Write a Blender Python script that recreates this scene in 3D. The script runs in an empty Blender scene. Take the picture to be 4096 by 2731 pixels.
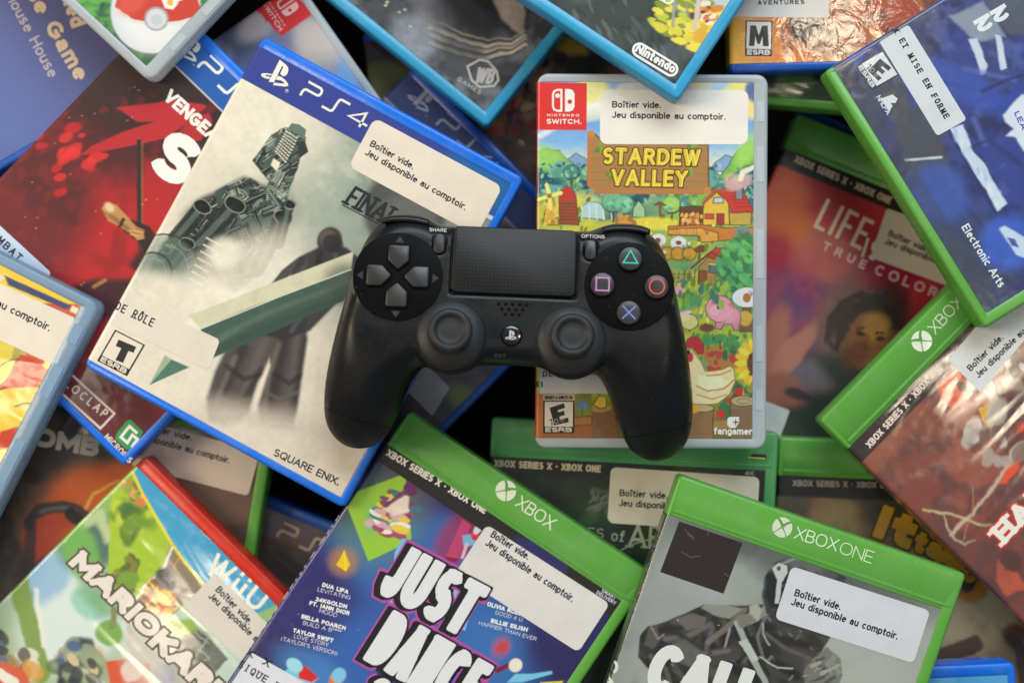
import bpy, math, random
import numpy as np
from mathutils import Vector, Matrix
from mathutils.geometry import tessellate_polygon

# ------------------------------------------------------------------ camera, world, lamps, exposure
MM = 0.001
scene = bpy.context.scene
COL = scene.collection
cam_d = bpy.data.cameras.new('camera')
cam_d.sensor_width = 36.0
cam_d.lens = 50.0
cam_d.clip_start = 0.01
cam_d.clip_end = 20.0
cam_d.dof.use_dof = True
cam_d.dof.focus_distance = 0.630
cam_d.dof.aperture_fstop = 3.7
cam_d.dof.aperture_blades = 0
cam = bpy.data.objects.new('camera', cam_d)
cam.location = (0, 0, 0.646)
COL.objects.link(cam)
scene.camera = cam

world = bpy.data.worlds.new('World')
scene.world = world
world.use_nodes = True
world.node_tree.nodes['Background'].inputs[0].default_value = (0.80, 0.90, 1.0, 1)
world.node_tree.nodes['Background'].inputs[1].default_value = 0.24

def area(name, loc, target, sx, sy, power, color):
    l = bpy.data.lights.new(name, 'AREA')
    l.shape = 'RECTANGLE'; l.size = sx; l.size_y = sy
    l.energy = power; l.color = color
    o = bpy.data.objects.new(name, l)
    o.location = loc
    o.rotation_euler = (Vector(target) - Vector(loc)).to_track_quat('-Z', 'Y').to_euler()
    COL.objects.link(o)
    return o
area('window_light', (0.25, 1.45, 1.35), (0, 0, 0), 1.5, 0.9, 33.0, (0.86, 0.95, 1.0))
area('warm_lamp', (-1.25, 0.25, 0.95), (0, 0, 0), 0.5, 0.5, 13.5, (1.0, 0.78, 0.52))
# bulbs hanging over the table: their mirror images are the glints in the clear sleeves
for n_, (bx_, by_, bz_, pw_) in enumerate(((0.70, -0.05, 1.5, 1.2), (0.49, 0.47, 1.5, 1.1), (-0.72, -0.06, 1.45, 0.55), (-0.50, -0.42, 1.5, 0.8))):
    area('hanging_bulb', (bx_, by_, bz_), (bx_ * .3, by_ * .3, 0), 0.11, 0.11, pw_, (1.0, 0.84, 0.62))

scene.view_settings.view_transform = 'Standard'
scene.view_settings.look = 'None'
scene.view_settings.exposure = 0.0
scene.view_settings.gamma = 1.0
scene.view_settings.use_curve_mapping = False
scene.render.engine = 'CYCLES'
scene.cycles.max_bounces = 6
scene.cycles.transparent_max_bounces = 8

# ------------------------------------------------------------------ helpers: colour, objects, meshes
def lin(c):
    c = np.asarray(c, dtype=float) / 255.0
    return np.where(c <= 0.04045, c / 12.92, ((c + 0.055) / 1.055) ** 2.4)
GAIN = 1.18
def S(*c):
    return np.minimum(lin(c) * GAIN, 0.86)

def set_props(o, label=None, cat=None, group=None, kind=None):
    if label: o['label'] = label
    if cat: o['category'] = cat
    if group: o['group'] = group
    if kind: o['kind'] = kind
    return o

def empty(name, loc, rot=(0, 0, 0)):
    o = bpy.data.objects.new(name, None)
    o.empty_display_size = 0.01
    o.location = loc; o.rotation_euler = rot
    COL.objects.link(o)
    return o

def mesh_obj(name, verts, faces, mat, parent=None, cols=None, smooth=False, col_default=None):
    """verts in mm, faces as list of index lists or an (n,4) array"""
    me = bpy.data.meshes.new(name)
    v = np.asarray(verts, dtype=np.float32) * MM
    if isinstance(faces, np.ndarray):
        n, k = faces.shape
        me.vertices.add(len(v)); me.vertices.foreach_set('co', v.ravel())
        me.loops.add(n * k); me.loops.foreach_set('vertex_index', faces.astype(np.int32).ravel())
        me.polygons.add(n); me.polygons.foreach_set('loop_start', (np.arange(n) * k).astype(np.int32))
        me.update(calc_edges=True)
    else:
        me.from_pydata([tuple(map(float, p)) for p in v], [], [list(f) for f in faces])
    if smooth:
        me.polygons.foreach_set('use_smooth', np.ones(len(me.polygons), dtype=bool))
    if cols is not None:
        at = me.color_attributes.new('Col', 'FLOAT_COLOR', 'POINT')
        c4 = np.ones((len(v), 4), dtype=np.float32); c4[:, :3] = cols
        at.data.foreach_set('color', c4.ravel())
    me.validate()
    me.update()
    if mat: me.materials.append(mat)
    o = bpy.data.objects.new(name, me)
    COL.objects.link(o)
    if parent: o.parent = parent
    return o

# ------------------------------------------------------------------ materials
def new_mat(name):
    m = bpy.data.materials.new(name); m.use_nodes = True
    nt = m.node_tree
    return m, nt, nt.nodes['Principled BSDF']

def noise_node(nt, scale, detail=4, rough=0.55, stretch=None, dist=0.0):
    tc = nt.nodes.new('ShaderNodeTexCoord')
    n = nt.nodes.new('ShaderNodeTexNoise')
    n.inputs['Scale'].default_value = scale; n.inputs['Detail'].default_value = detail
    n.inputs['Roughness'].default_value = rough; n.inputs['Distortion'].default_value = dist
    if stretch:
        mp = nt.nodes.new('ShaderNodeMapping'); mp.inputs['Scale'].default_value = stretch
        nt.links.new(tc.outputs['Object'], mp.inputs['Vector']); nt.links.new(mp.outputs[0], n.inputs['Vector'])
    else:
        nt.links.new(tc.outputs['Object'], n.inputs['Vector'])
    return n

def bump_node(nt, src, strength, dist):
    b = nt.nodes.new('ShaderNodeBump')
    b.inputs['Strength'].default_value = strength; b.inputs['Distance'].default_value = dist
    nt.links.new(src, b.inputs['Height'])
    return b

def ramp(nt, src, a, b, lo, hi):
    r = nt.nodes.new('ShaderNodeMapRange')
    r.inputs['From Min'].default_value = a; r.inputs['From Max'].default_value = b
    r.inputs['To Min'].default_value = lo; r.inputs['To Max'].default_value = hi
    nt.links.new(src, r.inputs['Value'])
    return r

def mat_print(name, rough, coat, wrinkle, spec=0.35, sc=28.0, stretch=None, det=3):
    """printed paper (vertex colours) under a clear film (coat)"""
    m, nt, p = new_mat(name)
    a = nt.nodes.new('ShaderNodeAttribute'); a.attribute_name = 'Col'
    nt.links.new(a.outputs['Color'], p.inputs['Base Color'])
    p.inputs['Roughness'].default_value = rough
    p.inputs['Specular IOR Level'].default_value = spec
    if coat:
        p.inputs['Coat Weight'].default_value = coat
        n2 = noise_node(nt, 260, 6)
        r = ramp(nt, n2.outputs[0], 0.35, 0.7, 0.05, 0.16)
        nt.links.new(r.outputs[0], p.inputs['Coat Roughness'])
        n = noise_node(nt, sc, det, 0.5, stretch, dist=0.6)
        b = bump_node(nt, n.outputs[0], 1.0, wrinkle)
        nt.links.new(b.outputs[0], p.inputs['Coat Normal'])
    return m

def mat_paper(name):
    m, nt, p = new_mat(name)
    a = nt.nodes.new('ShaderNodeAttribute'); a.attribute_name = 'Col'
    n = noise_node(nt, 900, 5, 0.7)
    n3 = noise_node(nt, 60, 3, 0.6)
    r = ramp(nt, n.outputs[0], 0.3, 0.7, 0.965, 1.02)
    r3 = ramp(nt, n3.outputs[0], 0.3, 0.7, 0.95, 1.02)
    mu = nt.nodes.new('ShaderNodeMath'); mu.operation = 'MULTIPLY'
    nt.links.new(r.outputs[0], mu.inputs[0]); nt.links.new(r3.outputs[0], mu.inputs[1])
    mx = nt.nodes.new('ShaderNodeVectorMath'); mx.operation = 'SCALE'
    nt.links.new(a.outputs['Color'], mx.inputs[0]); nt.links.new(mu.outputs[0], mx.inputs['Scale'])
    nt.links.new(mx.outputs[0], p.inputs['Base Color'])
    p.inputs['Roughness'].default_value = 0.62
    p.inputs['Specular IOR Level'].default_value = 0.25
    nw = noise_node(nt, 34, 2, 0.5)
    b0 = bump_node(nt, nw.outputs[0], 0.8, 0.0012)
    b = bump_node(nt, n.outputs[0], 0.35, 0.0002)
    nt.links.new(b0.outputs[0], b.inputs['Normal'])
    nt.links.new(b.outputs[0], p.inputs['Normal'])
    return m

def mat_shell(name, col, trans=0.0, glow=0.25, rough=0.28):
    """moulded case plastic; trans lets some light straight through, glow is translucency"""
    m, nt, p = new_mat(name)
    p.inputs['Base Color'].default_value = (*col, 1)
    n = noise_node(nt, 420, 5, 0.65)
    r = ramp(nt, n.outputs[0], 0.3, 0.75, rough - 0.06, rough + 0.14)
    nt.links.new(r.outputs[0], p.inputs['Roughness'])
    n2 = noise_node(nt, 90, 3, 0.5)
    b = bump_node(nt, n2.outputs[0], 0.5, 0.0004)
    # fine scratches and rubbed, paler patches
    sc = noise_node(nt, 30, 3, 0.6, (1.0, 42.0, 8.0), 0.4)
    r2 = ramp(nt, sc.outputs[0], 0.70, 0.78, 0.0, 0.35)
    pt = noise_node(nt, 46, 4, 0.65)
    r3 = ramp(nt, pt.outputs[0], 0.45, 0.8, 0.0, 0.30)
    ad = nt.nodes.new('ShaderNodeMath'); ad.operation = 'ADD'; ad.use_clamp = True
    nt.links.new(r2.outputs[0], ad.inputs[0]); nt.links.new(r3.outputs[0], ad.inputs[1])
    mc = nt.nodes.new('ShaderNodeMix'); mc.data_type = 'RGBA'
    mc.inputs['A'].default_value = (*col, 1); mc.inputs['B'].default_value = (*(np.asarray(col) * .6 + .25), 1)
    nt.links.new(ad.outputs[0], mc.inputs['Factor']); nt.links.new(mc.outputs['Result'], p.inputs['Base Color'])
    nt.links.new(b.outputs[0], p.inputs['Normal'])
    out = nt.nodes['Material Output']
    last = p.outputs[0]
    if glow:
        t = nt.nodes.new('ShaderNodeBsdfTranslucent'); t.inputs[0].default_value = (*col, 1)
        mx = nt.nodes.new('ShaderNodeMixShader'); mx.inputs[0].default_value = glow
        nt.links.new(last, mx.inputs[1]); nt.links.new(t.outputs[0], mx.inputs[2]); last = mx.outputs[0]
    if trans:
        t = nt.nodes.new('ShaderNodeBsdfTransparent'); t.inputs[0].default_value = (0.92, 0.95, 0.97, 1)
        mx = nt.nodes.new('ShaderNodeMixShader'); mx.inputs[0].default_value = trans
        nt.links.new(last, mx.inputs[1]); nt.links.new(t.outputs[0], mx.inputs[2]); last = mx.outputs[0]
    nt.links.new(last, out.inputs['Surface'])
    return m

def mat_plain(name, col, rough=0.4, spec=0.5, nscale=None, nbump=0.0, coat=0.0):
    m, nt, p = new_mat(name)
    p.inputs['Base Color'].default_value = (*col, 1)
    p.inputs['Roughness'].default_value = rough
    p.inputs['Specular IOR Level'].default_value = spec
    p.inputs['Coat Weight'].default_value = coat
    p.inputs['Coat Roughness'].default_value = 0.08
    if nscale:
        n = noise_node(nt, nscale, 4, 0.6)
        b = bump_node(nt, n.outputs[0], 0.6, nbump)
        nt.links.new(b.outputs[0], p.inputs['Normal'])
        n2 = noise_node(nt, 70, 5, 0.7)
        r = ramp(nt, n2.outputs[0], 0.35, 0.75, rough - 0.10, rough + 0.14)
        if max(col) < 0.03 and rough < .6:
            vo = nt.nodes.new('ShaderNodeTexVoronoi'); vo.inputs['Scale'].default_value = 420
            tcv = nt.nodes.new('ShaderNodeTexCoord'); nt.links.new(tcv.outputs['Object'], vo.inputs['Vector'])
            rv = ramp(nt, vo.outputs['Distance'], 0.05, 0.11, 1.0, 0.0)
            nd = noise_node(nt, 60, 2); rd = ramp(nt, nd.outputs[0], 0.5, 0.62, 0.0, 0.7)
            mm = nt.nodes.new('ShaderNodeMath'); mm.operation = 'MULTIPLY'; nt.links.new(rv.outputs[0], mm.inputs[0]); nt.links.new(rd.outputs[0], mm.inputs[1])
            mc = nt.nodes.new('ShaderNodeMix'); mc.data_type = 'RGBA'; mc.inputs['A'].default_value = (*col, 1); mc.inputs['B'].default_value = (.12, .12, .115, 1)
            nt.links.new(mm.outputs[0], mc.inputs['Factor']); nt.links.new(mc.outputs['Result'], p.inputs['Base Color'])
        nt.links.new(r.outputs[0], p.inputs['Roughness'])
    return m

M = {}
M['print'] = mat_print('printed_cover', 0.5, 0.75, 0.0009, sc=22.0)
M['print_flat'] = mat_print('printed_cover_taut', 0.42, 0.55, 0.0004, sc=18.0)
M['print_crinkled'] = mat_print('printed_cover_crinkled', 0.45, 0.9, 0.00042, sc=62.0, det=4)
M['print_creased'] = mat_print('printed_cover_creased', 0.45, 1.0, 0.0011, sc=30.0, stretch=(0.45, 1.3, 1), det=2)
M['paper'] = mat_paper('label_paper')
M['ink'] = mat_print('label_ink', 0.6, 0, 0, 0.2)
M['mark'] = mat_print('printed_mark', 0.4, 0.3, 0.0004)
M['blue'] = mat_shell('blue_case_plastic', lin((8, 122, 246)), 0, 0.18)
M['deepblue'] = mat_shell('deep_blue_case_plastic', lin((8, 88, 186)), 0, 0.15)
M['green'] = mat_shell('green_case_plastic', lin((104, 184, 74)), 0, 0.22)
M['jade'] = mat_shell('jade_green_case_plastic', lin((92, 178, 110)), 0.06, 0.25)
M['cyan'] = mat_shell('cyan_case_plastic', lin((50, 172, 222)), 0, 0.2)
M['redcase'] = mat_shell('red_case_plastic', lin((222, 48, 22)), 0, 0.2)
M['frost'] = mat_shell('frosted_clear_plastic', lin((226, 236, 242)), 0.30, 0.3, 0.2)
M['icy'] = mat_shell('icy_clear_plastic', lin((166, 200, 228)), 0.22, 0.35, 0.2)

# ------------------------------------------------------------------ stroke lettering
def arc(cx, cy, rx, ry, a0, a1, n=9):
    return [(cx + rx * math.cos(math.radians(a0 + (a1 - a0) * i / n)), cy + ry * math.sin(math.radians(a0 + (a1 - a0) * i / n))) for i in range(n + 1)]
def _sup(cx, cy, rx, ry, n=20):
    return [(cx + rx * math.copysign(abs(math.cos(t)) ** .85, math.cos(t)), cy + ry * math.copysign(abs(math.sin(t)) ** .85, math.sin(t))) for t in [2 * math.pi * i / n for i in range(n + 1)]]
X = 0.67
GL = {
 ' ': (.30, []), '.': (.10, [[(.05, 0), (.05, .04)]]), ',': (.1, [[(.07, .05), (.02, -.12)]]), "'": (.1, [[(.05, .75), (.05, 1)]]),
 '-': (.4, [[(0, .4), (.4, .4)]]), '*': (.3, [[(.15, .65), (.15, 1)], [(0, .75), (.3, .9)], [(0, .9), (.3, .75)]]), '+': (.5, [[(0, .45), (.5, .45)], [(.25, .2), (.25, .7)]]),
 '(': (.22, [arc(.35, .42, .35, .62, 130, 230)]), ')': (.22, [arc(-.13, .42, .35, .62, -50, 50)]),
 '~': (.2, [[(.1, .5), (.1, .52)]]),
 'A': (.84, [[(0, 0), (.42, 1), (.84, 0)], [(.16, .34), (.68, .34)]]),
 'B': (.66, [[(0, 0), (0, 1), (.36, 1)] + arc(.36, .765, .26, .235, 90, -90) + [(0, .53)], [(.36, .53)] + arc(.36, .265, .3, .265, 90, -90) + [(0, 0)]]),
 'C': (.78, [arc(.42, .5, .42, .5, 42, 318, 16)]),
 'D': (.76, [[(0, 0), (0, 1), (.3, 1)] + arc(.3, .5, .46, .5, 90, -90, 12) + [(0, 0)]]),
 'E': (.58, [[(.58, 1), (0, 1), (0, 0), (.58, 0)], [(0, .52), (.52, .52)]]),
 'F': (.55, [[(.55, 1), (0, 1), (0, 0)], [(0, .5), (.48, .5)]]),
 'G': (.82, [arc(.42, .5, .42, .5, 45, 325, 16) + [(.8, .22), (.8, .47), (.48, .47)]]),
 'H': (.72, [[(0, 0), (0, 1)], [(.72, 0), (.72, 1)], [(0, .52), (.72, .52)]]),
 'I': (.06, [[(.03, 0), (.03, 1)]]),
 'J': (.46, [[(.46, 1), (.46, .25)] + arc(.23, .24, .23, .24, 0, -170)]),
 'K': (.68, [[(0, 0), (0, 1)], [(.66, 1), (.02, .42)], [(.22, .6), (.68, 0)]]),
 'L': (.52, [[(0, 1), (0, 0), (.52, 0)]]),
 'M': (.9, [[(0, 0), (0, 1), (.45, .25), (.9, 1), (.9, 0)]]),
 'N': (.72, [[(0, 0), (0, 1), (.72, 0), (.72, 1)]]),
 'O': (.88, [_sup(.44, .5, .44, .5)]),
 'P': (.62, [[(0, 0), (0, 1), (.34, 1)] + arc(.34, .73, .28, .27, 90, -90) + [(0, .46)]]),
 'Q': (.88, [_sup(.44, .5, .44, .5), [(.52, .25), (.86, -.06)]]),
 'R': (.68, [[(0, 0), (0, 1), (.36, 1)] + arc(.36, .74, .28, .26, 90, -90) + [(0, .48)], [(.36, .48), (.68, 0)]]),
 'S': (.62, [arc(.31, .75, .29, .25, 30, 260, 9) + arc(.31, .26, .31, .26, 82, -150, 10)]),
 'T': (.68, [[(0, 1), (.68, 1)], [(.34, 1), (.34, 0)]]),
 'U': (.72, [[(0, 1), (0, .34)] + arc(.36, .34, .36, .34, 180, 360, 10) + [(.72, 1)]]),
 'V': (.78, [[(0, 1), (.39, 0), (.78, 1)]]),
 'W': (1.1, [[(0, 1), (.28, 0), (.55, .95), (.82, 0), (1.1, 1)]]),
 'X': (.76, [[(0, 0), (.76, 1)], [(0, 1), (.76, 0)]]),
 'Y': (.74, [[(0, 1), (.37, .48), (.74, 1)], [(.37, .48), (.37, 0)]]),
 'Z': (.66, [[(0, 1), (.66, 1), (0, 0), (.66, 0)]]),
 'a': (.48, [arc(.23, X - .2, .22, .2, 160, 0, 7) + [(.45, .0)], [(.45, .42), (.2, .40)] + arc(.2, .21, .2, .19, 95, 270, 7) + [(.33, .05), (.45, .18)]]),
 'b': (.52, [[(0, 1), (0, 0)], arc(.26, X / 2, .26, X / 2, -130, 130, 12)]),
 'c': (.48, [arc(.27, X / 2, .27, X / 2, 48, 312, 12)]),
 'd': (.52, [[(.52, 1), (.52, 0)], arc(.26, X / 2, .26, X / 2, 50, 310, 12)]),
 'e': (.52, [[(.03, .38), (.52, .38)] + arc(.27, X / 2, .26, X / 2, 8, 315, 13)]),
 'f': (.32, [arc(.28, .82, .16, .18, 60, 180, 5) + [(.12, 0)], [(0, X), (.3, X)]]),
 'g': (.5, [arc(.25, X / 2, .25, X / 2, 50, 310, 12), [(.5, X), (.5, -.08)] + arc(.25, -.06, .25, .22, 0, -150, 7)]),
 'h': (.48, [[(0, 1), (0, 0)], [(0, .42)] + arc(.24, .46, .24, .26, 170, 0, 7) + [(.48, 0)]]),
 'i': (.06, [[(.03, 0), (.03, .63)], [(.03, .99), (.03, 1)]]),
 'î': (.16, [[(.08, 0), (.08, .58)], [(-.06, .92), (.08, 1.04), (.22, .92)]]),
 'j': (.12, [[(.1, X), (.1, -.15), (0, -.24)], [(.1, .9), (.1, .98)]]),
 'k': (.48, [[(0, 0), (0, 1)], [(.45, X), (.03, .3)], [(.18, .44), (.48, 0)]]),
 'l': (.06, [[(.03, 0), (.03, 1)]]),
 'm': (.8, [[(0, 0), (0, X)], [(0, .45)] + arc(.2, .5, .2, .22, 170, 0, 6) + [(.4, 0)], [(.4, .45)] + arc(.6, .5, .2, .22, 170, 0, 6) + [(.8, 0)]]),
 'n': (.48, [[(0, 0), (0, X)], [(0, .42)] + arc(.24, .46, .24, .26, 170, 0, 7) + [(.48, 0)]]),
 'o': (.54, [_sup(.27, X / 2, .27, X / 2, 16)]),
 'p': (.52, [[(0, X), (0, -.25)], arc(.26, X / 2, .26, X / 2, -130, 130, 12)]),
 'q': (.52, [[(.52, X), (.52, -.25)], arc(.26, X / 2, .26, X / 2, 50, 310, 12)]),
 'r': (.3, [[(0, 0), (0, X)], [(0, .4)] + arc(.22, .44, .22, .27, 170, 75, 5)]),
 's': (.44, [arc(.22, .53, .2, .19, 30, 260, 7) + arc(.22, .19, .22, .19, 82, -150, 8)]),
 't': (.32, [[(.13, .95), (.13, .16)] + arc(.27, .16, .14, .16, 180, 280, 4), [(0, X), (.3, X)]]),
 'u': (.48, [[(0, X), (0, .26)] + arc(.24, .26, .24, .26, 180, 350, 7), [(.48, X), (.48, 0)]]),
 'v': (.5, [[(0, X), (.25, 0), (.5, X)]]),
 'w': (.74, [[(0, X), (.18, 0), (.37, X), (.56, 0), (.74, X)]]),
 'x': (.48, [[(0, 0), (.48, X)], [(0, X), (.48, 0)]]),
 'y': (.5, [[(0, X), (.25, 0)], [(.5, X), (.18, -.25)]]),
 'z': (.44, [[(0, X), (.44, X), (0, 0), (.44, 0)]]),
 'Ô': (.88, [_sup(.44, .5, .44, .5), [(.22, 1.1), (.44, 1.25), (.66, 1.1)]]),
 '0': (.6, [_sup(.3, .5, .3, .5)]), '1': (.28, [[(0, .8), (.24, 1), (.24, 0)]]),
 '2': (.58, [arc(.29, .72, .28, .28, 160, -30, 10) + [(0, 0), (.58, 0)]]),
 '3': (.56, [arc(.27, .76, .25, .24, 150, -80, 9) + arc(.27, .26, .29, .26, 80, -150, 10)]),
 '4': (.62, [[(.46, 0), (.46, 1), (0, .28), (.62, .28)]]),
 '5': (.56, [[(.5, 1), (.08, 1), (.03, .52)] + arc(.27, .31, .29, .31, 125, -150, 12)]),
 '6': (.58, [[(.48, 1)] + arc(.29, .32, .29, .32, 150, 510, 18)]),
 '8': (.58, [_sup(.29, .76, .25, .24, 14), _sup(.29, .27, .29, .27, 16)]),
 '9': (.58, [[(.1, 0)] + arc(.29, .68, .29, .32, -30, 330, 18)]),
}

def ribbon(pts, w, closed=False):
    """polyline -> mitred strip (verts, quads)"""
    p = [np.array(q, float) for q in pts]
    q = [p[0]]
    for a in p[1:]:
        if np.hypot(*(a - q[-1])) > 1e-4: q.append(a)
    p = q
    if not closed and len(p) > 2 and np.hypot(*(p[0] - p[-1])) < 1e-3: closed = True
    if closed and np.hypot(*(p[0] - p[-1])) < 1e-3: p = p[:-1]
    n = len(p)
    if n < 2: return [], []
    L, Rr = [], []
    for i in range(n):
        a = p[i] - p[i - 1] if (closed or i > 0) else None
        b = p[(i + 1) % n] - p[i] if (closed or i < n - 1) else None
        if a is None: a = b
        if b is None: b = a
        a = a / np.hypot(*a); b = b / np.hypot(*b)
        na, nb = np.array([-a[1], a[0]]), np.array([-b[1], b[0]])
        m = na + nb; d = np.hypot(*m)
        m = na if d < 0.2 else m / d
        k = min(1.0 / max(m @ na, 0.35), 1.9)
        L.append(p[i] + m * k * w / 2); Rr.append(p[i] - m * k * w / 2)
    v = L + Rr
    f = [(i, n + i, n + (i + 1) % n, (i + 1) % n) for i in range(n if closed else n - 1)]
    return v, f

class Flat:
    """flat printed shapes and lettering in cover mm, laid on a surface function"""
    def __init__(self, surf, stagger=0.003):
        self.surf = surf; self.v = []; self.f = []; self.c = []; self.k = 0; self.st = stagger
    def _add(self, pts, faces, col, lvl):
        b = len(self.v); self.k += 1
        h = 0.05 * lvl + self.st * (self.k % 12)
        for q in pts: self.v.append(self.surf(q[0], q[1], h))
        self.c += [col] * len(pts)
        self.f += [tuple(b + i for i in g) for g in faces]
    def poly(self, pts, col, lvl=1):
        tri = tessellate_polygon([[Vector((float(a), float(b), 0)) for a, b in pts]])
        self._add(pts, tri, col, lvl)
    def line(self, pts, w, col, lvl=1, closed=False):
        v, f = ribbon(pts, w, closed)
        if v: self._add(v, f, col, lvl)
    def disc(self, c, r, col, lvl=1, n=28):
        self.poly([(c[0] + r * math.cos(2 * math.pi * i / n), c[1] + r * math.sin(2 * math.pi * i / n)) for i in range(n)], col, lvl)
    def text(self, s, p0, p1, h, col, wt=0.13, lvl=1, serif=False, slant=0.0, gap=0.2, mono=False, step=0.0, grow=0.0):
        p0 = np.array(p0, float); d = np.array(p1, float) - p0; Lt = np.hypot(*d); ex = d / Lt; ey = np.array([-ex[1], ex[0]])
        adv = [(0.62 if mono else GL[ch][0] + wt * 0.8) for ch in s]
        tot = sum(adv) + gap * (len(s) - 1)
        sx = Lt / (tot * h); w = wt * h
        x = 0.0
        for i, ch in enumerate(s):
            gw, strokes = GL[ch]
            full = adv[i] * h * sx; 
            kx = (full - w * 0.8) / max(gw, 0.12) if gw > 0.2 and not mono else h * sx
            off = w * 0.4 if not mono else (full - gw * h * sx) / 2
            if mono:
                kx = min(h * sx, (full * .98 - w) / max(gw, .12)) if gw > .2 else h * sx
                off = (full - gw * kx) / 2
            if gw <= 0.2 and not mono: off = full / 2 - gw * kx / 2
            ky = h - w
            polys = []
            for st in strokes:
                polys.append([(x + off + a * kx, w / 2 + b * ky + step * i, b) for a, b in st])
            bars = []
            if serif:
                for st, pl in zip(strokes, polys):
                    for e, nb, m in ((st[0], st[1], pl[0]), (st[-1], st[-2], pl[-1])):
                        if (abs(e[1]) < .02 or abs(e[1] - 1) < .02 or abs(e[1] - X) < .02) and abs(e[1] - nb[1]) > 0.2:
                            bars.append([(m[0] - w * 1.0, m[1], e[1]), (m[0] + w * 1.0, m[1], e[1])])
            desc = min((b for st in strokes for a, b in st), default=0) < -.02; asc = max((b for st in strokes for a, b in st), default=0) > 1.02
            pts, faces = glyph_mesh(polys, w + grow, bars, w * .7 + grow, None if desc else step * i - grow / 2, None if asc else step * i + h + grow / 2, max(h / 26, .11))
            if pts: self._add([tuple(p0 + ex * (a + slant * b) + ey * b) for a, b in pts], faces, col, lvl)
            x += full + gap * h * sx
    def build(self, name, mat, parent):
        if not self.v: return None
        return mesh_obj(name, self.v, self.f, mat, parent, np.array(self.c))

def glyph_mesh(polys, w, bars, wb, ylo, yhi, g):
    """strokes -> distance field -> filled outline (marching squares), so joints of any weight stay clean"""
    segs = []
    for pl, ww in [(p, w) for p in polys] + [(p, wb) for p in bars]:
        q = [np.array(p[:2]) for p in pl]
        q = [q[0]] + [q[k] for k in range(1, len(q)) if np.hypot(*(q[k] - q[k - 1])) > 1e-4]
        n = len(q)
        if n < 2: continue
        closed = np.hypot(*(q[0] - q[-1])) < 1e-3
        d = [(q[k + 1] - q[k]) / np.hypot(*(q[k + 1] - q[k])) for k in range(n - 1)]
        for k in range(n - 1):
            ext = []
            for nb in (k - 1, k + 1):
                if closed: nb %= (n - 1)
                if nb < 0 or nb >= n - 1:
                    ext.append((ww * .5 if (n <= 6 or abs(d[k][1]) > .97 or abs(d[k][0]) > .97) else .04, True))
                else:
                    c = float(d[k] @ d[nb]); ext.append((ww * .5 if c < .75 else 0.0, False))
            segs.append((q[k], q[k + 1], d[k], ext, ww / 2))
    if not segs: return [], []
    P = np.array([s[0] for s in segs] + [s[1] for s in segs])
    lo, hi = P.min(0) - w * .75 - g, P.max(0) + w * .75 + g
    nx, ny = int((hi[0] - lo[0]) / g) + 2, int((hi[1] - lo[1]) / g) + 2
    gx, gy = np.meshgrid(lo[0] + g * np.arange(nx), lo[1] + g * np.arange(ny), indexing='ij')
    D = np.full(gx.shape, 1e3)
    for a, b, d, ext, r in segs:
        L = np.hypot(*(b - a)); t = (gx - a[0]) * d[0] + (gy - a[1]) * d[1]; pp = np.abs(-(gx - a[0]) * d[1] + (gy - a[1]) * d[0])
        box = np.maximum(pp, np.maximum(-t - ext[0][0], t - L - ext[1][0]) + r) - r
        eu = np.hypot(pp, np.maximum(np.maximum(-t, t - L), 0)) - r
        if ext[0][1]: eu = np.where(t < 0, 1e3, eu)
        if ext[1][1]: eu = np.where(t > L, 1e3, eu)
        D = np.minimum(D, np.minimum(box, eu))
    if ylo is not None: D = np.maximum(D, ylo - gy)
    if yhi is not None: D = np.maximum(D, gy - yhi)
    ins = D < 0
    cnt = ins[:-1, :-1].astype(int) + ins[1:, :-1] + ins[1:, 1:] + ins[:-1, 1:]
    pts, faces = [], []
    full = cnt == 4
    for y in range(ny - 1):
        row = full[:, y]; k = 0
        while k < nx - 1:
            if row[k]:
                e = k
                while e < nx - 1 and row[e]: e += 1
                b = len(pts)
                pts += [(gx[k, y], gy[k, y]), (gx[e, y], gy[e, y]), (gx[e, y + 1], gy[e, y + 1]), (gx[k, y + 1], gy[k, y + 1])]
                faces.append((b, b + 1, b + 2, b + 3)); k = e
            else: k += 1
    for k, y in np.argwhere((cnt > 0) & (cnt < 4)):
        cs = [(k, y), (k + 1, y), (k + 1, y + 1), (k, y + 1)]; out = []
        for m in range(4):
            c0, c1 = cs[m], cs[(m + 1) % 4]; f0, f1 = D[c0], D[c1]
            if f0 < 0: out.append((gx[c0], gy[c0]))
            if (f0 < 0) != (f1 < 0):
                t = f0 / (f0 - f1); out.append((gx[c0] + (gx[c1] - gx[c0]) * t, gy[c0] + (gy[c1] - gy[c0]) * t))
        if len(out) >= 3:
            b = len(pts); pts += out; faces.append(tuple(range(b, b + len(out))))
    return pts, faces

def frame_pts(pts, o, p1, h):
    """unit-space points (x right, y up) -> cover mm, baseline o->p1 direction, height h"""
    o = np.array(o, float); d = np.array(p1, float) - o; d /= np.hypot(*d); n = np.array([-d[1], d[0]])
    return [tuple(o + d * x * h + n * y * h) for x, y in pts]

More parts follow.
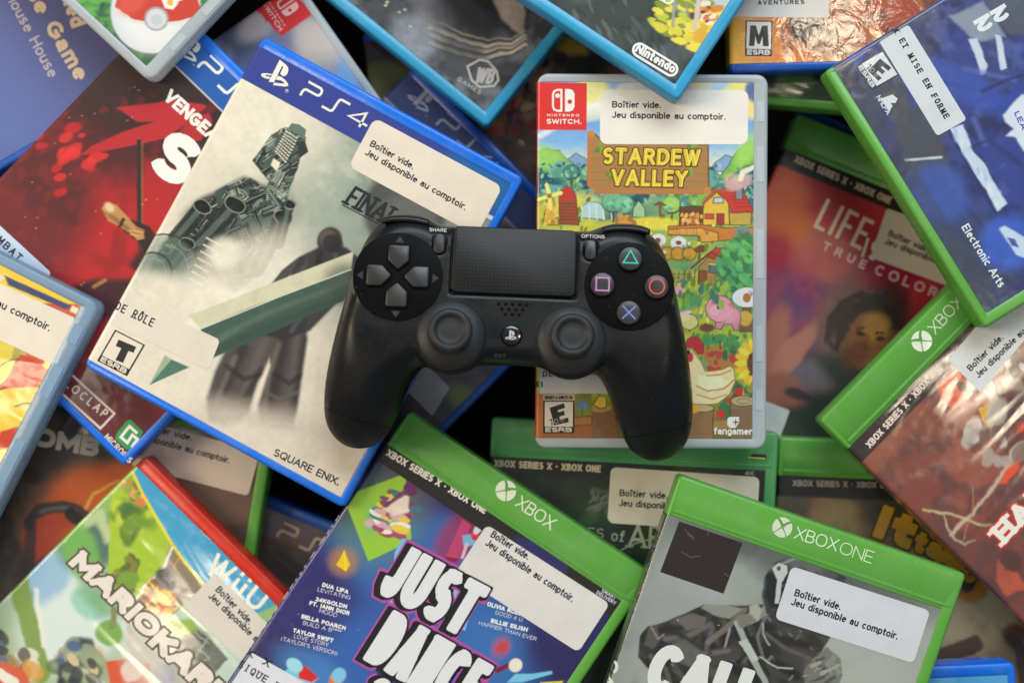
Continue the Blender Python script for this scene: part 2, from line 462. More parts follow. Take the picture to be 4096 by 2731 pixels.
# ------------------------------------------------------------------ marks printed on the cases
def pad_mark(F, o, p1, h, col, lvl=1):
    P_ = [(.42, .0), (.62, .07), (.62, .80), (.655, .825), (.69, .79), (.69, .50), (.83, .46), (.92, .52), (.95, .63), (.93, .77), (.86, .87), (.74, .93), (.42, 1.0)]
    F.poly(frame_pts(P_, o, p1, h), col, lvl)
    Lw = [(.40, .34), (.20, .275), (.05, .20), (.0, .13), (.08, .07), (.22, .06), (.40, .11), (.40, .21), (.27, .165), (.19, .165), (.17, .19), (.23, .22), (.40, .275)]
    F.poly(frame_pts(Lw, o, p1, h), col, lvl)
    Rw = [(.64, .385), (.80, .40), (1.0, .36), (1.16, .28), (1.2, .2), (1.1, .12), (.64, -.04), (.64, .07), (.98, .19), (1.02, .225), (.97, .26), (.84, .27), (.64, .21)]
    F.poly(frame_pts(Rw, o, p1, h), col, lvl)
    F.disc(frame_pts([(1.24, .02)], o, p1, h)[0], h * .03, col, lvl, 8)

def pfour(F, o, p1, h, col, n=3, lvl=1, w=.13):
    Pm = [(0, -.02), (0, .28), (.06, .42), (.16, .48), (.92, .48), (1.05, .55), (1.08, .74), (1.04, .9), (.92, .97), (.05, .97)]
    Sm = [(1.5, .03), (2.05, .03), (2.18, .09), (2.22, .25), (2.26, .75), (2.3, .91), (2.42, .97), (3.0, .97)]
    F4 = [(4.15, .0), (4.15, .96), (3.25, .30), (4.55, .30)]
    for st in (Pm, Sm, F4)[:n]:
        F.line(frame_pts(st, o, p1, h), w * h, col, lvl)

def globe_mark(F, c, r, ex, col, lvl=1, g=.1):
    ex = np.array(ex, float); ex /= np.hypot(*ex); ey = np.array([-ex[1], ex[0]])
    def T(p): return tuple(np.array(c) + ex * p[0] * r + ey * p[1] * r)
    # four sectors left by a curved X
    left = [(-.12, .02), (-.42, .42), (-.74, .66)] + arc(0, 0, 1, 1, 140, 226, 8) + [(-.45, -.42)]
    right = [(-x, y) for x, y in left]
    top = [(0, .36), (-.28, .62), (-.58, .80)] + arc(0, 0, 1, 1, 120, 60, 6) + [(.58, .80), (.28, .62)]
    bot = [(0, -.05), (-.38, -.46), (-.62, -.80)] + arc(0, 0, 1, 1, 236, 304, 8) + [(.62, -.80), (.38, -.46)]
    for s in (left, right, top, bot): F.poly([T(p) for p in s], col, lvl)

def rating(F, tl, tr, bl, letter, dark, pale, sub=None, bar=0.2, lean=0.06):
    tl, tr, bl = (np.array(q, float) for q in (tl, tr, bl))
    ex, ey = tr - tl, bl - tl
    def T(x, y): return tuple(tl + ex * x + ey * y)
    F.poly([T(0, 0), T(1, 0), T(1, 1), T(0, 1)], dark, 1)
    F.poly([T(.05, .035), T(.95, .035), T(.95, 1 - bar), T(.05, 1 - bar)], pale, 2)
    W = np.hypot(*ex); H = np.hypot(*ey)
    h = H * .5
    if letter == 'T':
        F.poly([T(.24, .20), T(.80, .16), T(.82, .34), T(.66, .36), T(.70, .72), T(.46, .75), T(.44, .38), T(.26, .40)], dark, 3)
    elif letter == 'M':
        F.poly([T(.14, .72), T(.18, .14), T(.38, .14), T(.50, .42), T(.62, .14), T(.82, .14), T(.88, .72), T(.66, .72), T(.64, .44), T(.54, .66), T(.46, .66), T(.37, .44), T(.34, .72)], dark, 3)
    else:
        F.poly([T(.20, .22), T(.66, .08), T(.70, .22), T(.46, .29), T(.48, .36), T(.66, .31), T(.70, .44), T(.52, .49), T(.54, .58), T(.80, .52), T(.82, .66), T(.36, .76)], dark, 3)
        F.text('10+', T(.22, .76), T(.70, .70), H * .2, pale, .2, 4, True)
        F.text('10+', T(.22, .76), T(.70, .70), H * .2, dark, .13, 5, True)
    F.text('ESRB', T(.08, .965), T(.92, .965), H * bar * .72, pale, .24, 3, gap=.12)
    if sub: F.text(sub, T(.04, -.05), T(.96, -.05), H * .10, dark, .2, 1, gap=.1)

# ------------------------------------------------------------------ procedural cover painting on a vertex grid
_rng = np.random.RandomState(7)
_TAB = _rng.rand(512, 512)
def vnoise(u, v, seed=0):
    u = u + seed * 17.31 + 64; v = v + seed * 9.77 + 64
    iu, iv = np.floor(u).astype(int), np.floor(v).astype(int)
    fu, fv = u - iu, v - iv
    fu = fu * fu * (3 - 2 * fu); fv = fv * fv * (3 - 2 * fv)
    g = lambda a, b: _TAB[a & 511, b & 511]
    return (g(iu, iv) * (1 - fu) + g(iu + 1, iv) * fu) * (1 - fv) + (g(iu, iv + 1) * (1 - fu) + g(iu + 1, iv + 1) * fu) * fv
def fbm(u, v, seed=0, octv=4):
    s = 0; a = 0.5; t = 0
    for o in range(octv):
        s = s + a * vnoise(u * 2 ** o, v * 2 ** o, seed + o * 3); t += a; a *= .55
    return s / t

def sstep(x): 
    x = np.clip(x, 0, 1); return x * x * (3 - 2 * x)

class Art:
    def __init__(self, case, step):
        self.case = case
        x0, x1, y0, y1 = case['sheet']
        nx, ny = int((x1 - x0) / step) + 2, int((y1 - y0) / step) + 2
        self.nx, self.ny = nx, ny
        gx, gy = np.meshgrid(np.linspace(x0, x1, nx), np.linspace(y0, y1, ny), indexing='ij')
        self.X, self.Y = gx.ravel(), gy.ravel()
        self.img = np.tile(S(128, 128, 128), (nx * ny, 1))
        self.U, self.V = self.X, self.Y
        self.step = step
        self.mask = None
    def clip(self, *polys, soft=.8):
        """limit painting to some outlines, as masking tape would"""
        self.mask = None
        if not polys: return
        m = np.zeros(len(self.X))
        for p in polys:
            p = np.array(p, float); d2 = np.full(len(self.X), 1e9); ins = np.zeros(len(self.X), bool); x, y = self.U, self.V
            for i in range(len(p)):
                a, b = p[i - 1], p[i]; e = b - a
                t = np.clip(((x - a[0]) * e[0] + (y - a[1]) * e[1]) / max(e @ e, 1e-9), 0, 1)
                d2 = np.minimum(d2, (x - a[0] - t * e[0]) ** 2 + (y - a[1] - t * e[1]) ** 2)
                if abs(e[1]) > 1e-9: ins ^= ((a[1] > y) != (b[1] > y)) & (x < (y - a[1]) / e[1] * e[0] + a[0])
            m = np.maximum(m, sstep(np.where(ins, 1, -1) * np.sqrt(d2) / soft + .5))
        self.mask = m
    def warp(self, amp, scale=8.0, seed=1):
        if amp:
            self.U = self.X + amp * (fbm(self.X / scale, self.Y / scale, seed) - .5) * 2
            self.V = self.Y + amp * (fbm(self.X / scale, self.Y / scale, seed + 9) - .5) * 2
        else: self.U, self.V = self.X, self.Y
    def fill(self, c): self.img[:] = S(*c)
    def put(self, idx, a, c):
        c = S(*c) if not isinstance(c, np.ndarray) else c
        if self.mask is not None: a = a * self.mask[idx]
        a = a[:, None]
        self.img[idx] = self.img[idx] * (1 - a) + c * a
    def grad(self, p0, p1, stops):
        p0 = np.array(p0); d = np.array(p1) - p0
        t = ((self.U - p0[0]) * d[0] + (self.V - p0[1]) * d[1]) / (d @ d)
        ts = [s[0] for s in stops]; cs = np.array([S(*s[1]) for s in stops])
        for k in range(3): self.img[:, k] = np.interp(t, ts, cs[:, k])
    def poly(self, pts, c, soft=0.5, alpha=1.0, noise=0.0):
        p = np.array(pts, float)
        m = soft + 1
        idx = np.where((self.U > p[:, 0].min() - m) & (self.U < p[:, 0].max() + m) & (self.V > p[:, 1].min() - m) & (self.V < p[:, 1].max() + m))[0]
        if not len(idx): return
        x, y = self.U[idx], self.V[idx]
        d2 = np.full(len(idx), 1e9); ins = np.zeros(len(idx), bool)
        for i in range(len(p)):
            a, b = p[i - 1], p[i]; e = b - a
            t = np.clip(((x - a[0]) * e[0] + (y - a[1]) * e[1]) / max(e @ e, 1e-9), 0, 1)
            d2 = np.minimum(d2, (x - a[0] - t * e[0]) ** 2 + (y - a[1] - t * e[1]) ** 2)
            c1 = (a[1] > y) != (b[1] > y)
            if abs(e[1]) > 1e-9: ins ^= c1 & (x < (y - a[1]) / e[1] * e[0] + a[0])
        sd = np.where(ins, 1, -1) * np.sqrt(d2)
        al = sstep(sd / max(soft, 0.05) + .5) * alpha
        if noise: al = al * np.clip(1 + noise * (fbm(x / 3, y / 3, 5) - .5) * 2, 0, 1)
        self.put(idx, al, c)
    def ell(self, c0, rx, ry, c, soft=0.3, alpha=1.0, rot=0.0):
        """soft is relative to the radius"""
        ca, sa = math.cos(rot), math.sin(rot)
        r = max(rx, ry) * (1 + soft) + .5
        idx = np.where((abs(self.U - c0[0]) < r) & (abs(self.V - c0[1]) < r))[0]
        if not len(idx): return
        x, y = self.U[idx] - c0[0], self.V[idx] - c0[1]
        q = np.hypot((x * ca + y * sa) / rx, (-x * sa + y * ca) / ry)
        al = sstep((1 - q) / max(soft, .02) + .5) * alpha
        self.put(idx, al, c)
    def line(self, pts, w, c, soft=0.4, alpha=1.0):
        p = np.array(pts, float); m = w + soft + 1
        idx = np.where((self.U > p[:, 0].min() - m) & (self.U < p[:, 0].max() + m) & (self.V > p[:, 1].min() - m) & (self.V < p[:, 1].max() + m))[0]
        if not len(idx): return
        x, y = self.U[idx], self.V[idx]; d2 = np.full(len(idx), 1e9)
        for i in range(1, len(p)):
            a, b = p[i - 1], p[i]; e = b - a
            t = np.clip(((x - a[0]) * e[0] + (y - a[1]) * e[1]) / max(e @ e, 1e-9), 0, 1)
            d2 = np.minimum(d2, (x - a[0] - t * e[0]) ** 2 + (y - a[1] - t * e[1]) ** 2)
        al = sstep((w / 2 - np.sqrt(d2)) / max(soft, .05) + .5) * alpha
        self.put(idx, al, c)
    def outl(self, pts, c, oc=(60, 50, 35), w=.45, soft=.4):
        self.poly(pts, c, soft); q = list(pts) + [pts[0]]
        self.line(q, w, oc, .35, .85)
    def mottle(self, scale, amp, seed=3, tint=None, lo=.35, hi=.65, box=None, octv=4):
        n = fbm(self.X / scale, self.Y / scale, seed, octv)
        if box is not None:
            k = ((self.X > box[0]) & (self.X < box[1]) & (self.Y > box[2]) & (self.Y < box[3])).astype(float)
        else: k = 1.0
        if tint is None:
            self.img *= (1 + amp * (n - .5) * 2 * k)[:, None]
        else:
            a = sstep((n - lo) / (hi - lo)) * amp * k
            self.put(np.arange(len(self.X)), a, tint)
    def dabs(self, n, box, rmin, rmax, cols, seed=1, soft=.3, alpha=.9, stretch=1.0, rot=None, pred=None):
        r = random.Random(seed)
        for i in range(n):
            c = (r.uniform(box[0], box[1]), r.uniform(box[2], box[3]))
            if pred and not pred(c): continue
            a = r.uniform(rmin, rmax)
            self.ell(c, a * stretch, a, r.choice(cols), soft, alpha, r.uniform(0, 3.14) if rot is None else rot + r.uniform(-.25, .25))
    def build(self, mat, parent):
        surf = self.case['surf']
        vs = surf(self.X, self.Y, 0.0)
        nx, ny = self.nx, self.ny
        i = np.arange(nx * ny).reshape(nx, ny)
        f = np.stack([i[:-1, :-1], i[1:, :-1], i[1:, 1:], i[:-1, 1:]], -1).reshape(-1, 4)
        v = np.stack([np.broadcast_to(a, self.X.shape) for a in vs], 1)
        return mesh_obj('cover_insert', v, f, mat, parent, np.clip(self.img, 0, .88))

# ------------------------------------------------------------------ a game case
def rrect(w, h, r, inset, n=6, cx=0, cy=0):
    w2, h2 = w / 2 - inset, h / 2 - inset; r = max(r - inset, .15)
    out = []
    for sx, sy, a0 in ((1, 1, 0), (-1, 1, 90), (-1, -1, 180), (1, -1, 270)):
        for i in range(n + 1):
            a = math.radians(a0 + 90 * i / n)
            out.append((cx + sx * (w2 - r) + r * math.cos(a), cy + sy * (h2 - r) + r * math.sin(a)))
    return out

#            w    h   t   top right bottom left  corner
KINDS = {'ps': (135, 171, 14, 5.2, 3.6, 3.6, 0.9, 3.0), 'xbox': (135, 171, 14, 18.0, 5.4, 4.0, 0.9, 2.2),
         'switch': (105, 170, 11, 3.6, 6.2, 4.2, 1.2, 5.0), 'wiiu': (135, 190, 14, 6.0, 5.2, 5.2, 1.0, 2.5),
         'clear': (135, 171, 14, 4.4, 7.5, 4.4, 1.2, 5.0)}
TOPBITE = 0.35
def make_surf(w, h, t):
    x0 = -w / 2; R = 1.7
    def surf(x, y, n=0.0):
        x = np.asarray(x, float); y = np.asarray(y, float)
        s = x - (x0 + R)
        ph = np.clip(-s / R, 0, math.pi / 2)
        ext = np.maximum(-s - R * math.pi / 2, 0)
        zt = t - 0.15 + 0 * s
        px = np.where(s >= 0, x, x0 + R - (R + .1 + n) * np.sin(ph))
        pz = np.where(s >= 0, zt + n, t - .25 - R + (R + .1 + n) * np.cos(ph) - ext)
        if px.ndim == 0: return (float(px), float(y), float(pz))
        return (px, y, pz)
    return surf

def case(key, shell_mat, label, group='game cases heaped under the controller', margins=None):
    kind, x, y, z, rot = POSES[key]
    w, h, t, mt, mr, mb, ml, cr = KINDS[kind]
    if margins: mt, mr, mb, ml = margins
    root = empty('game_case', (x * MM, y * MM, (z - t) * MM), (0, 0, math.radians(rot)))
    set_props(root, label, 'game case', group)
    n = 6; N = 4 * (n + 1)
    rings = []
    for ins, zz in ((1.0, 0), (.25, .25), (0, .9), (0, t * .5 - .3), (.35, t * .5 - .2), (.35, t * .5 + .1), (0, t * .5 + .2), (0, t - 1.6), (.12, t - .95), (.5, t - .4), (1.0, t - .1), (1.6, t)):
        rings.append([(a, b, zz) for a, b in rrect(w, h, cr, ins, n)])
    ww, hh = w - ml - mr, h - mt - mb; cx, cy = (ml - mr) / 2, (mb - mt) / 2
    if ml < 1.6: ww -= (1.7 - ml); cx += (1.7 - ml) / 2
    rings.append([(a, b, t) for a, b in rrect(ww, hh, 1.0, 0, n, cx, cy)])
    rings.append([(a, b, t - .2) for a, b in rrect(ww, hh, 1.0, .2, n, cx, cy)])
    rings.append([(a, b, t - .6) for a, b in rrect(ww, hh, 1.0, .25, n, cx, cy)])
    v = [(p[0], p[1], p[2] - (.45 if (p[0] < -w / 2 + 2.6 and p[2] > t - 1.7) else 0)) for r in rings for p in r]
    f = []
    for k in range(len(rings) - 1):
        for i in range(N):
            j = (i + 1) % N
            f.append((k * N + i, k * N + j, (k + 1) * N + j, (k + 1) * N + i))
    f.append(tuple(range(N - 1, -1, -1))); f.append(tuple((len(rings) - 1) * N + i for i in range(N)))
    shell = mesh_obj('shell', v, f, shell_mat, root, smooth=True)
    md = shell.modifiers.new('edges', 'EDGE_SPLIT'); md.split_angle = math.radians(50)
    sheet = (-w / 2 - t + 3.2, w / 2 - mr - .3, -h / 2 + mb + .3, h / 2 - mt - .3)
    if kind in ('switch', 'clear'):
        # moulded hinge clips along the opening edge
        cv, cf = [], []
        for yy, ln in ((h * .40, 9), (h * .26, 16), (h * .02, 22), (-h * .22, 16), (-h * .37, 9)):
            cv, cf = [], []; b = 0
            for dx, dz in ((w / 2 - mr + .9, t - .35), (w / 2 - mr + 1.2, t + .28), (w / 2 - 1.7, t + .28), (w / 2 - 1.4, t - .3)):
                cv += [(dx, yy - ln / 2, dz), (dx, yy + ln / 2, dz)]
            cf += [(b, b + 1, b + 3, b + 2), (b + 2, b + 3, b + 5, b + 4), (b + 4, b + 5, b + 7, b + 6), (b, b + 2, b + 4, b + 6), (b + 1, b + 7, b + 5, b + 3)]
            mesh_obj('hinge_clip', cv, cf, shell_mat, root)
    if kind == 'xbox':
        cv = []
        r0 = rrect(w - 4.5, 1.6, .6, 0, 3, 0, h / 2 - mt + 2.1); r1 = rrect(w - 4.5, 1.6, .6, .35, 3, 0, h / 2 - mt + 2.1)
        k = len(r0); cv = [(a, b, t - .1) for a, b in r0] + [(a, b, t + .32) for a, b in r1]
        cf = [(i, (i + 1) % k, k + (i + 1) % k, k + i) for i in range(k)] + [tuple(k + i for i in range(k))]
        mesh_obj('moulded_ridge', cv, cf, shell_mat, root)
    c = dict(root=root, shell=shell, w=w, h=h, t=t, sheet=sheet, surf=make_surf(w, h, t), kind=kind)
    return c

def top_surf(c, dz=0.0):
    t = c['t']
    return lambda x, y, n=0.0: (float(x), float(y), t + dz + n)

PAPER = (222, 218, 208)
INK = S(34, 36, 48)
def sticker(c, tl, tr, bl, r, lines=(), paper=PAPER, name='label_sticker', ink=INK, lift=0.14, creased=False):
    """a paper label: rounded corners, real thickness; tl/tr/bl corners in cover mm"""
    tl, tr, bl = (np.array(q, float) for q in (tl, tr, bl))
    W, H = np.hypot(*(tr - tl)), np.hypot(*(bl - tl)); ex, ey = (tr - tl) / W, (bl - tl) / H
    base = []; xmin = -c['w'] / 2 + 1.75
    for px, py in rrect(W, H, max(r, .2), 0, 6, W / 2, H / 2):
        b_ = tl + ex * px + ey * py
        base.append(np.array([max(b_[0], xmin), b_[1]]))
    n = len(base); surf = c['surf']
    ctr = tl + ex * W / 2 + ey * H / 2
    top = [surf(p[0], p[1], lift) for p in base]; bot = [surf(p[0], p[1], lift - .12) for p in base]
    v = top + bot + [surf(ctr[0], ctr[1], lift)]
    f = [(i, (i + 1) % n, 2 * n) for i in range(n)] + [(n + i, n + (i + 1) % n, (i + 1) % n, i) for i in range(n)]
    o = mesh_obj(name, v, f, M['paper'], c['root'], np.tile(S(*paper), (len(v), 1)))
    F = Flat(lambda x, y, q=0.0: surf(x, y, lift + q))
    for ln in lines:
        s, p0, p1, hgt = ln[:4]; kw = ln[4] if len(ln) > 4 else {}
        if not kw.get('mono'): kw.setdefault('gap', .11)
        F.text(s, p0, p1, hgt, kw.pop('col', ink), kw.pop('wt', .16), 1, **kw)
    F.build('label_lettering', M['ink'], o)
    return o

def add_marks(c, fn, name, mat='mark', on='cover', cover=None):
    F = Flat(c['surf'] if on == 'cover' else top_surf(c, .02))
    fn(F)
    return F.build(name, M[mat], cover if on == 'cover' and cover else c['shell'])
WHITE = S(226, 224, 216)

POSES = {
    'misty': ('ps', -94.6, 31.5, 0.0, -28.63),
    'farm': ('switch', 63.5, 36.5, 0.0, -0.31),
    'red': ('ps', -169.5, 50.1, -14.5, -44.00),
    'ball': ('switch', -145.5, 215.8, -2.5, -43.00),
    'periwinkle': ('ps', -278.6, 138.5, -29.0, -60.00),
    'snowy': ('switch', -141.3, 79.5, -29.0, -55.00),
    'dusk': ('ps', -59.2, 25.1, -40.5, -45.00),
    'smoke': ('wiiu', -4.6, 217.4, -26.4, -39.00),
    'forest': ('wiiu', 70.0, 223.1, 14.5, -33.50),
    'orange': ('ps', 165.1, 210.2, -4.5, 1.50),
    'murky': ('xbox', 179.6, 191.5, -20.0, -5.00),
    'jersey': ('xbox', 247.6, 108.1, 12.5, -58.08),
    'magenta': ('xbox', 170.4, 7.0, -49.0, -22.00),
    'rust': ('xbox', 248.4, -47.9, -2.0, 45.50),
    'beige': ('xbox', 191.7, -134.0, -34.5, -2.50),
    'tales': ('xbox', 53.4, -124.4, -20.2, -3.00),
    'soldier': ('xbox', 110.4, -162.1, 14.0, -19.08),
    'dance': ('xbox', -38.8, -140.4, -6.0, -33.80),
    'blue': ('ps', 165.2, -234.1, -0.4, 2.50),
    'kart': ('wiiu', -190.9, -168.5, -20.2, -44.70),
    'comic': ('clear', -286.0, -28.7, 0.0, -27.00),
    'ember': ('xbox', -193.9, -116.1, -34.6, -9.50),
    'mauve': ('ps', -107.2, -172.5, -49.0, -22.00),
    'busy': ('ps', 4.4, 77.0, -55.0, 8.00),
    'sliver': ('ps', 168.5, 11.8, -63.2, -26.00),
}

# ------------------------------------------------------------------ the table under the heap
tm = mat_plain('dark_table_cloth', (0.006, 0.006, 0.007), 0.8, 0.2, 600, 0.0004)
tb = mesh_obj('table_top', [(-700, -700, -78), (700, -700, -78), (700, 700, -78), (-700, 700, -78), (-700, -700, -98), (700, -700, -98), (700, 700, -98), (-700, 700, -98)],
              [(0, 1, 2, 3), (4, 7, 6, 5), (0, 4, 5, 1), (1, 5, 6, 2), (2, 6, 7, 3), (3, 7, 4, 0)], tm)
set_props(tb, kind='structure')

RND = random.Random(4)
def BOX(*p):
    return (min(q[0] for q in p), max(q[0] for q in p), min(q[1] for q in p), max(q[1] for q in p))

def poly_in(q, p):
    ins = False
    for i in range(len(p)):
        a, b = p[i - 1], p[i]
        if (a[1] > q[1]) != (b[1] > q[1]) and q[0] < (q[1] - a[1]) / (b[1] - a[1]) * (b[0] - a[0]) + a[0]: ins = not ins
    return ins

def greeble(A, pts, n, cols, smin, smax, ang, seed=1, soft=.25):
    """small plates, pipes and slots inside a polygon"""
    r = random.Random(seed); p = np.array(pts)
    def inside(q):
        ins = False
        for i in range(len(p)):
            a, b = p[i - 1], p[i]
            if (a[1] > q[1]) != (b[1] > q[1]) and q[0] < (q[1] - a[1]) / (b[1] - a[1]) * (b[0] - a[0]) + a[0]: ins = not ins
        return ins
    k = 0
    while k < n:
        q = (r.uniform(p[:, 0].min(), p[:, 0].max()), r.uniform(p[:, 1].min(), p[:, 1].max()))
        k += 1
        if not inside(q): continue
        a = ang + r.choice((0, 0, math.pi / 2, .4, -.3)) + r.uniform(-.1, .1); s = r.uniform(smin, smax); t = s * r.uniform(.15, .5)
        ex, ey = (math.cos(a) * s, math.sin(a) * s), (-math.sin(a) * t, math.cos(a) * t)
        col = r.choice(cols)
        if r.random() < .2:
            A.line(arc(q[0], q[1], s * .7, s * .7, math.degrees(a), math.degrees(a) + 150, 8), t * .5, col, soft, .85)
        else:
            A.poly([(q[0] - ex[0] - ey[0], q[1] - ex[1] - ey[1]), (q[0] + ex[0] - ey[0], q[1] + ex[1] - ey[1]), (q[0] + ex[0] + ey[0], q[1] + ex[1] + ey[1]), (q[0] - ex[0] + ey[0], q[1] - ex[1] + ey[1])], col, soft, .85)

# ================================================================== case: misty
# ---- misty
c = case('misty', M['blue'], 'bright blue game case with pale misty cover under the left half of the controller')
A = Art(c, .36)
A.grad((-75.89,-8.76), (33.09,14.65), [(0, (214, 207, 188)), (.35, (196, 192, 174)), (.7, (150, 160, 146)), (1, (132, 146, 136))])
A.ell((-60.43,53.79), 40, 26, (226, 216, 196), .9, .8); A.ell((-39.39,-38.44), 50, 22, (222, 216, 198), 1, .8); A.ell((31.85,-49.16), 45, 40, (214, 206, 188), .9, .95)
A.ell((-44.90,-82.04), 40, 40, (216, 208, 192), .9, .9); A.ell((-12.68,-91.50), 60, 30, (212, 204, 188), .9, .9); A.ell((43.54,-78.85), 40, 25, (206, 198, 182), .9, .9)
A.mottle(34, .75, 5, (120, 134, 122), .50, .78, (-10, 68, 0, 66)); A.mottle(16, .35, 8, (92, 108, 100), .55, .8, (0, 68, -5, 60))
A.mottle(14, .30, 12, (228, 220, 202), .5, .75, (-67, 20, -60, 60))
A.warp(.5, 4, 2)
# a dark industrial tower in the fog
def tower(A, axis, widths, n, cols, seed):
    """stacked drums and ledges along an axis: layered rows, pipes and bright slots"""
    r = random.Random(seed); P_ = [np.array(q) for q in axis]
    for k in range(n):
        t = k / n; s = t * (len(P_) - 1); i = min(int(s), len(P_) - 2); f_ = s - i
        c0 = P_[i] * (1 - f_) + P_[i + 1] * f_; d = P_[i + 1] - P_[i]; L = np.hypot(*d); d = d / L; nrm = np.array([-d[1], d[0]])
        wd = np.interp(t, np.linspace(0, 1, len(widths)), widths) * r.uniform(.86, 1.12); th = L * (len(P_) - 1) / n * r.uniform(.7, 1.5)
        base = r.choice(cols)
        x0 = -wd
        while x0 < wd:
            ww = r.uniform(.12, .5) * wd + .6; x1 = min(x0 + ww, wd)
            shade = 1.25 - .55 * abs((x0 + x1) / 2 / wd + .25); sag = .10 * wd
            g_ = shade * r.uniform(.85, 1.15); cc = tuple(min(255, v_ * g_) for v_ in base)
            y0, y1 = sag * (1 - (x0 / wd) ** 2), sag * (1 - (x1 / wd) ** 2)
            a = [c0 + nrm * x0 + d * (y0 - th / 2), c0 + nrm * x1 + d * (y1 - th / 2), c0 + nrm * x1 + d * (y1 + th / 2), c0 + nrm * x0 + d * (y0 + th / 2)]
            A.poly([tuple(q) for q in a], cc, .35, .93)
            if r.random() < .3: A.line([tuple(a[0]), tuple(a[1])], .3, (170, 178, 160), .3, .6)
            if r.random() < .22: A.line([tuple(a[1]), tuple(a[2])], .4, (16, 22, 22), .3, .8)
            x0 = x1
def machinery(A, region, seed, ang, n, tones):
    """pipes, ribs, drums and slots crowded inside an outline"""
    r = random.Random(seed); bx = BOX(*region); A.clip(region, soft=1.2)
    for k in range(n):
        q = np.array((r.uniform(bx[0], bx[1]), r.uniform(bx[2], bx[3])))
        if not poly_in(q, region): continue
        a = ang + r.choice((0, 0, 0, math.pi / 2, .5, -.5)); e = np.array((math.cos(a), math.sin(a))); m = np.array((-e[1], e[0])); L = r.uniform(2, 8); t = r.choice(tones); kind = r.random()
        if kind < .38:
            w0 = r.uniform(.7, 2.4); A.line([tuple(q - e * L), tuple(q + e * L)], w0 + .5, (14, 20, 20), .5, .85); A.line([tuple(q - e * L + m * .12 * w0), tuple(q + e * L + m * .12 * w0)], w0 * .7, t, w0 * .5, .9); A.line([tuple(q - e * L + m * .25 * w0), tuple(q + e * L + m * .25 * w0)], w0 * .18, (176, 184, 168), .3, .5)
        elif kind < .6:
            for s_ in range(r.randint(3, 6)): A.line([tuple(q - e * L * .4 + m * s_ * .9), tuple(q + e * L * .4 + m * s_ * .9)], .4, r.choice(((150, 160, 144), (18, 26, 26), (200, 202, 182))), .3, .8)
        elif kind < .8:
            R0 = r.uniform(2, 5.5); d0 = math.degrees(a)
            for f_ in (1, .78, .55): A.line(arc(q[0], q[1], R0 * f_, R0 * f_ * .62, d0 - 160, d0 + 30, 12), .55, r.choice(((16, 22, 22), t, (140, 150, 136))), .35, .85)
        else:
            w0, h0 = r.uniform(.8, 2.2), r.uniform(1, 3); A.poly([tuple(q - e * h0 - m * w0), tuple(q + e * h0 - m * w0), tuple(q + e * h0 + m * w0), tuple(q - e * h0 + m * w0)], t, .4, .85); A.line([tuple(q - e * h0 + m * w0), tuple(q + e * h0 + m * w0)], .35, (150, 160, 146), .3, .6)
    A.clip()
dk = [(44, 56, 54), (60, 76, 72), (30, 40, 38), (82, 98, 90), (22, 30, 30)]
base_ = [(-59.79,-47.33), (-61.74,-32.61), (-62.27,-20.49), (-59.34,-6.04), (-58.33,5.33), (-49.84,17.86), (-44.78,25.13), (-27.57,26.63), (-19.95,21.77), (-16.22,9.15), (-17.13,-4.87), (-20.60,-19.17), (-30.23,-34.57), (-37.52,-45.99), (-50.84,-52.58)]
A.warp(.5, 5, 2)
A.poly(base_, (46, 60, 56), 3, .95)
A.ell((-30.56,11.47), 12, 20, (84, 100, 92), .9, .6, -.5); A.ell((-50.29,-30.87), 14, 12, (92, 108, 98), .9, .6); A.ell((-47.78,-2.43), 12, 10, (24, 32, 32), .8, .8)
machinery(A, base_, 11, .95, 330, dk)
for (a, b, w0) in (((-58.43,-13.89), (-54.65,3.96), 7), ((-48.32,-11.75), (-42.09,11.94), 8), ((-19.18,-9.37), (-20.14,17.16), 7), ((-55.50,-33.71), (-52.67,-14.12), 6), ((-16.19,5.79), (-20.56,23.70), 5)):
    A.line([a, b], w0, (26, 34, 34), .8, .9); A.line([a, b], w0 * .35, (96, 112, 102), .9, .6)
    A.ell(b, w0 * .62, w0 * .42, (14, 18, 18), .2, .95, .4); A.line(arc(b[0], b[1], w0 * .62, w0 * .42, 0, 360, 20), .5, (150, 158, 142), .4, .7)
A.warp(0)
neck = [(-33.90,28.73), (-44.57,33.31), (-42.76,47.68), (-38.75,53.96), (-28.39,54.04), (-24.95,39.57), (-23.69,29.10), (-21.40,22.18), (-30.30,18.06)]
A.poly(neck, (54, 68, 64), .8, .96)
machinery(A, neck, 5, 1.1, 120, [(84, 102, 94), (64, 80, 74), (50, 62, 60), (104, 120, 110)])
A.poly([(-37.24,56.64), (-33.84,57.90), (-29.99,57.25), (-28.34,52.58), (-32.45,53.31), (-37.71,53.41)], (92, 112, 102), .6)
A.poly([(-30.26,49.30), (-27.89,52.45), (-24.23,48.88), (-26.43,44.33)], (40, 50, 48), .5)
A.poly([(-37.57,41.59), (-37.68,52.68), (-31.54,52.32), (-30.49,39.51)], (46, 58, 56), .5)
a = ((-37.65,42.14), (-37.72,52.07), (-31.67,51.88), (-31.09,39.93))
for i in range(9):
    t = i / 8
    p = tuple(np.array(a[0]) * (1 - t) + np.array(a[1]) * t); q = tuple(np.array(a[3]) * (1 - t) + np.array(a[2]) * t)
    A.line([p, q], .66, (214, 208, 184), .3, .95)
for i in range(1, 5):
    t = i / 5
    p = tuple(np.array(a[0]) * (1 - t) + np.array(a[3]) * t); q = tuple(np.array(a[1]) * (1 - t) + np.array(a[2]) * t)
    A.line([p, q], .35, (50, 62, 58), .3, .9)
A.poly([(-36.48,35.50), (-36.74,38.70), (-33.11,38.45), (-32.61,34.27)], (216, 208, 184), .4)
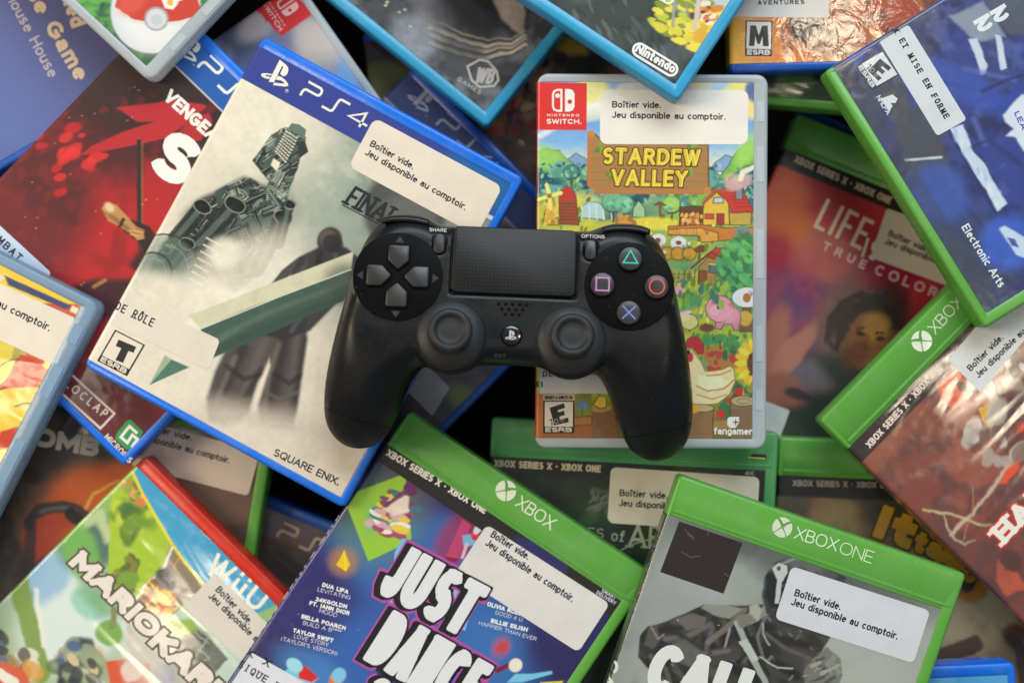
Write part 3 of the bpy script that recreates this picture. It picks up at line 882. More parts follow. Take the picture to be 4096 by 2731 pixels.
for q, s in (((-56.49,-29.49), 16), ((-60.45,-33.14), 9)):
    A.ell(q, s, s * .95, (96, 116, 106), .15, .55); A.line(arc(q[0], q[1], s, s, 0, 360, 30), .9, (40, 52, 50), .5, .9); A.line(arc(q[0], q[1], s * .7, s * .7, 0, 360, 30), .5, (140, 152, 138), .5, .6)
for i in range(8):
    t = i / 7
    A.line([(lambda p, q: tuple(np.array(p) * (1 - t) + np.array(q) * t))((-46.19,-7.52), (-43.89,-30.79)), (lambda p, q: tuple(np.array(p) * (1 - t) + np.array(q) * t))((-39.48,-7.57), (-37.18,-30.84))], .7, (222, 220, 200), .6, .8)
A.ell((-35.88,-10.06), 7, 7, (232, 222, 200), .8, .8); A.ell((-39.52,-38.81), 34, 12, (222, 216, 200), 1, .85, .5); A.ell((-59.51,-43.03), 26, 10, (214, 208, 190), 1, .8, .3)
A.ell((-23.80,-13.13), 30, 15, (224, 216, 198), 1, .7, .9)
# dark drapery columns that fade into the mist
col_a = [(-14.46,-46.93), (-6.70,-36.38), (2.02,-27.56), (5.34,-41.08), (5.82,-54.35), (8.64,-68.59), (5.01,-78.46), (-5.92,-79.92), (-11.36,-71.62), (-14.05,-58.43)]
col_b = [(-3.22,-34.48), (2.46,-20.11), (7.26,-10.72), (16.14,-26.17), (21.64,-41.20), (26.54,-54.31), (29.67,-65.00), (17.64,-72.70), (10.56,-63.03), (7.24,-44.55)]
A.clip(col_a, col_b, soft=2.5)
A.poly([(-38.60,-35.76), (14.14,-0.20), (43.85,-62.89), (-8.26,-91.34)], (64, 58, 56), 4, .97)
r_ = random.Random(5)
for q0, q1, q2, w0, cc in (((-7.33,-43.48), (-6.69,-61.17), (-4.31,-77.92), 5, (38, 34, 36)), ((-0.54,-35.27), (0.97,-52.48), (4.13,-66.54), 4, (92, 84, 80)), ((-8.90,-48.86), (-7.40,-66.07), (-5.42,-71.76), 2.5, (104, 96, 90)), ((4.36,-48.38), (4.05,-64.33), (4.37,-73.17), 3, (42, 38, 40)),
                          ((5.30,-25.32), (10.36,-42.85), (15.42,-60.38), 6, (36, 32, 34)), ((8.62,-19.00), (15.41,-35.58), (22.12,-54.47), 3.5, (88, 80, 78)), ((5.62,-34.16), (8.87,-50.43), (14.89,-65.18), 2.5, (100, 92, 86)), ((15.10,-26.73), (20.94,-41.58), (27.05,-58.54), 4, (44, 40, 42)), ((-10.48,-54.23), (-0.69,-55.64), (5.31,-50.11), 2.2, (34, 30, 32)), ((10.52,-47.27), (18.50,-47.42), (21.64,-41.20), 2.2, (34, 30, 32)), ((-7.32,-68.28), (-0.68,-68.04), (6.18,-62.04), 1.6, (96, 88, 84)), ((10.84,-56.11), (17.48,-55.87), (23.87,-49.00), 1.6, (92, 84, 80))):
    A.line([q0, q1, q2], w0, cc, w0 * .9, .75)
A.clip()
A.ell((-0.21,-81.31), 22, 13, (196, 184, 170), 1, .8, .4); A.ell((23.80,-71.59), 22, 12, (190, 178, 164), 1, .8, .4); A.ell((13.54,-81.70), 30, 9, (206, 198, 182), .9, .8, .5)
# a walker in a dark hooded coat, seen from behind
A.poly([(-2.18,-33.91), (-1.18,-17.58), (-4.69,-3.71), (-4.85,5.67), (0.88,13.76), (11.49,19.10), (21.48,17.33), (28.03,7.39), (20.46,-3.51), (15.28,-22.12), (6.41,-31.48)], (44, 42, 46), 1.6, .97)
A.ell((3.37,18.27), 5.6, 6.2, (52, 48, 50), .25, .97); A.ell((1.94,18.84), 3.4, 3.8, (92, 80, 66), .5, .9); A.ell((5.52,17.64), 5, 4, (34, 32, 36), .4, .9)
for q0, q1, w0, g_ in (((-1.97,4.53), (3.09,-13.00), 2.5, 74), ((2.21,11.32), (9.43,-7.28), 3, 26), ((8.76,13.78), (15.97,3.05), 2, 80), ((1.03,-5.10), (0.88,-25.48), 2.5, 24), ((9.17,-9.68), (7.99,-26.11), 2, 78)): A.line([q0, q1], w0, (g_, g_ * .97, g_ * .98), w0 * .8, .7)
A.line([(-3.71,3.58), (-7.14,-4.60), (-8.22,-11.28)], 4.2, (48, 46, 48), 1, .95); A.ell((-8.10,-12.34), 2.6, 2.2, (170, 128, 96), .4, .9)
# a wide bevelled beam across the mist
A.poly([(15.39,18.97), (-36.42,-42.23), (-28.52,-45.14), (18.33,11.11)], (196, 194, 166), .8)
A.poly([(18.15,11.46), (-13.81,-25.83), (-28.96,-45.15), (-17.75,-54.13), (-6.41,-39.38), (22.19,-2.57)], (58, 84, 74), .6)
A.poly([(20.23,7.64), (-7.96,-25.80), (-20.59,-43.96), (-18.70,-47.44), (-0.07,-23.74), (21.84,2.20)], (84, 106, 90), 3, .7)
A.poly([(-37.32,-63.25), (-33.81,-63.56), (-37.06,-78.72)], (150, 168, 140), .5); A.poly([(-33.81,-63.56), (-24.93,-62.80), (-37.06,-78.72)], (70, 112, 94), .5)
A.ell((18.40,4.38), 9, 9, (70, 80, 70), .8, .7)
A.ell((27.07,46.41), 19, 19, (64, 66, 64), .25, .92); A.ell((30.92,44.79), 12, 10, (110, 110, 104), .8, .6)
A.poly([(21.18,5.90), (-1.49,-21.13), (-11.88,-35.15), (-19.83,-50.31), (-17.75,-54.13), (-6.41,-39.38), (22.19,-2.57)], (40, 62, 54), 3, .6); A.line([(18.24,11.28), (-4.62,-15.40), (-28.79,-45.06)], .5, (226, 222, 196), .4, .8)
A.mottle(2.2, .09, 21); A.mottle(7, .08, 23)
# header band
hy = c['h'] / 2 - 21.8
A.poly([(-90, hy), (90, hy), (90, 100), (-90, 100)], (46, 60, 136), .25)
A.poly([(8, hy), (28, hy), (40, 100), (90, 100), (90, hy)], (22, 92, 150), 16)
A.poly([(40, hy - .4), (90, hy - .4), (90, hy - 2.2), (40, hy - 2.2)], (190, 200, 205), .3)
cv = A.build(M['print_flat'], c['root'])
def f(F):
    pad_mark(F, (-60.07,67.96), (-52.78,68.22), 11.22, S(232, 226, 208))
    pfour(F, (-39.79,69.74), (-21.37,69.77), 7.31, S(232, 226, 208), 3, 1, .15)
    F.line(arc(*(-46.22,68.46), .75, .75, 0, 360, 14), .16, S(200, 198, 200), 1)
add_marks(c, f, 'platform_mark', cover=cv)
def f(F):
    F.text('FINAL FA', (0.88,35.83), (39.98,36.36), 9.79, S(36, 38, 40), .15, 1, True, 0.12, gap=.12)
    F.line([(0.46,35.23), (40.36,35.67)], .5, S(40, 42, 44), 1)
add_marks(c, f, 'title_lettering', cover=cv)
def f(F):
    F.text('SQUARE ENIX.', (27.54,-79.69), (60.06,-77.72), 3.56, S(52, 48, 52), .17, gap=.12)
add_marks(c, f, 'publisher_mark', cover=cv)
add_marks(c, lambda F: rating(F, (-62.72,-63.96), (-47.41,-63.56), (-63.16,-80.33), 'T', S(40, 38, 36), S(216, 206, 190)), 'rating_mark', cover=cv)
sticker(c, (-5.33,76.88), (60.75,77.28), (-5.12,51.73), 3.56, [('Boîtier vide.', (-1.27,64.54), (21.04,64.52), 3.07, {'wt': .18}), ('Jeu disponible au comptoir.', (-1.43,60.06), (50.82,59.52), 3.07, {'wt': .18})], (216, 206, 190))
sticker(c, (-68.67,-48.03), (-18.56,-45.20), (-66.86,-62.65), 1.98, [('DE RÔLE', (-67.45,-55.99), (-48.51,-55.01), 4.04, {'mono': True, 'serif': True, 'wt': .15})], (212, 204, 190))

# ================================================================== case: farm
# ---- farm
c = case('farm', M['frost'], 'frosted clear game case with colourful farmyard cover under the right half of the controller')
A = Art(c, .34)
A.grad((-51.27,74.83), (-50.42,-81.51), [(0, (88, 130, 190)), (.14, (120, 170, 214)), (.22, (226, 222, 170)), (.3, (120, 150, 120)), (.36, (60, 110, 110)), (.42, (196, 190, 50)), (.7, (170, 170, 44)), (1, (110, 96, 50))])
A.warp(1.2, 7, 4)
A.dabs(26, (-52, 52, 62, 82), 3, 7, [(214, 206, 160), (226, 220, 150), (150, 190, 222), (236, 232, 200)], 6, .5, .7, 2.2, .3)
A.ell((-27.67,76.74), 8, 6, (226, 214, 130), .5, .9); A.ell((38.89,73.19), 7, 9, (226, 212, 110), .4, .9); A.ell((47.40,69.32), 7, 5, (222, 206, 120), .4, .9); A.ell((46.70,77.14), 5, 5, (44, 76, 150), .5, .9)
A.line([(-51.05,56.39), (-41.95,62.31), (-28.93,68.90), (-23.73,71.54)], 3, (230, 236, 240), 2, .8)
for pts, col in (([(-38.60,46.02), (-34.70,49.30), (-30.12,46.71), (-27.47,40.20), (-37.91,40.15)], (120, 150, 186)), ([(28.61,45.08), (33.15,48.69), (37.08,47.08), (38.42,40.56), (27.33,40.50)], (124, 152, 190)),
                 ([(-53.29,48.55), (-47.76,50.86), (-42.53,49.58), (-38.60,46.02), (-32.70,42.13), (-27.45,36.29), (-27.40,25.85), (-53.17,25.71)], (104, 160, 74)),
                 ([(24.76,32.01), (32.55,40.53), (39.01,51.01), (44.21,54.62), (48.77,55.95), (48.93,27.57), (24.79,27.44)], (108, 168, 76)),
                 ([(-53.25,41.37), (-43.13,39.47), (-35.27,33.64), (-27.41,28.46), (-27.37,21.94), (-53.14,21.80)], (44, 96, 104)),
                 ([(26.07,32.67), (35.17,37.28), (41.66,43.84), (48.83,45.19), (48.96,22.35), (26.12,22.23)], (54, 104, 120))):
    A.outl(pts, col, (50, 90, 70), .5, .8)
A.ell((-47.73,46.62), 9, 5, (150, 196, 96), .9, .8, -.4); A.ell((42.93,51.03), 4, 9, (156, 204, 92), .9, .8, -.5); A.ell((-47.02,34.88), 12, 7, (96, 160, 80), .5, .95)
A.dabs(170, (-51, 51, 29, 42), 1.2, 3.4, [(38, 92, 104), (64, 126, 124), (84, 146, 120), (30, 70, 90), (96, 160, 150)], 9, .35, .9)
A.warp(.8, 6, 3)
A.dabs(210, (-51, 51, -60, 26), 2.0, 6, [(206, 200, 56), (186, 186, 50), (150, 176, 62), (222, 210, 84), (120, 164, 84), (198, 184, 40)], 12, .8, .55, 2.4, .1)
A.dabs(90, (8, 51, -60, 20), 1.2, 3, [(110, 160, 70), (84, 150, 110), (160, 180, 60)], 15, .7, .6, 2.5, .1)
A.warp(.25, 3, 3)
A.dabs(520, (-51, 51, -62, 24), .35, .9, [(90, 140, 60), (64, 110, 60), (150, 170, 56), (226, 216, 96), (120, 96, 50)], 61, .35, .8, 2.2, 1.4)
A.dabs(260, (-51, 51, 27, 44), .3, .8, [(24, 60, 74), (120, 180, 160), (60, 120, 116), (150, 196, 150)], 62, .35, .8, 1.8)
for k in range(26):
    q = (random.Random(k).uniform(-50, 50), random.Random(k + 90).uniform(-60, 20)); A.line([(q[0] - 2.4, q[1]), (q[0] - .8, q[1] + .5), (q[0] + 1, q[1] + .3), (q[0] + 2.4, q[1] - .2)], .3, (110, 110, 36), .3, .6)
# silo, mill, greenhouse, trees
A.outl([(-42.02,16.64), (-42.28,27.08), (-41.78,31.65), (-39.18,33.62), (-36.24,32.98), (-34.59,29.73), (-33.21,16.03)], (142, 70, 44)); A.poly([(-42.08,27.08), (-41.78,31.65), (-39.18,33.62), (-36.24,32.98), (-34.71,27.77)], (176, 52, 44), .3)
for k in range(6): A.line([tuple(np.array((-42.01,25.77)) + (0, -k * 1.45)), tuple(np.array((-34.25,25.82)) + (0, -k * 1.45))], .35, (96, 48, 32), .3, .8)
A.outl([(-49.52,16.08), (-48.27,25.74), (-47.64,29.00), (-45.35,29.02), (-44.03,25.11), (-42.22,16.12)], (200, 160, 66)); A.dabs(18, ((-48.90,20.52)[0], (-43.02,20.55)[0], (-46.26,16.22)[1], (-46.32,27.05)[1]), .5, 1, [(160, 118, 44), (226, 190, 90)], 3, .3, .8)
for q in ((-47.99,34.22), (-51.41,27.68), (-41.45,30.67), (-46.30,23.79)): A.line([(-46.66,29.34), q], 1.7, (232, 214, 110), .3)
A.ell((-46.66,29.34), 1.2, 1.2, (150, 110, 50), .2)
A.outl([(-32.25,19.30), (-31.63,24.52), (-29.03,26.82), (-24.79,26.85), (-21.84,24.58), (-21.16,18.71)], (164, 196, 196), (60, 90, 100))
for k in range(5): A.line([tuple(np.array((-31.63,25.18)) + (k * 3.2, 0)), tuple(np.array((-31.92,18.65)) + (k * 3.4, 0))], .4, (230, 240, 240), .3, .9)
for q, s, col in (((-17.61,26.56), 5.5, (100, 168, 130)), ((-12.39,25.28), 5, (110, 176, 140)), ((9.14,25.40), 4.5, (150, 190, 70)), ((16.31,26.09), 4, (70, 130, 120)), ((22.18,28.08), 6, (120, 170, 70)), ((-36.61,40.16), 4, (60, 120, 110))):
    A.ell(q, s, s * .9, (40, 84, 84), .15); A.ell((q[0] - .4, q[1] + .4), s * .88, s * .78, col, .35); A.dabs(9, (q[0] - s * .6, q[0] + s * .6, q[1] - s * .5, q[1] + s * .5), .6, 1.2, [(140, 200, 160), (70, 130, 110)], int(s * 7), .4, .7); A.line([(q[0], q[1] - s * .8), (q[0], q[1] - s * 1.6)], .9, (90, 64, 40), .3)
A.outl([(-8.77,20.08), (-8.47,24.00), (-6.20,27.27), (-3.25,24.03), (-3.09,19.79)], (150, 186, 140)); A.outl([(0.99,25.35), (3.59,27.00), (6.53,25.38)], (140, 66, 70)); A.line([(3.79,25.37), (3.82,20.15)], 1.2, (110, 80, 60))
# sunny field and barrels
A.ell((-1.25,16.86), 14, 3, (222, 206, 60), .5, .8); A.dabs(12, ((-16.91,18.08)[0], (-8.43,18.13)[0], (-16.90,16.25)[1], (-16.93,20.69)[1]), .9, 1.8, [(190, 140, 60), (150, 100, 44)], 5, .3)
# house with red roof and porch
A.outl([(12.45,16.41), (12.41,24.76), (24.15,25.15), (24.20,16.48)], (92, 62, 40)); A.dabs(40, ((13.41,20.85)[0], (23.19,20.91)[0], (15.71,16.63)[1], (15.69,21.52)[1]), .6, 1.0, [(206, 140, 60), (160, 100, 50), (226, 170, 90)], 8, .3)
A.outl([(23.22,16.47), (23.49,26.13), (29.98,32.04), (34.57,27.49), (35.29,16.54)], (206, 172, 58)); A.outl([(35.29,16.54), (35.26,22.28), (45.04,22.33), (45.07,16.59)], (176, 150, 70))
A.outl([(28.02,32.68), (33.89,33.36), (41.07,32.75), (46.34,22.67), (36.56,21.96), (33.92,27.49)], (182, 52, 40)); A.line([(23.16,26.13), (28.68,32.55), (34.55,32.39)], 1.4, (160, 84, 50), .3)
for k in range(5): A.line([tuple(np.array((34.56,31.08)) + (k * .8, -k * 1.55)), tuple(np.array((41.73,31.12)) + (k * 2.0, -k * 1.55))], .35, (120, 30, 28), .3, .7)
A.outl([(27.73,26.48), (28.04,29.09), (32.28,29.11), (32.30,26.50)], (170, 190, 200), (110, 60, 30), .6); A.outl([(29.42,16.51), (29.26,21.59), (32.65,21.74), (32.81,16.52)], (150, 52, 44)); A.outl([(24.18,19.28), (24.17,21.57), (28.08,21.59), (28.10,19.30)], (190, 66, 50))
A.outl([(37.96,28.17), (37.80,34.69), (41.06,35.03), (41.10,28.05)], (120, 126, 130)); A.dabs(7, ((34.53,36.63)[0], (43.01,36.67)[0], (34.54,33.37)[1], (34.52,37.28)[1]), 2.2, 3.8, [(196, 156, 160), (206, 170, 150), (180, 140, 160)], 2, .6, .6)
A.line([(40.07,37.31), (41.03,40.58), (44.28,41.90), (48.19,43.88)], 2.2, (226, 220, 190), .8, .9)
A.outl([(7.26,11.86), (7.24,15.77), (22.24,16.51), (32.68,15.26), (48.34,15.67), (48.36,12.08), (32.72,9.39), (20.97,9.32), (20.96,11.61)], (186, 112, 46)); A.outl([(7.24,14.47), (22.25,15.20), (30.09,12.96), (30.11,9.05), (22.28,8.68), (21.61,11.61), (7.26,11.99)], (206, 150, 64))
for k in range(9): A.line([tuple(np.array((8.55,14.80)) + (k * 1.45, 0)), tuple(np.array((8.56,12.13)) + (k * 1.45, -.3))], .25, (140, 84, 40), .25, .8)
A.ell((41.18,13.02), 3.8, 3, (110, 130, 120), .3); A.line([(41.18,12.04), (41.20,8.13)], 1, (90, 64, 40))
for q in ((2.70,9.55), (12.17,8.30)): A.ell(q, 3.6, 2.8, (236, 232, 220), .15); A.ell(q, 1.3, 1, (150, 60, 50), .3)
A.line([(1.42,6.61), (4.05,2.38), (15.80,0.16)], .8, (140, 140, 30), .6)
for k in range(3): A.outl(arc(*tuple(np.array((6.65,3.37)) + (k * 5.2, 0)), 3.2, 3.0, 0, 330, 14), (206, 150, 50), (120, 76, 30), .6)
A.poly([(18.71,5.40), (21.31,7.37), (24.25,7.38), (23.94,4.12), (20.02,3.77)], (110, 66, 44), .6); A.line([(21.33,4.11), (21.35,0.19)], .5, (90, 60, 40))
# barn
A.outl([(21.08,-10.25), (21.36,-2.42), (26.23,2.18), (35.38,-0.38), (35.43,-9.52), (27.61,-10.86)], (168, 128, 70)); A.outl([(17.45,-3.42), (28.82,6.10), (38.61,5.83), (40.57,4.21), (34.73,-0.52), (24.93,1.84)], (176, 66, 42)); A.line([(17.78,-3.09), (26.87,4.14), (34.72,-0.06)], 1.1, (130, 60, 36), .3)
A.outl([(25.94,-5.00), (26.25,-0.56), (31.47,-0.93), (31.49,-5.95)], (90, 110, 110)); A.line([(26.25,-1.09), (31.80,-1.38)], .8, (226, 190, 60)); A.outl([(21.41,-10.57), (21.37,-4.37), (24.96,-4.35), (25.00,-10.88)], (146, 70, 44))
for k in range(8): A.line([tuple(np.array((26.93,-6.30)) + (k * 1.6, 0)), tuple(np.array((26.95,-10.35)) + (k * 1.6, 0))], .3, (120, 86, 44), .3, .8)
# big tree
A.ell((43.23,-4.91), 14, 17, (60, 120, 60), .2); A.dabs(190, ((43.23,-4.91)[0] - 12.5, (43.23,-4.91)[0] + 12.5, (43.23,-4.91)[1] - 15, (43.23,-4.91)[1] + 16), .9, 1.7, [(70, 150, 78), (100, 176, 90), (50, 110, 70), (84, 160, 110)], 18, .3, .9, 1.7, -.9,
       lambda q: ((q[0] - (43.23,-4.91)[0]) / 13) ** 2 + ((q[1] - (43.23,-4.91)[1]) / 16.5) ** 2 < 1)
A.outl([(41.33,-14.70), (44.59,-14.03), (45.30,-25.12), (47.94,-31.63), (40.12,-31.80), (41.39,-25.14)], (120, 84, 48)); A.ell((43.29,-16.32), 6.6, 4.4, (236, 234, 226), .12); A.ell((43.30,-16.52), 1.8, 2.2, (170, 110, 50), .25); A.ell((42.69,-25.79), 3, 3.4, (196, 160, 70), .3)
for k in range(34):
    q = (random.Random(k + 300).uniform(-8, 48), random.Random(k + 700).uniform(-30, 18)); s_ = random.Random(k).uniform(.7, 1.3)
    for d_ in (-.5, 0, .5): A.line([q, (q[0] + d_ * 2.2 * s_, q[1] + 2.0 * s_)], .38, ((60, 110, 50), (90, 140, 50), (44, 90, 56))[k % 3], .3, .85)
    if k % 4 == 0: A.ell((q[0], q[1] + 2.2), .8, .7, ((206, 60, 50), (230, 200, 70), (220, 220, 210))[k % 3], .25)
for x in range(6): A.line([tuple(np.array((9.96,-5.09)) + (x * 2.4, .2 * x)), tuple(np.array((9.98,-8.35)) + (x * 2.4, .2 * x))], .6, (110, 84, 50), .3)
A.line([(9.31,-6.07), (19.10,-5.69)], .5, (130, 100, 60), .3); A.line([(9.32,-7.38), (19.10,-7.00)], .5, (130, 100, 60), .3)
# pig, rabbit, goat
A.outl([(29.02,-30.43), (29.32,-25.86), (28.33,-23.91), (32.88,-19.97), (38.10,-20.92), (40.07,-22.54), (40.74,-26.45), (39.46,-31.35), (37.50,-31.36), (36.51,-28.43), (32.92,-28.45), (31.63,-30.74)], (204, 126, 140)); A.outl(arc(*(30.93,-21.61), 6.4, 6.0, 0, 340, 16), (222, 150, 160)); A.ell((28.97,-22.47), 2.6, 2, (230, 170, 176), .3); A.ell((30.27,-20.96), .7, .9, (60, 40, 40), .2); A.ell((31.90,-20.76), .7, .9, (60, 40, 40), .2); A.poly([(34.83,-19.31), (36.13,-17.67), (37.12,-20.60), (35.50,-21.91)], (196, 112, 130), .4); A.poly([(27.00,-20.00), (27.64,-17.71), (29.28,-19.01)], (196, 112, 130), .4); A.ell((34.86,-24.20), 5, 4, (226, 156, 166), .8, .7)
A.outl(arc(*(17.26,-27.56), 4, 3.6, 0, 340, 14), (206, 196, 120)); A.ell((14.64,-25.29), 3, 2.2, (216, 206, 140), .3); A.ell((15.28,-23.65), 3, 1, (226, 190, 190), .3, 1, .3)
A.outl([(10.65,-12.26), (11.62,-9.65), (14.55,-8.98), (15.87,-11.58), (15.24,-16.15), (11.32,-15.52)], (212, 184, 110)); A.line([(14.22,-9.31), (13.89,-7.02)], 1.2, (180, 150, 80)); A.line([(15.89,-14.84), (16.56,-18.10)], 1, (190, 160, 90)); A.ell((11.96,-13.23), 2.4, 1.6, (230, 160, 170), .4)
A.dabs(60, ((11.15,16.38)[0], (35.29,16.51)[0], (11.35,-20.09)[1], (11.29,-9.65)[1]), .5, 1.3, [(70, 130, 60), (110, 160, 60), (60, 110, 100), (150, 180, 60)], 31, .4, .9, 2.2, 1.5)
A.ell((25.10,-30.12), 3.4, 2, (110, 66, 44), .4); A.ell((20.14,-17.76), 3, 2.6, (84, 150, 84), .4)
# crops and fences
A.poly([(23.84,-38.29), (39.50,-37.55), (39.55,-47.99), (27.82,-49.36), (22.56,-42.21)], (170, 108, 56), 1.5, .9); A.dabs(34, ((23.54,16.45)[0], (39.20,16.53)[0], (-68.68,-49.23)[1], (-68.76,-34.22)[1]), .8, 1.8, [(60, 130, 70), (90, 150, 60), (50, 100, 60), (180, 50, 50)], 41, .3, .95, 1.6)
for x in (1450, 1535, 1625): A.line([((25.77,-33.71)[0] + (x - 1450) * .0652, (-68.76,-34.22)[1]), ((25.77,-33.71)[0] + (x - 1450) * .0652, (-68.73,-39.44)[1])], .8, (100, 66, 40)); A.dabs(6, ((25.50,16.46)[0] + (x - 1450) * .0652 - 2, (25.50,16.46)[0] + (x - 1450) * .0652 + 2, (-68.74,-38.14)[1], (-68.76,-34.22)[1]), .8, 1.4, [(60, 140, 80)], x, .3)
# sunflower
q = (49.66,-46.30)
for k in range(22):
    a = 2 * math.pi * k / 22; A.ell((q[0] + 8.5 * math.cos(a), q[1] + 8.9 * math.sin(a)), 3.4, 1.5, ((222, 180, 40), (236, 206, 60))[k % 2], .25, 1, a)
A.ell(q, 6.2, 6.6, (94, 60, 34), .2); A.dabs(30, (q[0] - 5, q[0] + 2, q[1] - 5, q[1] + 5), .5, .8, [(130, 90, 50), (70, 44, 26)], 3, .3)
A.dabs(60, ((32.68,16.50)[0], (48.33,16.58)[0], (-68.58,-66.19)[1], (-68.64,-55.10)[1]), 1, 2.4, [(60, 110, 60), (84, 130, 60), (44, 84, 60), (150, 140, 60)], 44, .4, .9); A.ell((39.94,-59.08), 2, 1.8, (196, 44, 40), .2); A.ell((36.05,-63.14), 1.6, 1.5, (196, 44, 40), .2); A.ell((33.80,-69.55), 4.2, 4, (60, 110, 66), .3); A.ell((31.84,-69.43), 2, 2, (200, 44, 40), .2)
# hen on a stump
A.outl([(16.03,-40.94), (17.98,-39.62), (22.58,-45.47), (24.56,-50.03), (31.73,-49.33), (35.63,-47.36), (37.60,-48.65), (38.28,-54.52), (35.71,-60.40), (30.51,-64.35), (22.68,-65.37), (18.11,-64.41), (14.80,-55.30)], (226, 204, 150), (130, 96, 50)); A.poly([(21.30,-51.35), (31.75,-52.60), (35.68,-55.18), (27.87,-59.14), (21.99,-57.22)], (238, 222, 176), 1); A.line([(20.68,-56.57), (25.91,-58.83), (33.08,-57.81), (37.63,-53.87)], .6, (160, 120, 70), .4); A.line([(25.22,-51.98), (31.74,-51.29), (36.30,-49.31)], .6, (170, 128, 76), .4); A.line([(20.70,-60.49), (27.89,-62.40), (34.40,-60.41)], .5, (170, 128, 76), .4)
A.outl([(15.37,-39.64), (16.00,-35.72), (18.60,-34.07), (21.87,-35.04), (23.84,-37.63), (23.53,-41.55), (21.25,-42.22), (18.63,-38.97)], (182, 44, 52), (110, 26, 34)); A.ell((17.67,-43.54), 1.5, 2.2, (190, 44, 52), .3); A.ell((16.81,-41.26), .8, 1.1, (30, 24, 22), .2)
A.outl([(17.48,-67.68), (22.69,-65.82), (28.56,-66.18), (27.95,-74.80), (28.64,-81.32), (15.59,-81.39)], (140, 104, 66)); A.outl(arc(*(23.34,-66.67), 5.4, 1.8, 0, 340, 14), (186, 160, 110)); A.ell((19.43,-67.02), 2.6, 2, (214, 160, 40), .3)
A.outl([(36.05,-64.32), (41.58,-61.02), (47.78,-61.97), (47.18,-71.43), (48.87,-81.21), (35.82,-81.28)], (132, 104, 72)); A.outl(arc(*(41.92,-63.31), 5.8, 2.4, 0, 340, 16), (176, 156, 116)); A.line(arc(*(41.92,-63.31), 3, 1.2, 0, 330, 14), .35, (120, 96, 60))
for x in range(0, 22, 2): A.line([((36.59,16.52)[0] + x * .55, (-68.58,-66.84)[1]), ((36.59,16.52)[0] + x * .55, (-68.50,-81.20)[1])], .35, (96, 72, 48), .4, .7)
A.poly([(28.60,-72.84), (36.42,-71.49), (36.44,-76.06), (28.62,-76.43)], (160, 120, 70), .4)
A.outl([(-26.81,-81.62), (-27.54,-67.92), (-22.98,-65.94), (-16.45,-67.21), (-14.42,-81.55)], (126, 92, 58)); A.ell((-22.98,-66.92), 5, 1.8, (176, 140, 90), .2); A.outl([(-26.25,-65.31), (-23.66,-61.05), (-20.39,-62.01), (-20.37,-66.58), (-22.97,-67.25)], (222, 190, 50)); A.poly([(-34.75,-60.79), (-26.93,-60.09), (-26.87,-70.53), (-33.39,-71.22)], (120, 130, 50), .6); A.ell((-31.14,-65.66), 2.2, 2, (90, 130, 180), .3); A.line([(-31.13,-66.64), (-31.11,-70.55)], .5, (60, 110, 60))
A.outl([(-52.31,-71.97), (-26.87,-70.53), (-26.85,-74.45), (-52.29,-75.89)], (160, 112, 60)); A.poly([(-52.37,-60.88), (-49.11,-60.87), (-48.34,-81.41), (-52.25,-81.76)], (176, 110, 50), .5); A.poly([(-34.68,-75.14), (-26.85,-74.45), (-26.81,-81.62), (-48.99,-81.74), (-49.01,-78.48), (-34.66,-78.40)], (150, 96, 50), .5)
A.warp(0)
A.mottle(1.6, .12, 17)
# hanging sign board
A.outl([(-29.20,57.81), (-26.26,57.50), (-22.33,54.26), (25.30,52.89), (25.73,33.97), (26.72,32.02), (22.16,30.69), (-24.16,30.76), (-27.43,33.03), (-29.27,34.98)], (158, 116, 66), (96, 64, 34), .8)
for yy in (1100, 1195, 1250): A.line([(-28.52,53.25)[:1] + ((-69.20,46.50)[1] - (yy - 1100) * .0652,), (24.97,53.54)[:1] + ((-69.19,45.85)[1] - (yy - 1100) * .0652,)], .3, (126, 88, 50), .4, .6)
A.line([(-28.73,55.86), (-28.75,34.33), (-24.16,31.09), (22.16,31.21), (26.06,33.32)], 1.6, (180, 112, 52), .4, .9); A.ell((-27.89,57.49), 1.7, 1.7, (186, 122, 60), .2); A.ell((25.09,32.01), 1.8, 1.8, (186, 122, 60), .2)
for q, ro in (((-24.27,50.66), .6), ((-18.98,38.62), -.5), ((16.76,39.79), .5), ((18.13,51.54), -.3)): A.ell(q, 2.6, 1.2, (96, 124, 40), .2, 1, ro); A.ell((q[0] + 1, q[1] + 1.2), 2.2, 1.0, (120, 150, 50), .2, 1, ro + 1.1)
# spine strip and red corner tag
A.poly([(-90, -86), (-52.3, -86), (-52.3, 90), (-90, 90)], (168, 20, 48), .4)
A.poly([(-52.62,80.84), (-29.91,80.64), (-29.93,59.24), (-52.24,59.12)], (206, 44, 38), .25)
cv = A.build(M['print_flat'], c['root'])
def f(F):
    o = (-45.76,67.51); p = (-39.24,67.54); W_ = S(236, 228, 216)
    def T(l): return frame_pts(l, o, p, 10.31)
    F.line(T([(.42, .04), (.24, .04), (.10, .10), (.05, .24), (.05, .76), (.10, .90), (.24, .96), (.42, .96), (.42, .04)]), 0.91, W_, 1, True)
    F.disc(T([(.25, .70)])[0], 1.04, W_, 1)
    F.poly(T([(.58, 0), (.76, 0), (.92, .06), (1.0, .22), (1.0, .78), (.92, .94), (.76, 1), (.58, 1)]), W_, 1)
    F.disc(T([(.79, .44)])[0], 1.04, S(206, 44, 38), 2)
    F.text('NINTENDO', (-47.84,65.41), (-33.35,65.36), 1.11, W_, .22, gap=.5)
    F.text('SWITCH.', (-48.08,62.01), (-32.29,61.97), 2.22, W_, .21, gap=.16)
add_marks(c, f, 'platform_mark', cover=cv)
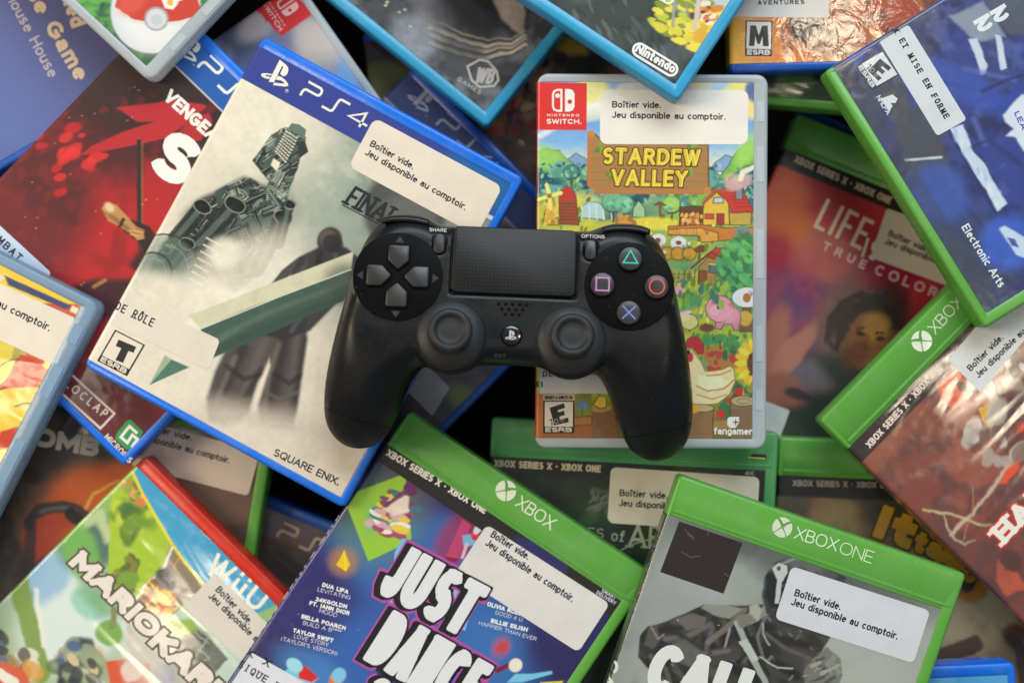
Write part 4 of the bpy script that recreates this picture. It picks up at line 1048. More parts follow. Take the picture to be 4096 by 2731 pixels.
def f(F):
    for (s, a, b) in (('STARDEW', (-22.60,43.75), (21.31,43.08)), ('VALLEY', (-18.63,33.99), (15.62,33.52))):
        F.text(s, a, b, 7.70, S(84, 58, 26), .235, 1, gap=.17, grow=.95, slant=.04)
        F.text(s, a, b, 7.70, S(206, 178, 44), .235, 4, gap=.17, slant=.04)
        F.text(s, (a[0] + .2, a[1] + .25), (b[0] + .2, b[1] + .25), 7.37, S(226, 206, 84), .10, 7, gap=.32, slant=.04)
add_marks(c, f, 'title_lettering', cover=cv)
def f(F):
    F.text('fangamer', (28.63,-78.45), (46.05,-78.62), 3.13, S(226, 222, 210), .2, 1, gap=.1)
    F.poly([(34.79,-71.17), (35.76,-70.52), (40.00,-70.49), (40.02,-73.10), (38.40,-75.53), (35.79,-75.54), (34.67,-74.11)], S(226, 222, 210), 1)
    F.line([(37.21,-72.92), (39.82,-72.91)], .5, S(90, 70, 50), 2); F.line([(38.51,-71.61), (38.52,-74.22)], .5, S(90, 70, 50), 3)
add_marks(c, f, 'publisher_mark', cover=cv)
add_marks(c, lambda F: (F.poly([(-48.98,-60.86), (-34.75,-60.79), (-34.74,-63.72), (-48.96,-63.80)], S(190, 180, 160), 1), F.text('ENFANTS et ADULTES 10+', (-48.31,-62.95), (-35.52,-62.88), 1.57, S(40, 36, 34), .2, 2), rating(F, (-48.96,-63.60), (-34.74,-63.53), (-49.01,-78.35), 'E', S(44, 40, 40), S(214, 208, 194))), 'rating_mark', cover=cv)
sticker(c, (-23.76,77.54), (43.43,77.78), (-23.89,52.88), 3.36, [('Boîtier vide.', (-18.37,69.48), (3.81,69.34), 3.00, {'wt': .18}), ('Jeu disponible au comptoir.', (-18.47,64.78), (33.20,64.15), 3.00, {'wt': .18})])
sticker(c, (-51.65,-48.16), (-17.86,-47.97), (-51.59,-60.36), 1.19, [('X DE RÔLE', (-54.70,-52.74), (-30.88,-52.81), 2.61, {'mono': True, 'serif': True, 'wt': .17}), ('563', (-54.86,-57.63), (-49.12,-57.60), 2.61, {'mono': True, 'serif': True, 'wt': .17})], (206, 206, 206))

# ================================================================== case: red
# ---- red
c = case('red', M['blue'], 'blue game case with red and black cover, partly under the misty one')
A = Art(c, .6)
A.grad((-39.59,67.63), (-14.23,-37.28), [(0, (34, 26, 24)), (.35, (52, 28, 28)), (.6, (104, 28, 32)), (1, (150, 24, 27))])
A.ell((-3.06,-12.43), 28, 32, (176, 26, 29), .8, .9); A.ell((-45.65,-33.87), 30, 24, (96, 26, 32), .9, .9); A.ell((-48.16,-13.79), 26, 14, (70, 26, 28), .9, .7)
A.mottle(14, .4, 4, (60, 22, 26), .5, .75); A.mottle(6, .2, 7, (170, 34, 34), .55, .75)
A.dabs(46, ((-59.41,-2.15)[0] - 16, (-59.41,-2.15)[0] + 22, (-56.50,0.66)[1] - 16, (-56.50,0.66)[1] + 12), .8, 2.6, [(190, 30, 32), (214, 44, 40), (110, 26, 30)], 3, .4, .7, 1.6, 1.2)
A.poly([(-50.80,32.25), (-39.48,45.97), (-35.61,51.56), (-22.70,61.25), (-21.05,61.45), (-22.44,49.45), (-24.04,38.62), (-32.28,26.03), (-47.52,4.36), (-46.69,11.19), (-40.77,26.18), (-33.45,39.73), (-39.21,34.17)], (176, 34, 42), .6, .95)
A.poly([(-22.07,43.31), (-22.39,52.28), (-18.00,60.22), (-14.26,58.27), (-12.08,48.32), (-17.37,42.28)], (168, 34, 40), .6, .9); A.poly([(-22.02,46.14), (-17.80,44.65), (-14.96,45.54), (-16.43,42.27)], (50, 22, 26), .6)
A.poly([(-23.90,23.71), (-8.01,32.02), (25.17,6.39), (23.42,-12.18), (6.25,-11.88), (-7.91,-3.05)], (168, 28, 30), 5, .8)
A.poly([(13.33,-16.30), (4.02,-16.85), (2.08,-4.65), (23.62,-0.73), (36.02,-28.14), (-4.44,-50.33), (-7.85,-40.97), (-3.41,-32.46)], (38, 22, 24), 4, .95)
A.poly([(18.85,-27.84), (-2.73,-34.62), (-4.39,-47.47), (5.65,-46.21), (25.83,-37.98)], (70, 22, 34), 4, .8)
A.poly([(-33.66,27.94), (-31.89,29.66), (-4.31,1.11), (-6.09,-0.61)], (42, 30, 26), .4); A.line([(-31.42,29.18), (-4.78,1.59)], .6, (150, 96, 60), .4, .8)
A.poly([(-6.21,-0.48), (-4.53,1.14), (3.57,-7.73), (3.07,-9.13)], (70, 40, 30), .4)
A.poly([(-12.17,-1.54), (-1.36,3.28), (8.20,1.25), (9.89,-8.36), (0.92,-5.78), (-8.68,-6.61)], (30, 24, 22), .8, .95)
A.poly([(-23.42,-6.21), (-23.07,-3.07), (-19.59,-0.27), (-15.30,-0.63), (-10.01,-0.86), (-6.16,-1.36), (-2.41,0.01), (0.69,-2.62), (-1.08,-5.45), (-5.66,-5.37), (-12.26,-6.69), (-16.87,-8.33)], (176, 132, 80), .5, .96)
A.poly([(-21.14,-6.82), (-16.56,-6.90), (-6.80,-5.35), (-7.34,-3.63), (-17.09,-4.60)], (110, 74, 44), 1.5, .7); A.ell((-21.08,-3.39), 2.6, 1.8, (222, 196, 150), .7, .8); A.line([(-12.48,-2.97), (-11.40,-6.42)], 1.6, (44, 32, 26), .4); 
for k in range(4): A.line([tuple(np.array((-5.17,-2.09)) + (0, -1.1 * k)), tuple(np.array((-1.99,-0.14)) + (0, -1.1 * k))], .8, ((150, 104, 60), (196, 150, 96))[k % 2], .4)
A.line([(-0.68,-35.02), (1.07,-29.15)], 1.6, (150, 108, 56), .8)
A.dabs(40, (-67, 40, -40, 50), .2, .45, [(220, 140, 130)], 9, .4, .6)
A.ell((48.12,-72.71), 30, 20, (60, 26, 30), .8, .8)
hy = c['h'] / 2 - 20.5
A.poly([(-90, hy), (90, hy), (90, 100), (-90, 100)], (20, 82, 160), .3); A.line([(-90, hy), (90, hy)], .8, (206, 196, 186), .3)
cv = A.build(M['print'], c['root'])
def f(F):
    pad_mark(F, (-51.07,70.94), (-43.29,71.04), 10.01, WHITE)
    pfour(F, (-36.67,71.87), (-20.15,72.05), 8.34, WHITE, 2, 1, .16)
add_marks(c, f, 'platform_mark', cover=cv)
def f(F):
    F.text('VENGEANCE', (-38.23,49.96), (7.80,51.75), 6.34, WHITE, .24, gap=.1)
    F.text('S', (-22.91,22.09), (-3.78,23.88), 23.35, S(234, 226, 216), .27, gap=.05)
add_marks(c, f, 'title_lettering', cover=cv)
def f(F):
    F.text('LOCLAP', (21.45,-77.62), (45.08,-75.68), 4.14, S(206, 190, 180), .17, gap=.5)
    F.line([(9.29,-71.75), (47.14,-70.62), (47.22,-80.10), (10.07,-81.20)], 1.07, S(206, 190, 180), 1)
    F.text('MICROIDS', (51.33,-82.15), (68.07,-82.68), 2.94, S(206, 200, 190), .2)
    a, b, d = (54.28,-67.44), (62.90,-67.73), (55.08,-78.35)
    F.poly([(54.37,-67.35), (62.67,-67.49), (65.11,-76.26), (62.48,-78.81), (55.63,-78.93), (54.26,-76.54), (53.44,-69.45)], S(52, 140, 80), 1)
    F.line([(61.22,-69.83), (56.26,-69.98), (56.86,-76.35), (60.87,-76.19), (60.00,-71.93), (63.07,-71.75), (63.70,-76.24)], 1.33, S(220, 226, 214), 2)
add_marks(c, f, 'publisher_mark', cover=cv)
sticker(c, (-76.58,-45.25), (-19.14,-44.03), (-75.07,-66.98), 1.62, [('3 COMBAT', (-63.01,-51.62), (-33.84,-51.09), 3.74, {'mono': True, 'wt': .18})], (190, 206, 226))

# ================================================================== case: ball
# ---- ball
c = case('ball', M['frost'], 'frosted clear game case with green cover and a red and white ball')
A = Art(c, .6)
A.fill((52, 98, 66)); A.warp(1, 5, 3)
A.mottle(9, .7, 3, (30, 66, 50), .45, .7); A.mottle(5, .6, 6, (92, 148, 84), .55, .75)
A.dabs(26, ((11.81,-74.64)[0] - 10, (11.81,-74.64)[0] + 10, (11.81,-74.64)[1] - 12, (11.81,-74.64)[1] + 12), .8, 2, [(104, 176, 80), (76, 140, 70)], 5, .6, .7, 2.4, .8)
A.dabs(14, (-50, 50, -80, -20), .4, .9, [(180, 214, 200)], 7, .5, .6)
A.warp(0)
q = (31.14,-58.40)
# a plain two-tone ball with a round grey cap
A.ell(q, 19.65, 21.29, (196, 202, 208), .04); A.ell((q[0] + 2, q[1] - 5), 15.06, 13.10, (222, 226, 230), .9, .7)
A.poly([(17.05,-70.65), (13.57,-64.05), (11.12,-54.69), (28.94,-35.39), (46.23,-44.33), (48.08,-47.09), (43.07,-55.35), (35.83,-63.43), (27.29,-69.16)], (188, 60, 46), .5)
A.poly([(17.05,-70.65), (27.29,-69.16), (35.83,-63.43), (43.07,-55.35), (48.08,-47.09), (48.60,-48.03), (43.96,-56.30), (36.77,-64.44), (27.95,-70.34), (18.03,-71.71)], (206, 206, 200), .5)
A.ell((21.04,-62.45), 5, 8, (206, 92, 74), .9, .6)
A.ell((34.73,-61.77), 5.50, 5.50, (150, 154, 158), .1); A.ell((34.73,-61.77), 4.58, 4.58, (196, 200, 204), .1); A.ell((35.14,-62.02), 2.62, 2.62, (180, 186, 194), .2)
A.poly([(29.25,-53.01), (34.26,-55.50), (37.58,-53.30), (36.81,-48.64), (39.31,-43.63)], (236, 232, 224), .5); A.ell((34.33,-52.03), 1.57, 1.44, (230, 176, 40), .2)
cv = A.build(M['print_flat'], c['root'])

# ================================================================== case: periwinkle
# ---- periwinkle
c = case('periwinkle', M['deepblue'], 'blue game case with plain periwinkle cover and beige lettering in the upper left corner')
A = Art(c, .9)
A.grad((28.71,72.08), (53.08,15.03), [(0, (80, 84, 132)), (1, (84, 102, 160))]); A.mottle(30, .12, 3)
cv = A.build(M['print_flat'], c['root'])
def f(F):
    F.text('Goose Game', (-21.85,54.30), (49.07,54.44), 7.63, S(206, 186, 160), .24, gap=.16)
    F.text('Untitled', (-9.18,72.17), (26.14,65.17), 7.63, S(206, 186, 160), .24, gap=.16)
    F.text('House House', (-3.26,45.61), (41.40,44.16), 5.32, S(176, 168, 170), .15, gap=.16)
add_marks(c, f, 'title_lettering', cover=cv)

# ================================================================== case: snowy
# ---- snowy
c = case('snowy', M['frost'], 'frosted clear game case with pale grey cover, tucked behind the misty blue one')
A = Art(c, .8)
A.grad((-32.39,68.15), (0.57,78.37), [(0, (96, 104, 136)), (.5, (150, 152, 160)), (1, (110, 150, 190))]); A.mottle(18, .6, 3, (176, 172, 170), .45, .7); A.ell((-23.34,75.13), 14, 9, (180, 172, 166), .8, .8); A.ell((-50.27,47.09), 16, 10, (64, 70, 92), .9, .9); A.ell((-46.03,56.74), 6, 10, (170, 158, 156), .9, .8)
A.ell((-3.18,80.15), 14, 5, (110, 168, 214), .9, .8, -.9)
A.poly([(-53.21,60.76), (-34.77,63.33), (-35.29,81.83), (-55.00,79.83)], (186, 20, 30), .3)
cv = A.build(M['print'], c['root'])
def f(F):
    W_ = S(226, 170, 164)
    o, p = (-40.92,69.63), (-39.31,75.50); o, p, hh = (-49.72,70.14), (-42.27,70.08), 8.52
    T = lambda l: frame_pts(l, o, p, hh)
    F.line(T([(.42, .04), (.24, .04), (.10, .10), (.05, .24), (.05, .76), (.10, .90), (.24, .96), (.42, .96), (.42, .04)]), hh * .09, W_, 1, True)
    F.poly(T([(.58, 0), (.76, 0), (.92, .06), (1.0, .22), (1.0, .78), (.92, .94), (.76, 1), (.58, 1)]), W_, 1)
    F.disc(T([(.79, .44)])[0], hh * .1, S(186, 20, 30), 2)
    F.text('NINTENDO', (-51.95,67.54), (-38.08,67.15), 0.95, W_, .22, gap=.5); F.text('SWITCH', (-53.08,64.75), (-37.66,63.94), 2.32, W_, .21, gap=.16)
add_marks(c, f, 'platform_mark', cover=cv)

# ================================================================== case: dusk
# ---- dusk
c = case('dusk', M['deepblue'], 'dark blue game case with dim navy header, mostly hidden between the misty and farmyard ones')
A = Art(c, .9)
A.grad((-60, 60), (50, -60), [(0, (70, 60, 56)), (.5, (54, 52, 58)), (1, (60, 58, 74))]); A.mottle(14, .5, 3, (110, 100, 96), .5, .75)
A.ell((62.27,-12.43), 8, 6, (96, 116, 60), .9, .8)
hy = c['h'] / 2 - 22
A.poly([(-90, hy), (90, hy), (90, 100), (-90, 100)], (36, 46, 92), .4); A.line([(-90, hy), (90, hy)], .9, (130, 126, 130), .4)
cv = A.build(M['print'], c['root'])
def f(F):
    pad_mark(F, (-59.92,71.02), (-50.60,71.52), 10.75, S(140, 142, 150)); pfour(F, (-40.06,72.25), (-23.88,73.72), 8.32, S(140, 142, 150), 3, 1, .16)
add_marks(c, f, 'platform_mark', cover=cv)
sticker(c, (27.46,-12.92), (54.03,-12.82), (31.39,-28.61), 1.05, [], (150, 156, 164))

# ================================================================== case: smoke
# ---- smoke
c = case('smoke', M['cyan'], 'cyan game case with smoky black and white cover, below the forest one at the top')
A = Art(c, .6)
A.fill((58, 60, 66)); A.warp(2, 12, 3); A.mottle(14, .8, 5, (112, 118, 126), .45, .7); A.mottle(9, .8, 8, (26, 26, 28), .48, .7)
for k in range(11):
    o = k * 17
    pts = [(15.36,-72.67)[0:2], (29.66,-69.82), (42.25,-64.87), (51.42,-55.70), (53.83,-49.38)]
    d = np.array((17.92,-75.83)) - np.array((15.36,-72.67)); off = d * (k * .33 - .4)
    A.line([tuple(np.array(p) + off * (1 - .12 * i)) for i, p in enumerate(pts)], 1.0 + .6 * (k % 2), ((206, 198, 184), (30, 28, 28), (150, 146, 140))[k % 3], 1.0, .85)
A.ell((13.63,-66.21), 12, 9, (96, 98, 106), .8, .9); A.ell((27.35,-55.10), 20, 12, (30, 30, 34), .8, .9); A.ell((13.83,-82.64), 12, 10, (150, 160, 172), .9, .7); A.ell((39.56,-76.66), 16, 8, (70, 74, 80), .8, .8)
A.poly([(32.17,-45.95), (42.71,-35.66), (54.68,-50.44), (47.58,-50.95), (40.46,-49.72)], (156, 148, 138), 2, .95); A.dabs(7, BOX((-9.62,-80.66), (9.43,-73.97)), .4, .8, [(226, 216, 190)], 4, .4, .8)
A.mottle(4, .35, 19)
A.warp(0)
cv = A.build(M['print_creased'], c['root'])
def f(F):
    col = S(176, 178, 178)
    sh = [(42.28,-78.39), (44.76,-72.28), (48.44,-70.35), (54.59,-71.48), (57.69,-74.22), (57.81,-77.61), (52.88,-82.31), (47.92,-82.12)]
    F.line(sh, 1.09, col, 1, True)
    F.text('WB', (49.35,-82.27), (56.59,-77.72), 7.47, col, .2, 2, gap=.05, slant=.2)
    F.text('GAMES', (42.38,-86.61), (55.10,-85.05), 2.04, col, .16, 1, gap=.3)
add_marks(c, f, 'publisher_mark', cover=cv)

# ================================================================== case: forest
# ---- forest
c = case('forest', M['cyan'], 'cyan game case with dark forest cover, its corner resting on the farmyard one')
A = Art(c, .5)
A.fill((50, 58, 56)); A.warp(1, 6, 3); A.mottle(16, .8, 5, (78, 88, 90), .45, .7); A.mottle(8, .7, 8, (24, 30, 28), .5, .7)
A.dabs(420, (-40, 66, -90, 20), .4, 1.1, [(70, 84, 78), (30, 36, 34), (92, 108, 104), (44, 54, 50)], 5, .5, .6, 4.5, -.55)
A.ell((57.70,-52.78), 20, 14, (120, 150, 150), .8, .9); A.ell((60.19,-47.31), 16, 14, (176, 196, 196), .8, .9)
bx = ((40.85,-67.76)[0] - 3, (64.06,-55.46)[0] + 6, (57.47,-67.47)[1] - 6, (43.00,-57.16)[1] + 6)
A.dabs(170, bx, .7, 2.1, [(176, 190, 50), (206, 196, 60), (120, 140, 50), (84, 100, 50), (226, 206, 70)], 8, .35, .95, 2.0, .2, lambda q: True)
A.dabs(60, ((57.67,-61.98)[0] - 5, (65.11,-57.05)[0] + 2, (62.09,-62.88)[1] - 4, (58.92,-58.10)[1] + 4), .8, 2.2, [(222, 190, 50), (206, 160, 50), (236, 206, 80)], 12, .35, .9, 1.8, .4)
A.dabs(30, ((54.15,-56.66)[0] - 3, (60.53,-52.44)[0], (58.22,-57.03)[1] - 3, (55.05,-52.25)[1] + 3), .6, 1.8, [(200, 110, 50), (40, 44, 44), (226, 220, 206), (210, 140, 60)], 14, .35, .9, 1.6, .7)
A.line([(50.54,-52.94), (53.26,-58.78), (55.36,-64.27)], 2.2, (196, 184, 170), .6); A.line([(41.85,-59.45), (47.03,-69.02)], 1.3, (150, 150, 140), .6); A.line([(46.37,-56.46), (50.42,-61.43)], 1, (140, 130, 110), .5)
A.warp(0)
cv = A.build(M['print'], c['root'])
def f(F):
    W_ = S(226, 228, 224)
    F.text('WILD', (25.47,-63.03), (41.50,-61.82), 5.61, W_, .15, 1, True, gap=.2)
    ctr = np.array((48.78,-85.30)); a = np.array((41.92,-85.56)); d = a - ctr; d /= np.hypot(*d); n = np.array([-d[1], d[0]])
    L_, r_ = 8.16, 2.81
    pts = [tuple(ctr + d * L_ * s + (d * math.cos(t) * s + n * math.sin(t) * s) * r_) for s in (1, -1) for t in [math.pi * (i / 10 - .5) for i in range(11)]]
    F.line(pts, 1.08, W_, 1, True)
    F.text('Nintendo', (39.08,-87.29), (58.69,-86.17), 4.08, W_, .24, 1, gap=.12)
add_marks(c, f, 'publisher_mark', cover=cv)

# ================================================================== case: orange
# ---- orange
c = case('orange', M['deepblue'], 'blue game case with orange cover and crinkled shiny sleeve at the top right')
A = Art(c, .7)
A.grad((-64.56,-72.22), (-10.77,-73.63), [(0, (216, 160, 40)), (.15, (206, 130, 52)), (.5, (190, 112, 50)), (1, (150, 80, 40))]); A.warp(1.5, 9, 3)
A.mottle(12, .5, 4, (226, 160, 60), .5, .7)
A.ell((-18.86,-62.68), 22, 16, (66, 44, 36), .5, .9); A.ell((-33.39,-65.59), 7, 6, (40, 34, 32), .4, .9); A.ell((-13.93,-75.30), 14, 5, (120, 76, 44), .6, .9); A.line([(-41.95,-66.02), (-40.89,-75.91)], 4.5, (120, 66, 40), 1, .9); A.line([(-41.65,-67.34), (-41.40,-75.24)], 1.6, (180, 110, 70), .8, .8); A.ell((0.81,-64.51), 10, 24, (190, 150, 110), .6, .8, .5); A.ell((20.61,-61.09), 30, 24, (150, 50, 40), .6, .9); A.dabs(40, ((-31.76,-53.21)[0], (27.35,-54.76)[0], (-58.52,-74.13)[1], (-57.44,-32.76)[1]), 1, 4, [(60, 40, 34), (150, 84, 44), (196, 130, 70), (90, 54, 36)], 6, .5, .7, 2)
A.warp(0)
cv = A.build(M['print_crinkled'], c['root'])
add_marks(c, lambda F: rating(F, (-59.90,-61.94), (-47.56,-62.46), (-60.59,-78.15), 'M', S(44, 40, 38), S(206, 202, 196)), 'rating_mark', cover=cv)
sticker(c, (-85.40,-43.85), (-21.30,-45.53), (-85.83,-60.14), 1.59, [('AVENTURES', (-54.15,-55.06), (-32.79,-55.22), 2.10, {'mono': True, 'wt': .2})], (206, 202, 196))

# ================================================================== case: murky
# ---- murky
c = case('murky', M['green'], 'dark green game case lying in shade below the orange one at right')
A = Art(c, 1.0)
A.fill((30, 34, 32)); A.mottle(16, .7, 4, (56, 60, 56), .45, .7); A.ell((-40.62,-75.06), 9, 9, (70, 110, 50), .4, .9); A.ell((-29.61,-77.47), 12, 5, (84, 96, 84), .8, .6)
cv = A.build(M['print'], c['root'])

# ================================================================== case: jersey
# ---- jersey
c = case('jersey', M['green'], 'green game case turned on its side with blue sports jersey cover, in the right corner')
A = Art(c, .6)
A.grad((-54.89,-65.28), (-9.49,-40.80), [(0, (60, 66, 92)), (.4, (56, 62, 96)), (1, (48, 62, 122))]); A.warp(2, 14, 3)
A.mottle(22, .85, 4, (42, 58, 130), .45, .62); A.mottle(16, .7, 8, (30, 34, 58), .5, .7); A.mottle(9, .4, 9, (84, 104, 170), .55, .75)
A.poly([(-48.38,-69.34), (-43.52,-54.28), (-22.90,-55.06), (2.34,-61.73), (-4.15,-75.78), (-24.43,-74.46)], (66, 70, 76), 4, .92); A.poly([(-47.31,-57.94), (-45.01,-51.84), (-32.87,-54.12), (-32.99,-61.58)], (40, 60, 140), 2, .7)
A.poly([(-59.50,-25.48), (-55.93,-8.86), (-38.36,-8.49), (-44.51,-22.00)], (128, 140, 156), 2, .9); A.poly([(-57.01,-8.18), (-46.19,9.20), (-33.16,1.08), (-39.11,-7.27)], (78, 84, 96), 3, .8)
A.warp(.7, 9, 3)
A.poly([(-45.80,-23.46), (-44.04,-20.03), (-31.63,-22.49), (-28.88,-25.33), (-29.35,-27.30), (-33.22,-25.64)], (184, 198, 214), .7, .95); A.poly([(-41.44,-12.23), (-39.55,-10.39), (-26.35,-15.82), (-26.58,-18.85), (-30.89,-17.07)], (184, 198, 214), .7, .95)
A.poly([(-15.99,-51.83), (-15.01,-46.03), (-6.74,-46.66), (-2.16,-48.38), (5.44,-47.08), (13.98,-47.88), (24.90,-47.90), (25.96,-53.46), (15.01,-52.29), (8.63,-52.84)], (184, 202, 220), .8, .98); A.line([(-15.07,-52.77), (9.72,-53.52), (26.61,-54.24)], 1.5, (30, 40, 96), 1.0, .8); A.dabs(16, BOX((-14.57,-48.94), (25.11,-51.80)), .5, 1.2, [(150, 170, 196), (206, 218, 230)], 4, .7, .5, 3, -.3)
for a, b, cc in (((-61.71,-39.93), (-43.00,-36.51), (36, 44, 96)), ((-36.41,-42.87), (-24.97,-34.17), (30, 36, 80)), ((-35.68,-32.02), (-19.50,-15.72), (76, 98, 170)), ((0.39,-73.33), (5.59,-57.73), (34, 42, 96)), ((12.59,-65.85), (27.02,-62.04), (30, 38, 90)), ((-20.35,-34.03), (-16.85,-21.14), (34, 40, 88)), ((-15.19,-40.26), (-2.71,-42.01), (80, 100, 172)), ((-0.68,-38.75), (14.23,-32.96), (32, 40, 92))): A.line([a, b], 2.2, cc, 2.5, .7)
A.ell((5.81,-70.68), 14, 12, (58, 84, 160), .6, .8); A.ell((-29.17,-36.08), 22, 7, (52, 78, 170), .7, .7, .5); A.line([(-14.91,-75.87), (-7.54,-61.61)], .9, (206, 214, 224), .8, .8); A.line([(-8.83,-27.64), (-12.92,-14.84)], 7, (40, 64, 150), 3, .8); A.line([(-22.94,-30.92), (-21.19,-18.43), (-19.44,-10.78)], 1.6, (28, 34, 76), 1.2, .7); A.line([(-3.79,-47.37), (-2.85,-37.40), (-8.16,-26.55)], 1.8, (30, 40, 90), 1.5, .7)
crest = [(-9.34,-28.45), (-9.79,-25.54), (-12.38,-16.39), (-10.08,-10.28), (14.90,-25.84), (9.34,-28.71), (2.22,-29.25), (-0.35,-32.17), (-1.37,-27.76), (-6.12,-29.33)]
A.poly(crest, (196, 206, 220), 1.2)
A.ell((41.69,-75.69), 20, 22, (52, 60, 76), .8, .85); A.ell((40.57,-56.91), 12, 12, (50, 90, 190), .6, .8); A.poly([(33.28,-56.51), (33.38,-53.93), (42.32,-49.25), (51.96,-51.94), (46.95,-56.35)], (176, 196, 214), 1); A.poly([(38.40,-55.55), (40.64,-53.18), (44.91,-53.58), (42.67,-55.95)], (60, 80, 150), .6)
A.warp(0); A.mottle(5, .12, 19)
A.poly([(-90, -90), (90, -90), (90, -74), (-90, -74)], (56, 62, 74), 3, .5)
cv = A.build(M['print'], c['root'])
def f(F):
    F.text('Electronic Arts', (23.60,-70.60), (55.38,-70.65), 3.71, S(206, 214, 222), .17, 1, gap=.16)
    F.text('22', (-50.93,-1.80), (-51.47,-17.67), 6.40, S(206, 212, 218), .3, 1, gap=.1)
add_marks(c, f, 'title_lettering', cover=cv)
def f(F):
    F.text('NHLPA', (-45.63,-72.18), (-36.30,-72.34), 2.18, S(196, 202, 206), .18, 1, gap=.1)
    F.poly([(-43.90,-70.62), (-42.82,-65.26), (-40.01,-64.37), (-38.89,-66.20), (-40.07,-68.10), (-38.48,-67.97), (-37.15,-70.68), (-40.17,-70.68)], S(196, 202, 206), 1)
add_marks(c, f, 'league_mark', cover=cv)
add_marks(c, lambda F: F.text('LEA', (-7.18,-23.77), (1.20,-24.84), 2.56, S(60, 76, 150), .2, 1), 'crest_lettering', cover=cv)
add_marks(c, lambda F: rating(F, (-61.92,-58.64), (-48.63,-58.25), (-62.41,-72.51), 'E', S(52, 54, 62), S(196, 202, 208)), 'rating_mark', cover=cv)
sticker(c, (-65.44,-42.88), (-15.90,-43.21), (-66.13,-57.90), 1.36, [('X ET MISE EN FORME', (-66.99,-50.21), (-21.07,-51.52), 2.82, {'mono': True, 'serif': True, 'wt': .2})], (196, 202, 208))

# ================================================================== case: magenta
# ---- magenta
c = case('magenta', M['green'], 'green game case with magenta and orange cover in shade, right of the farmyard one')
A = Art(c, .7)
A.grad((-56.93,57.62), (2.69,-33.11), [(0, (150, 44, 40)), (.25, (176, 40, 50)), (.5, (130, 40, 76)), (.75, (88, 56, 84)), (1, (50, 46, 44))]); A.warp(3, 16, 4)
A.ell((-48.72,31.11), 14, 10, (206, 110, 40), .9, .9); A.ell((-59.36,38.73), 12, 20, (200, 96, 50), .9, .8); A.ell((-52.32,17.55), 12, 10, (170, 26, 56), .9, .9); A.ell((-26.28,24.28), 16, 14, (196, 104, 90), .9, .8); A.ell((-37.25,-6.65), 16, 20, (96, 66, 104), .9, .9); A.ell((-29.34,5.63), 18, 8, (116, 50, 96), .9, .8)
A.ell((11.66,22.20), 22, 16, (146, 14, 50), .6, .95); A.mottle(14, .4, 5, (190, 70, 70), .5, .75)
A.ell((-10.55,0.36), 12, 22, (120, 88, 80), .8, .8); A.ell((7.53,9.93), 14, 16, (44, 36, 30), .5, .9); A.ell((4.58,-3.37), 14, 17, (126, 84, 48), .6, .9); A.ell((4.55,4.19), 9, 8, (160, 122, 56), .8, .7); A.ell((5.13,-12.23), 8, 6, (90, 52, 44), .9, .7); A.ell((0.02,-40.80), 32, 24, (48, 58, 48), .5, .95, .3); A.ell((-15.65,-31.99), 14, 8, (110, 96, 104), .8, .8); A.ell((13.07,-46.88), 30, 14, (34, 42, 36), .7, .9)
A.poly([(-13.89,-13.86), (-16.02,-1.10), (-13.97,8.82), (-6.96,17.70), (4.24,19.96), (13.64,15.43), (18.62,6.84), (13.16,1.61), (6.10,7.84), (-3.53,5.46), (-5.58,-4.45), (-3.98,-15.91)], (44, 34, 30), 1.4, .9)
A.poly([(-5.86,-0.02), (-2.76,7.29), (5.58,9.14), (11.46,3.95), (13.84,-5.69), (12.44,-15.34), (7.37,-19.65), (-0.08,-14.34)], (140, 92, 56), 1.5, .95); A.ell((6.38,3.41), 7, 7, (176, 132, 62), .8, .8); A.ell((3.18,-13.02), 5, 8, (96, 56, 44), .9, .7)
A.ell((0.27,-2.08), 2.6, 1.2, (40, 28, 26), .6, .9); A.ell((10.05,-1.92), 2.4, 1.1, (40, 28, 26), .6, .9); A.line([(-2.27,-0.46), (0.52,1.05)], .9, (40, 28, 26), .6); A.line([(7.75,0.03), (11.34,0.50)], .9, (40, 28, 26), .6); A.line([(4.05,-2.07), (5.64,-8.24), (8.01,-8.50)], 1.2, (100, 60, 42), .9, .8); A.line([(4.87,-13.47), (8.39,-12.81)], 1.5, (120, 56, 50), .8, .9)
A.ell((-33.92,-28.01), 7, 24, (170, 104, 84), .5, .9, .2); A.ell((-26.76,-25.12), 5, 20, (176, 112, 92), .5, .9, -.3); A.ell((-25.00,-42.58), 13, 9, (140, 84, 66), .6, .9); A.ell((-16.14,-42.02), 7, 3, (44, 36, 48), .5, .9)
A.warp(0)
A.poly([(-90, 67.5), (90, 67.5), (90, 58.6), (-90, 58.6)], (40, 32, 28), .4)
cv = A.build(M['print'], c['root'])
def f(F):
    col = S(196, 176, 150)
    F.text('XBOX SERIES X ~ XBOX ONE', (-60.49,62.49), (-9.39,60.81), 3.65, col, .22, 1, gap=.16)
add_marks(c, f, 'header_lettering', cover=cv)
def f(F):
    F.text('LIFE', (-39.69,36.57), (-14.15,34.72), 15.76, S(222, 190, 160), .12, 1, gap=.3); F.text('IS', (-12.56,31.92), (-5.44,32.50), 9.79, S(222, 190, 160), .14, 1, gap=.4)
    F.text('TRUE', (-31.96,28.04), (-9.08,26.69), 4.49, S(222, 180, 170), .2, 1, gap=.75); F.text('COLORS', (-3.87,26.52), (34.84,26.65), 5.19, S(196, 160, 160), .22, 1, gap=.55)
add_marks(c, f, 'title_lettering', cover=cv)
sticker(c, (-9.90,58.71), (34.00,59.92), (-8.39,33.40), 1.70, [('Boîtier vide.', (-4.52,46.32), (16.53,45.74), 3.23, {'wt': .18}), ('Jeu disponible', (-4.70,42.08), (21.62,42.50), 3.23, {'wt': .18})], (196, 186, 168))
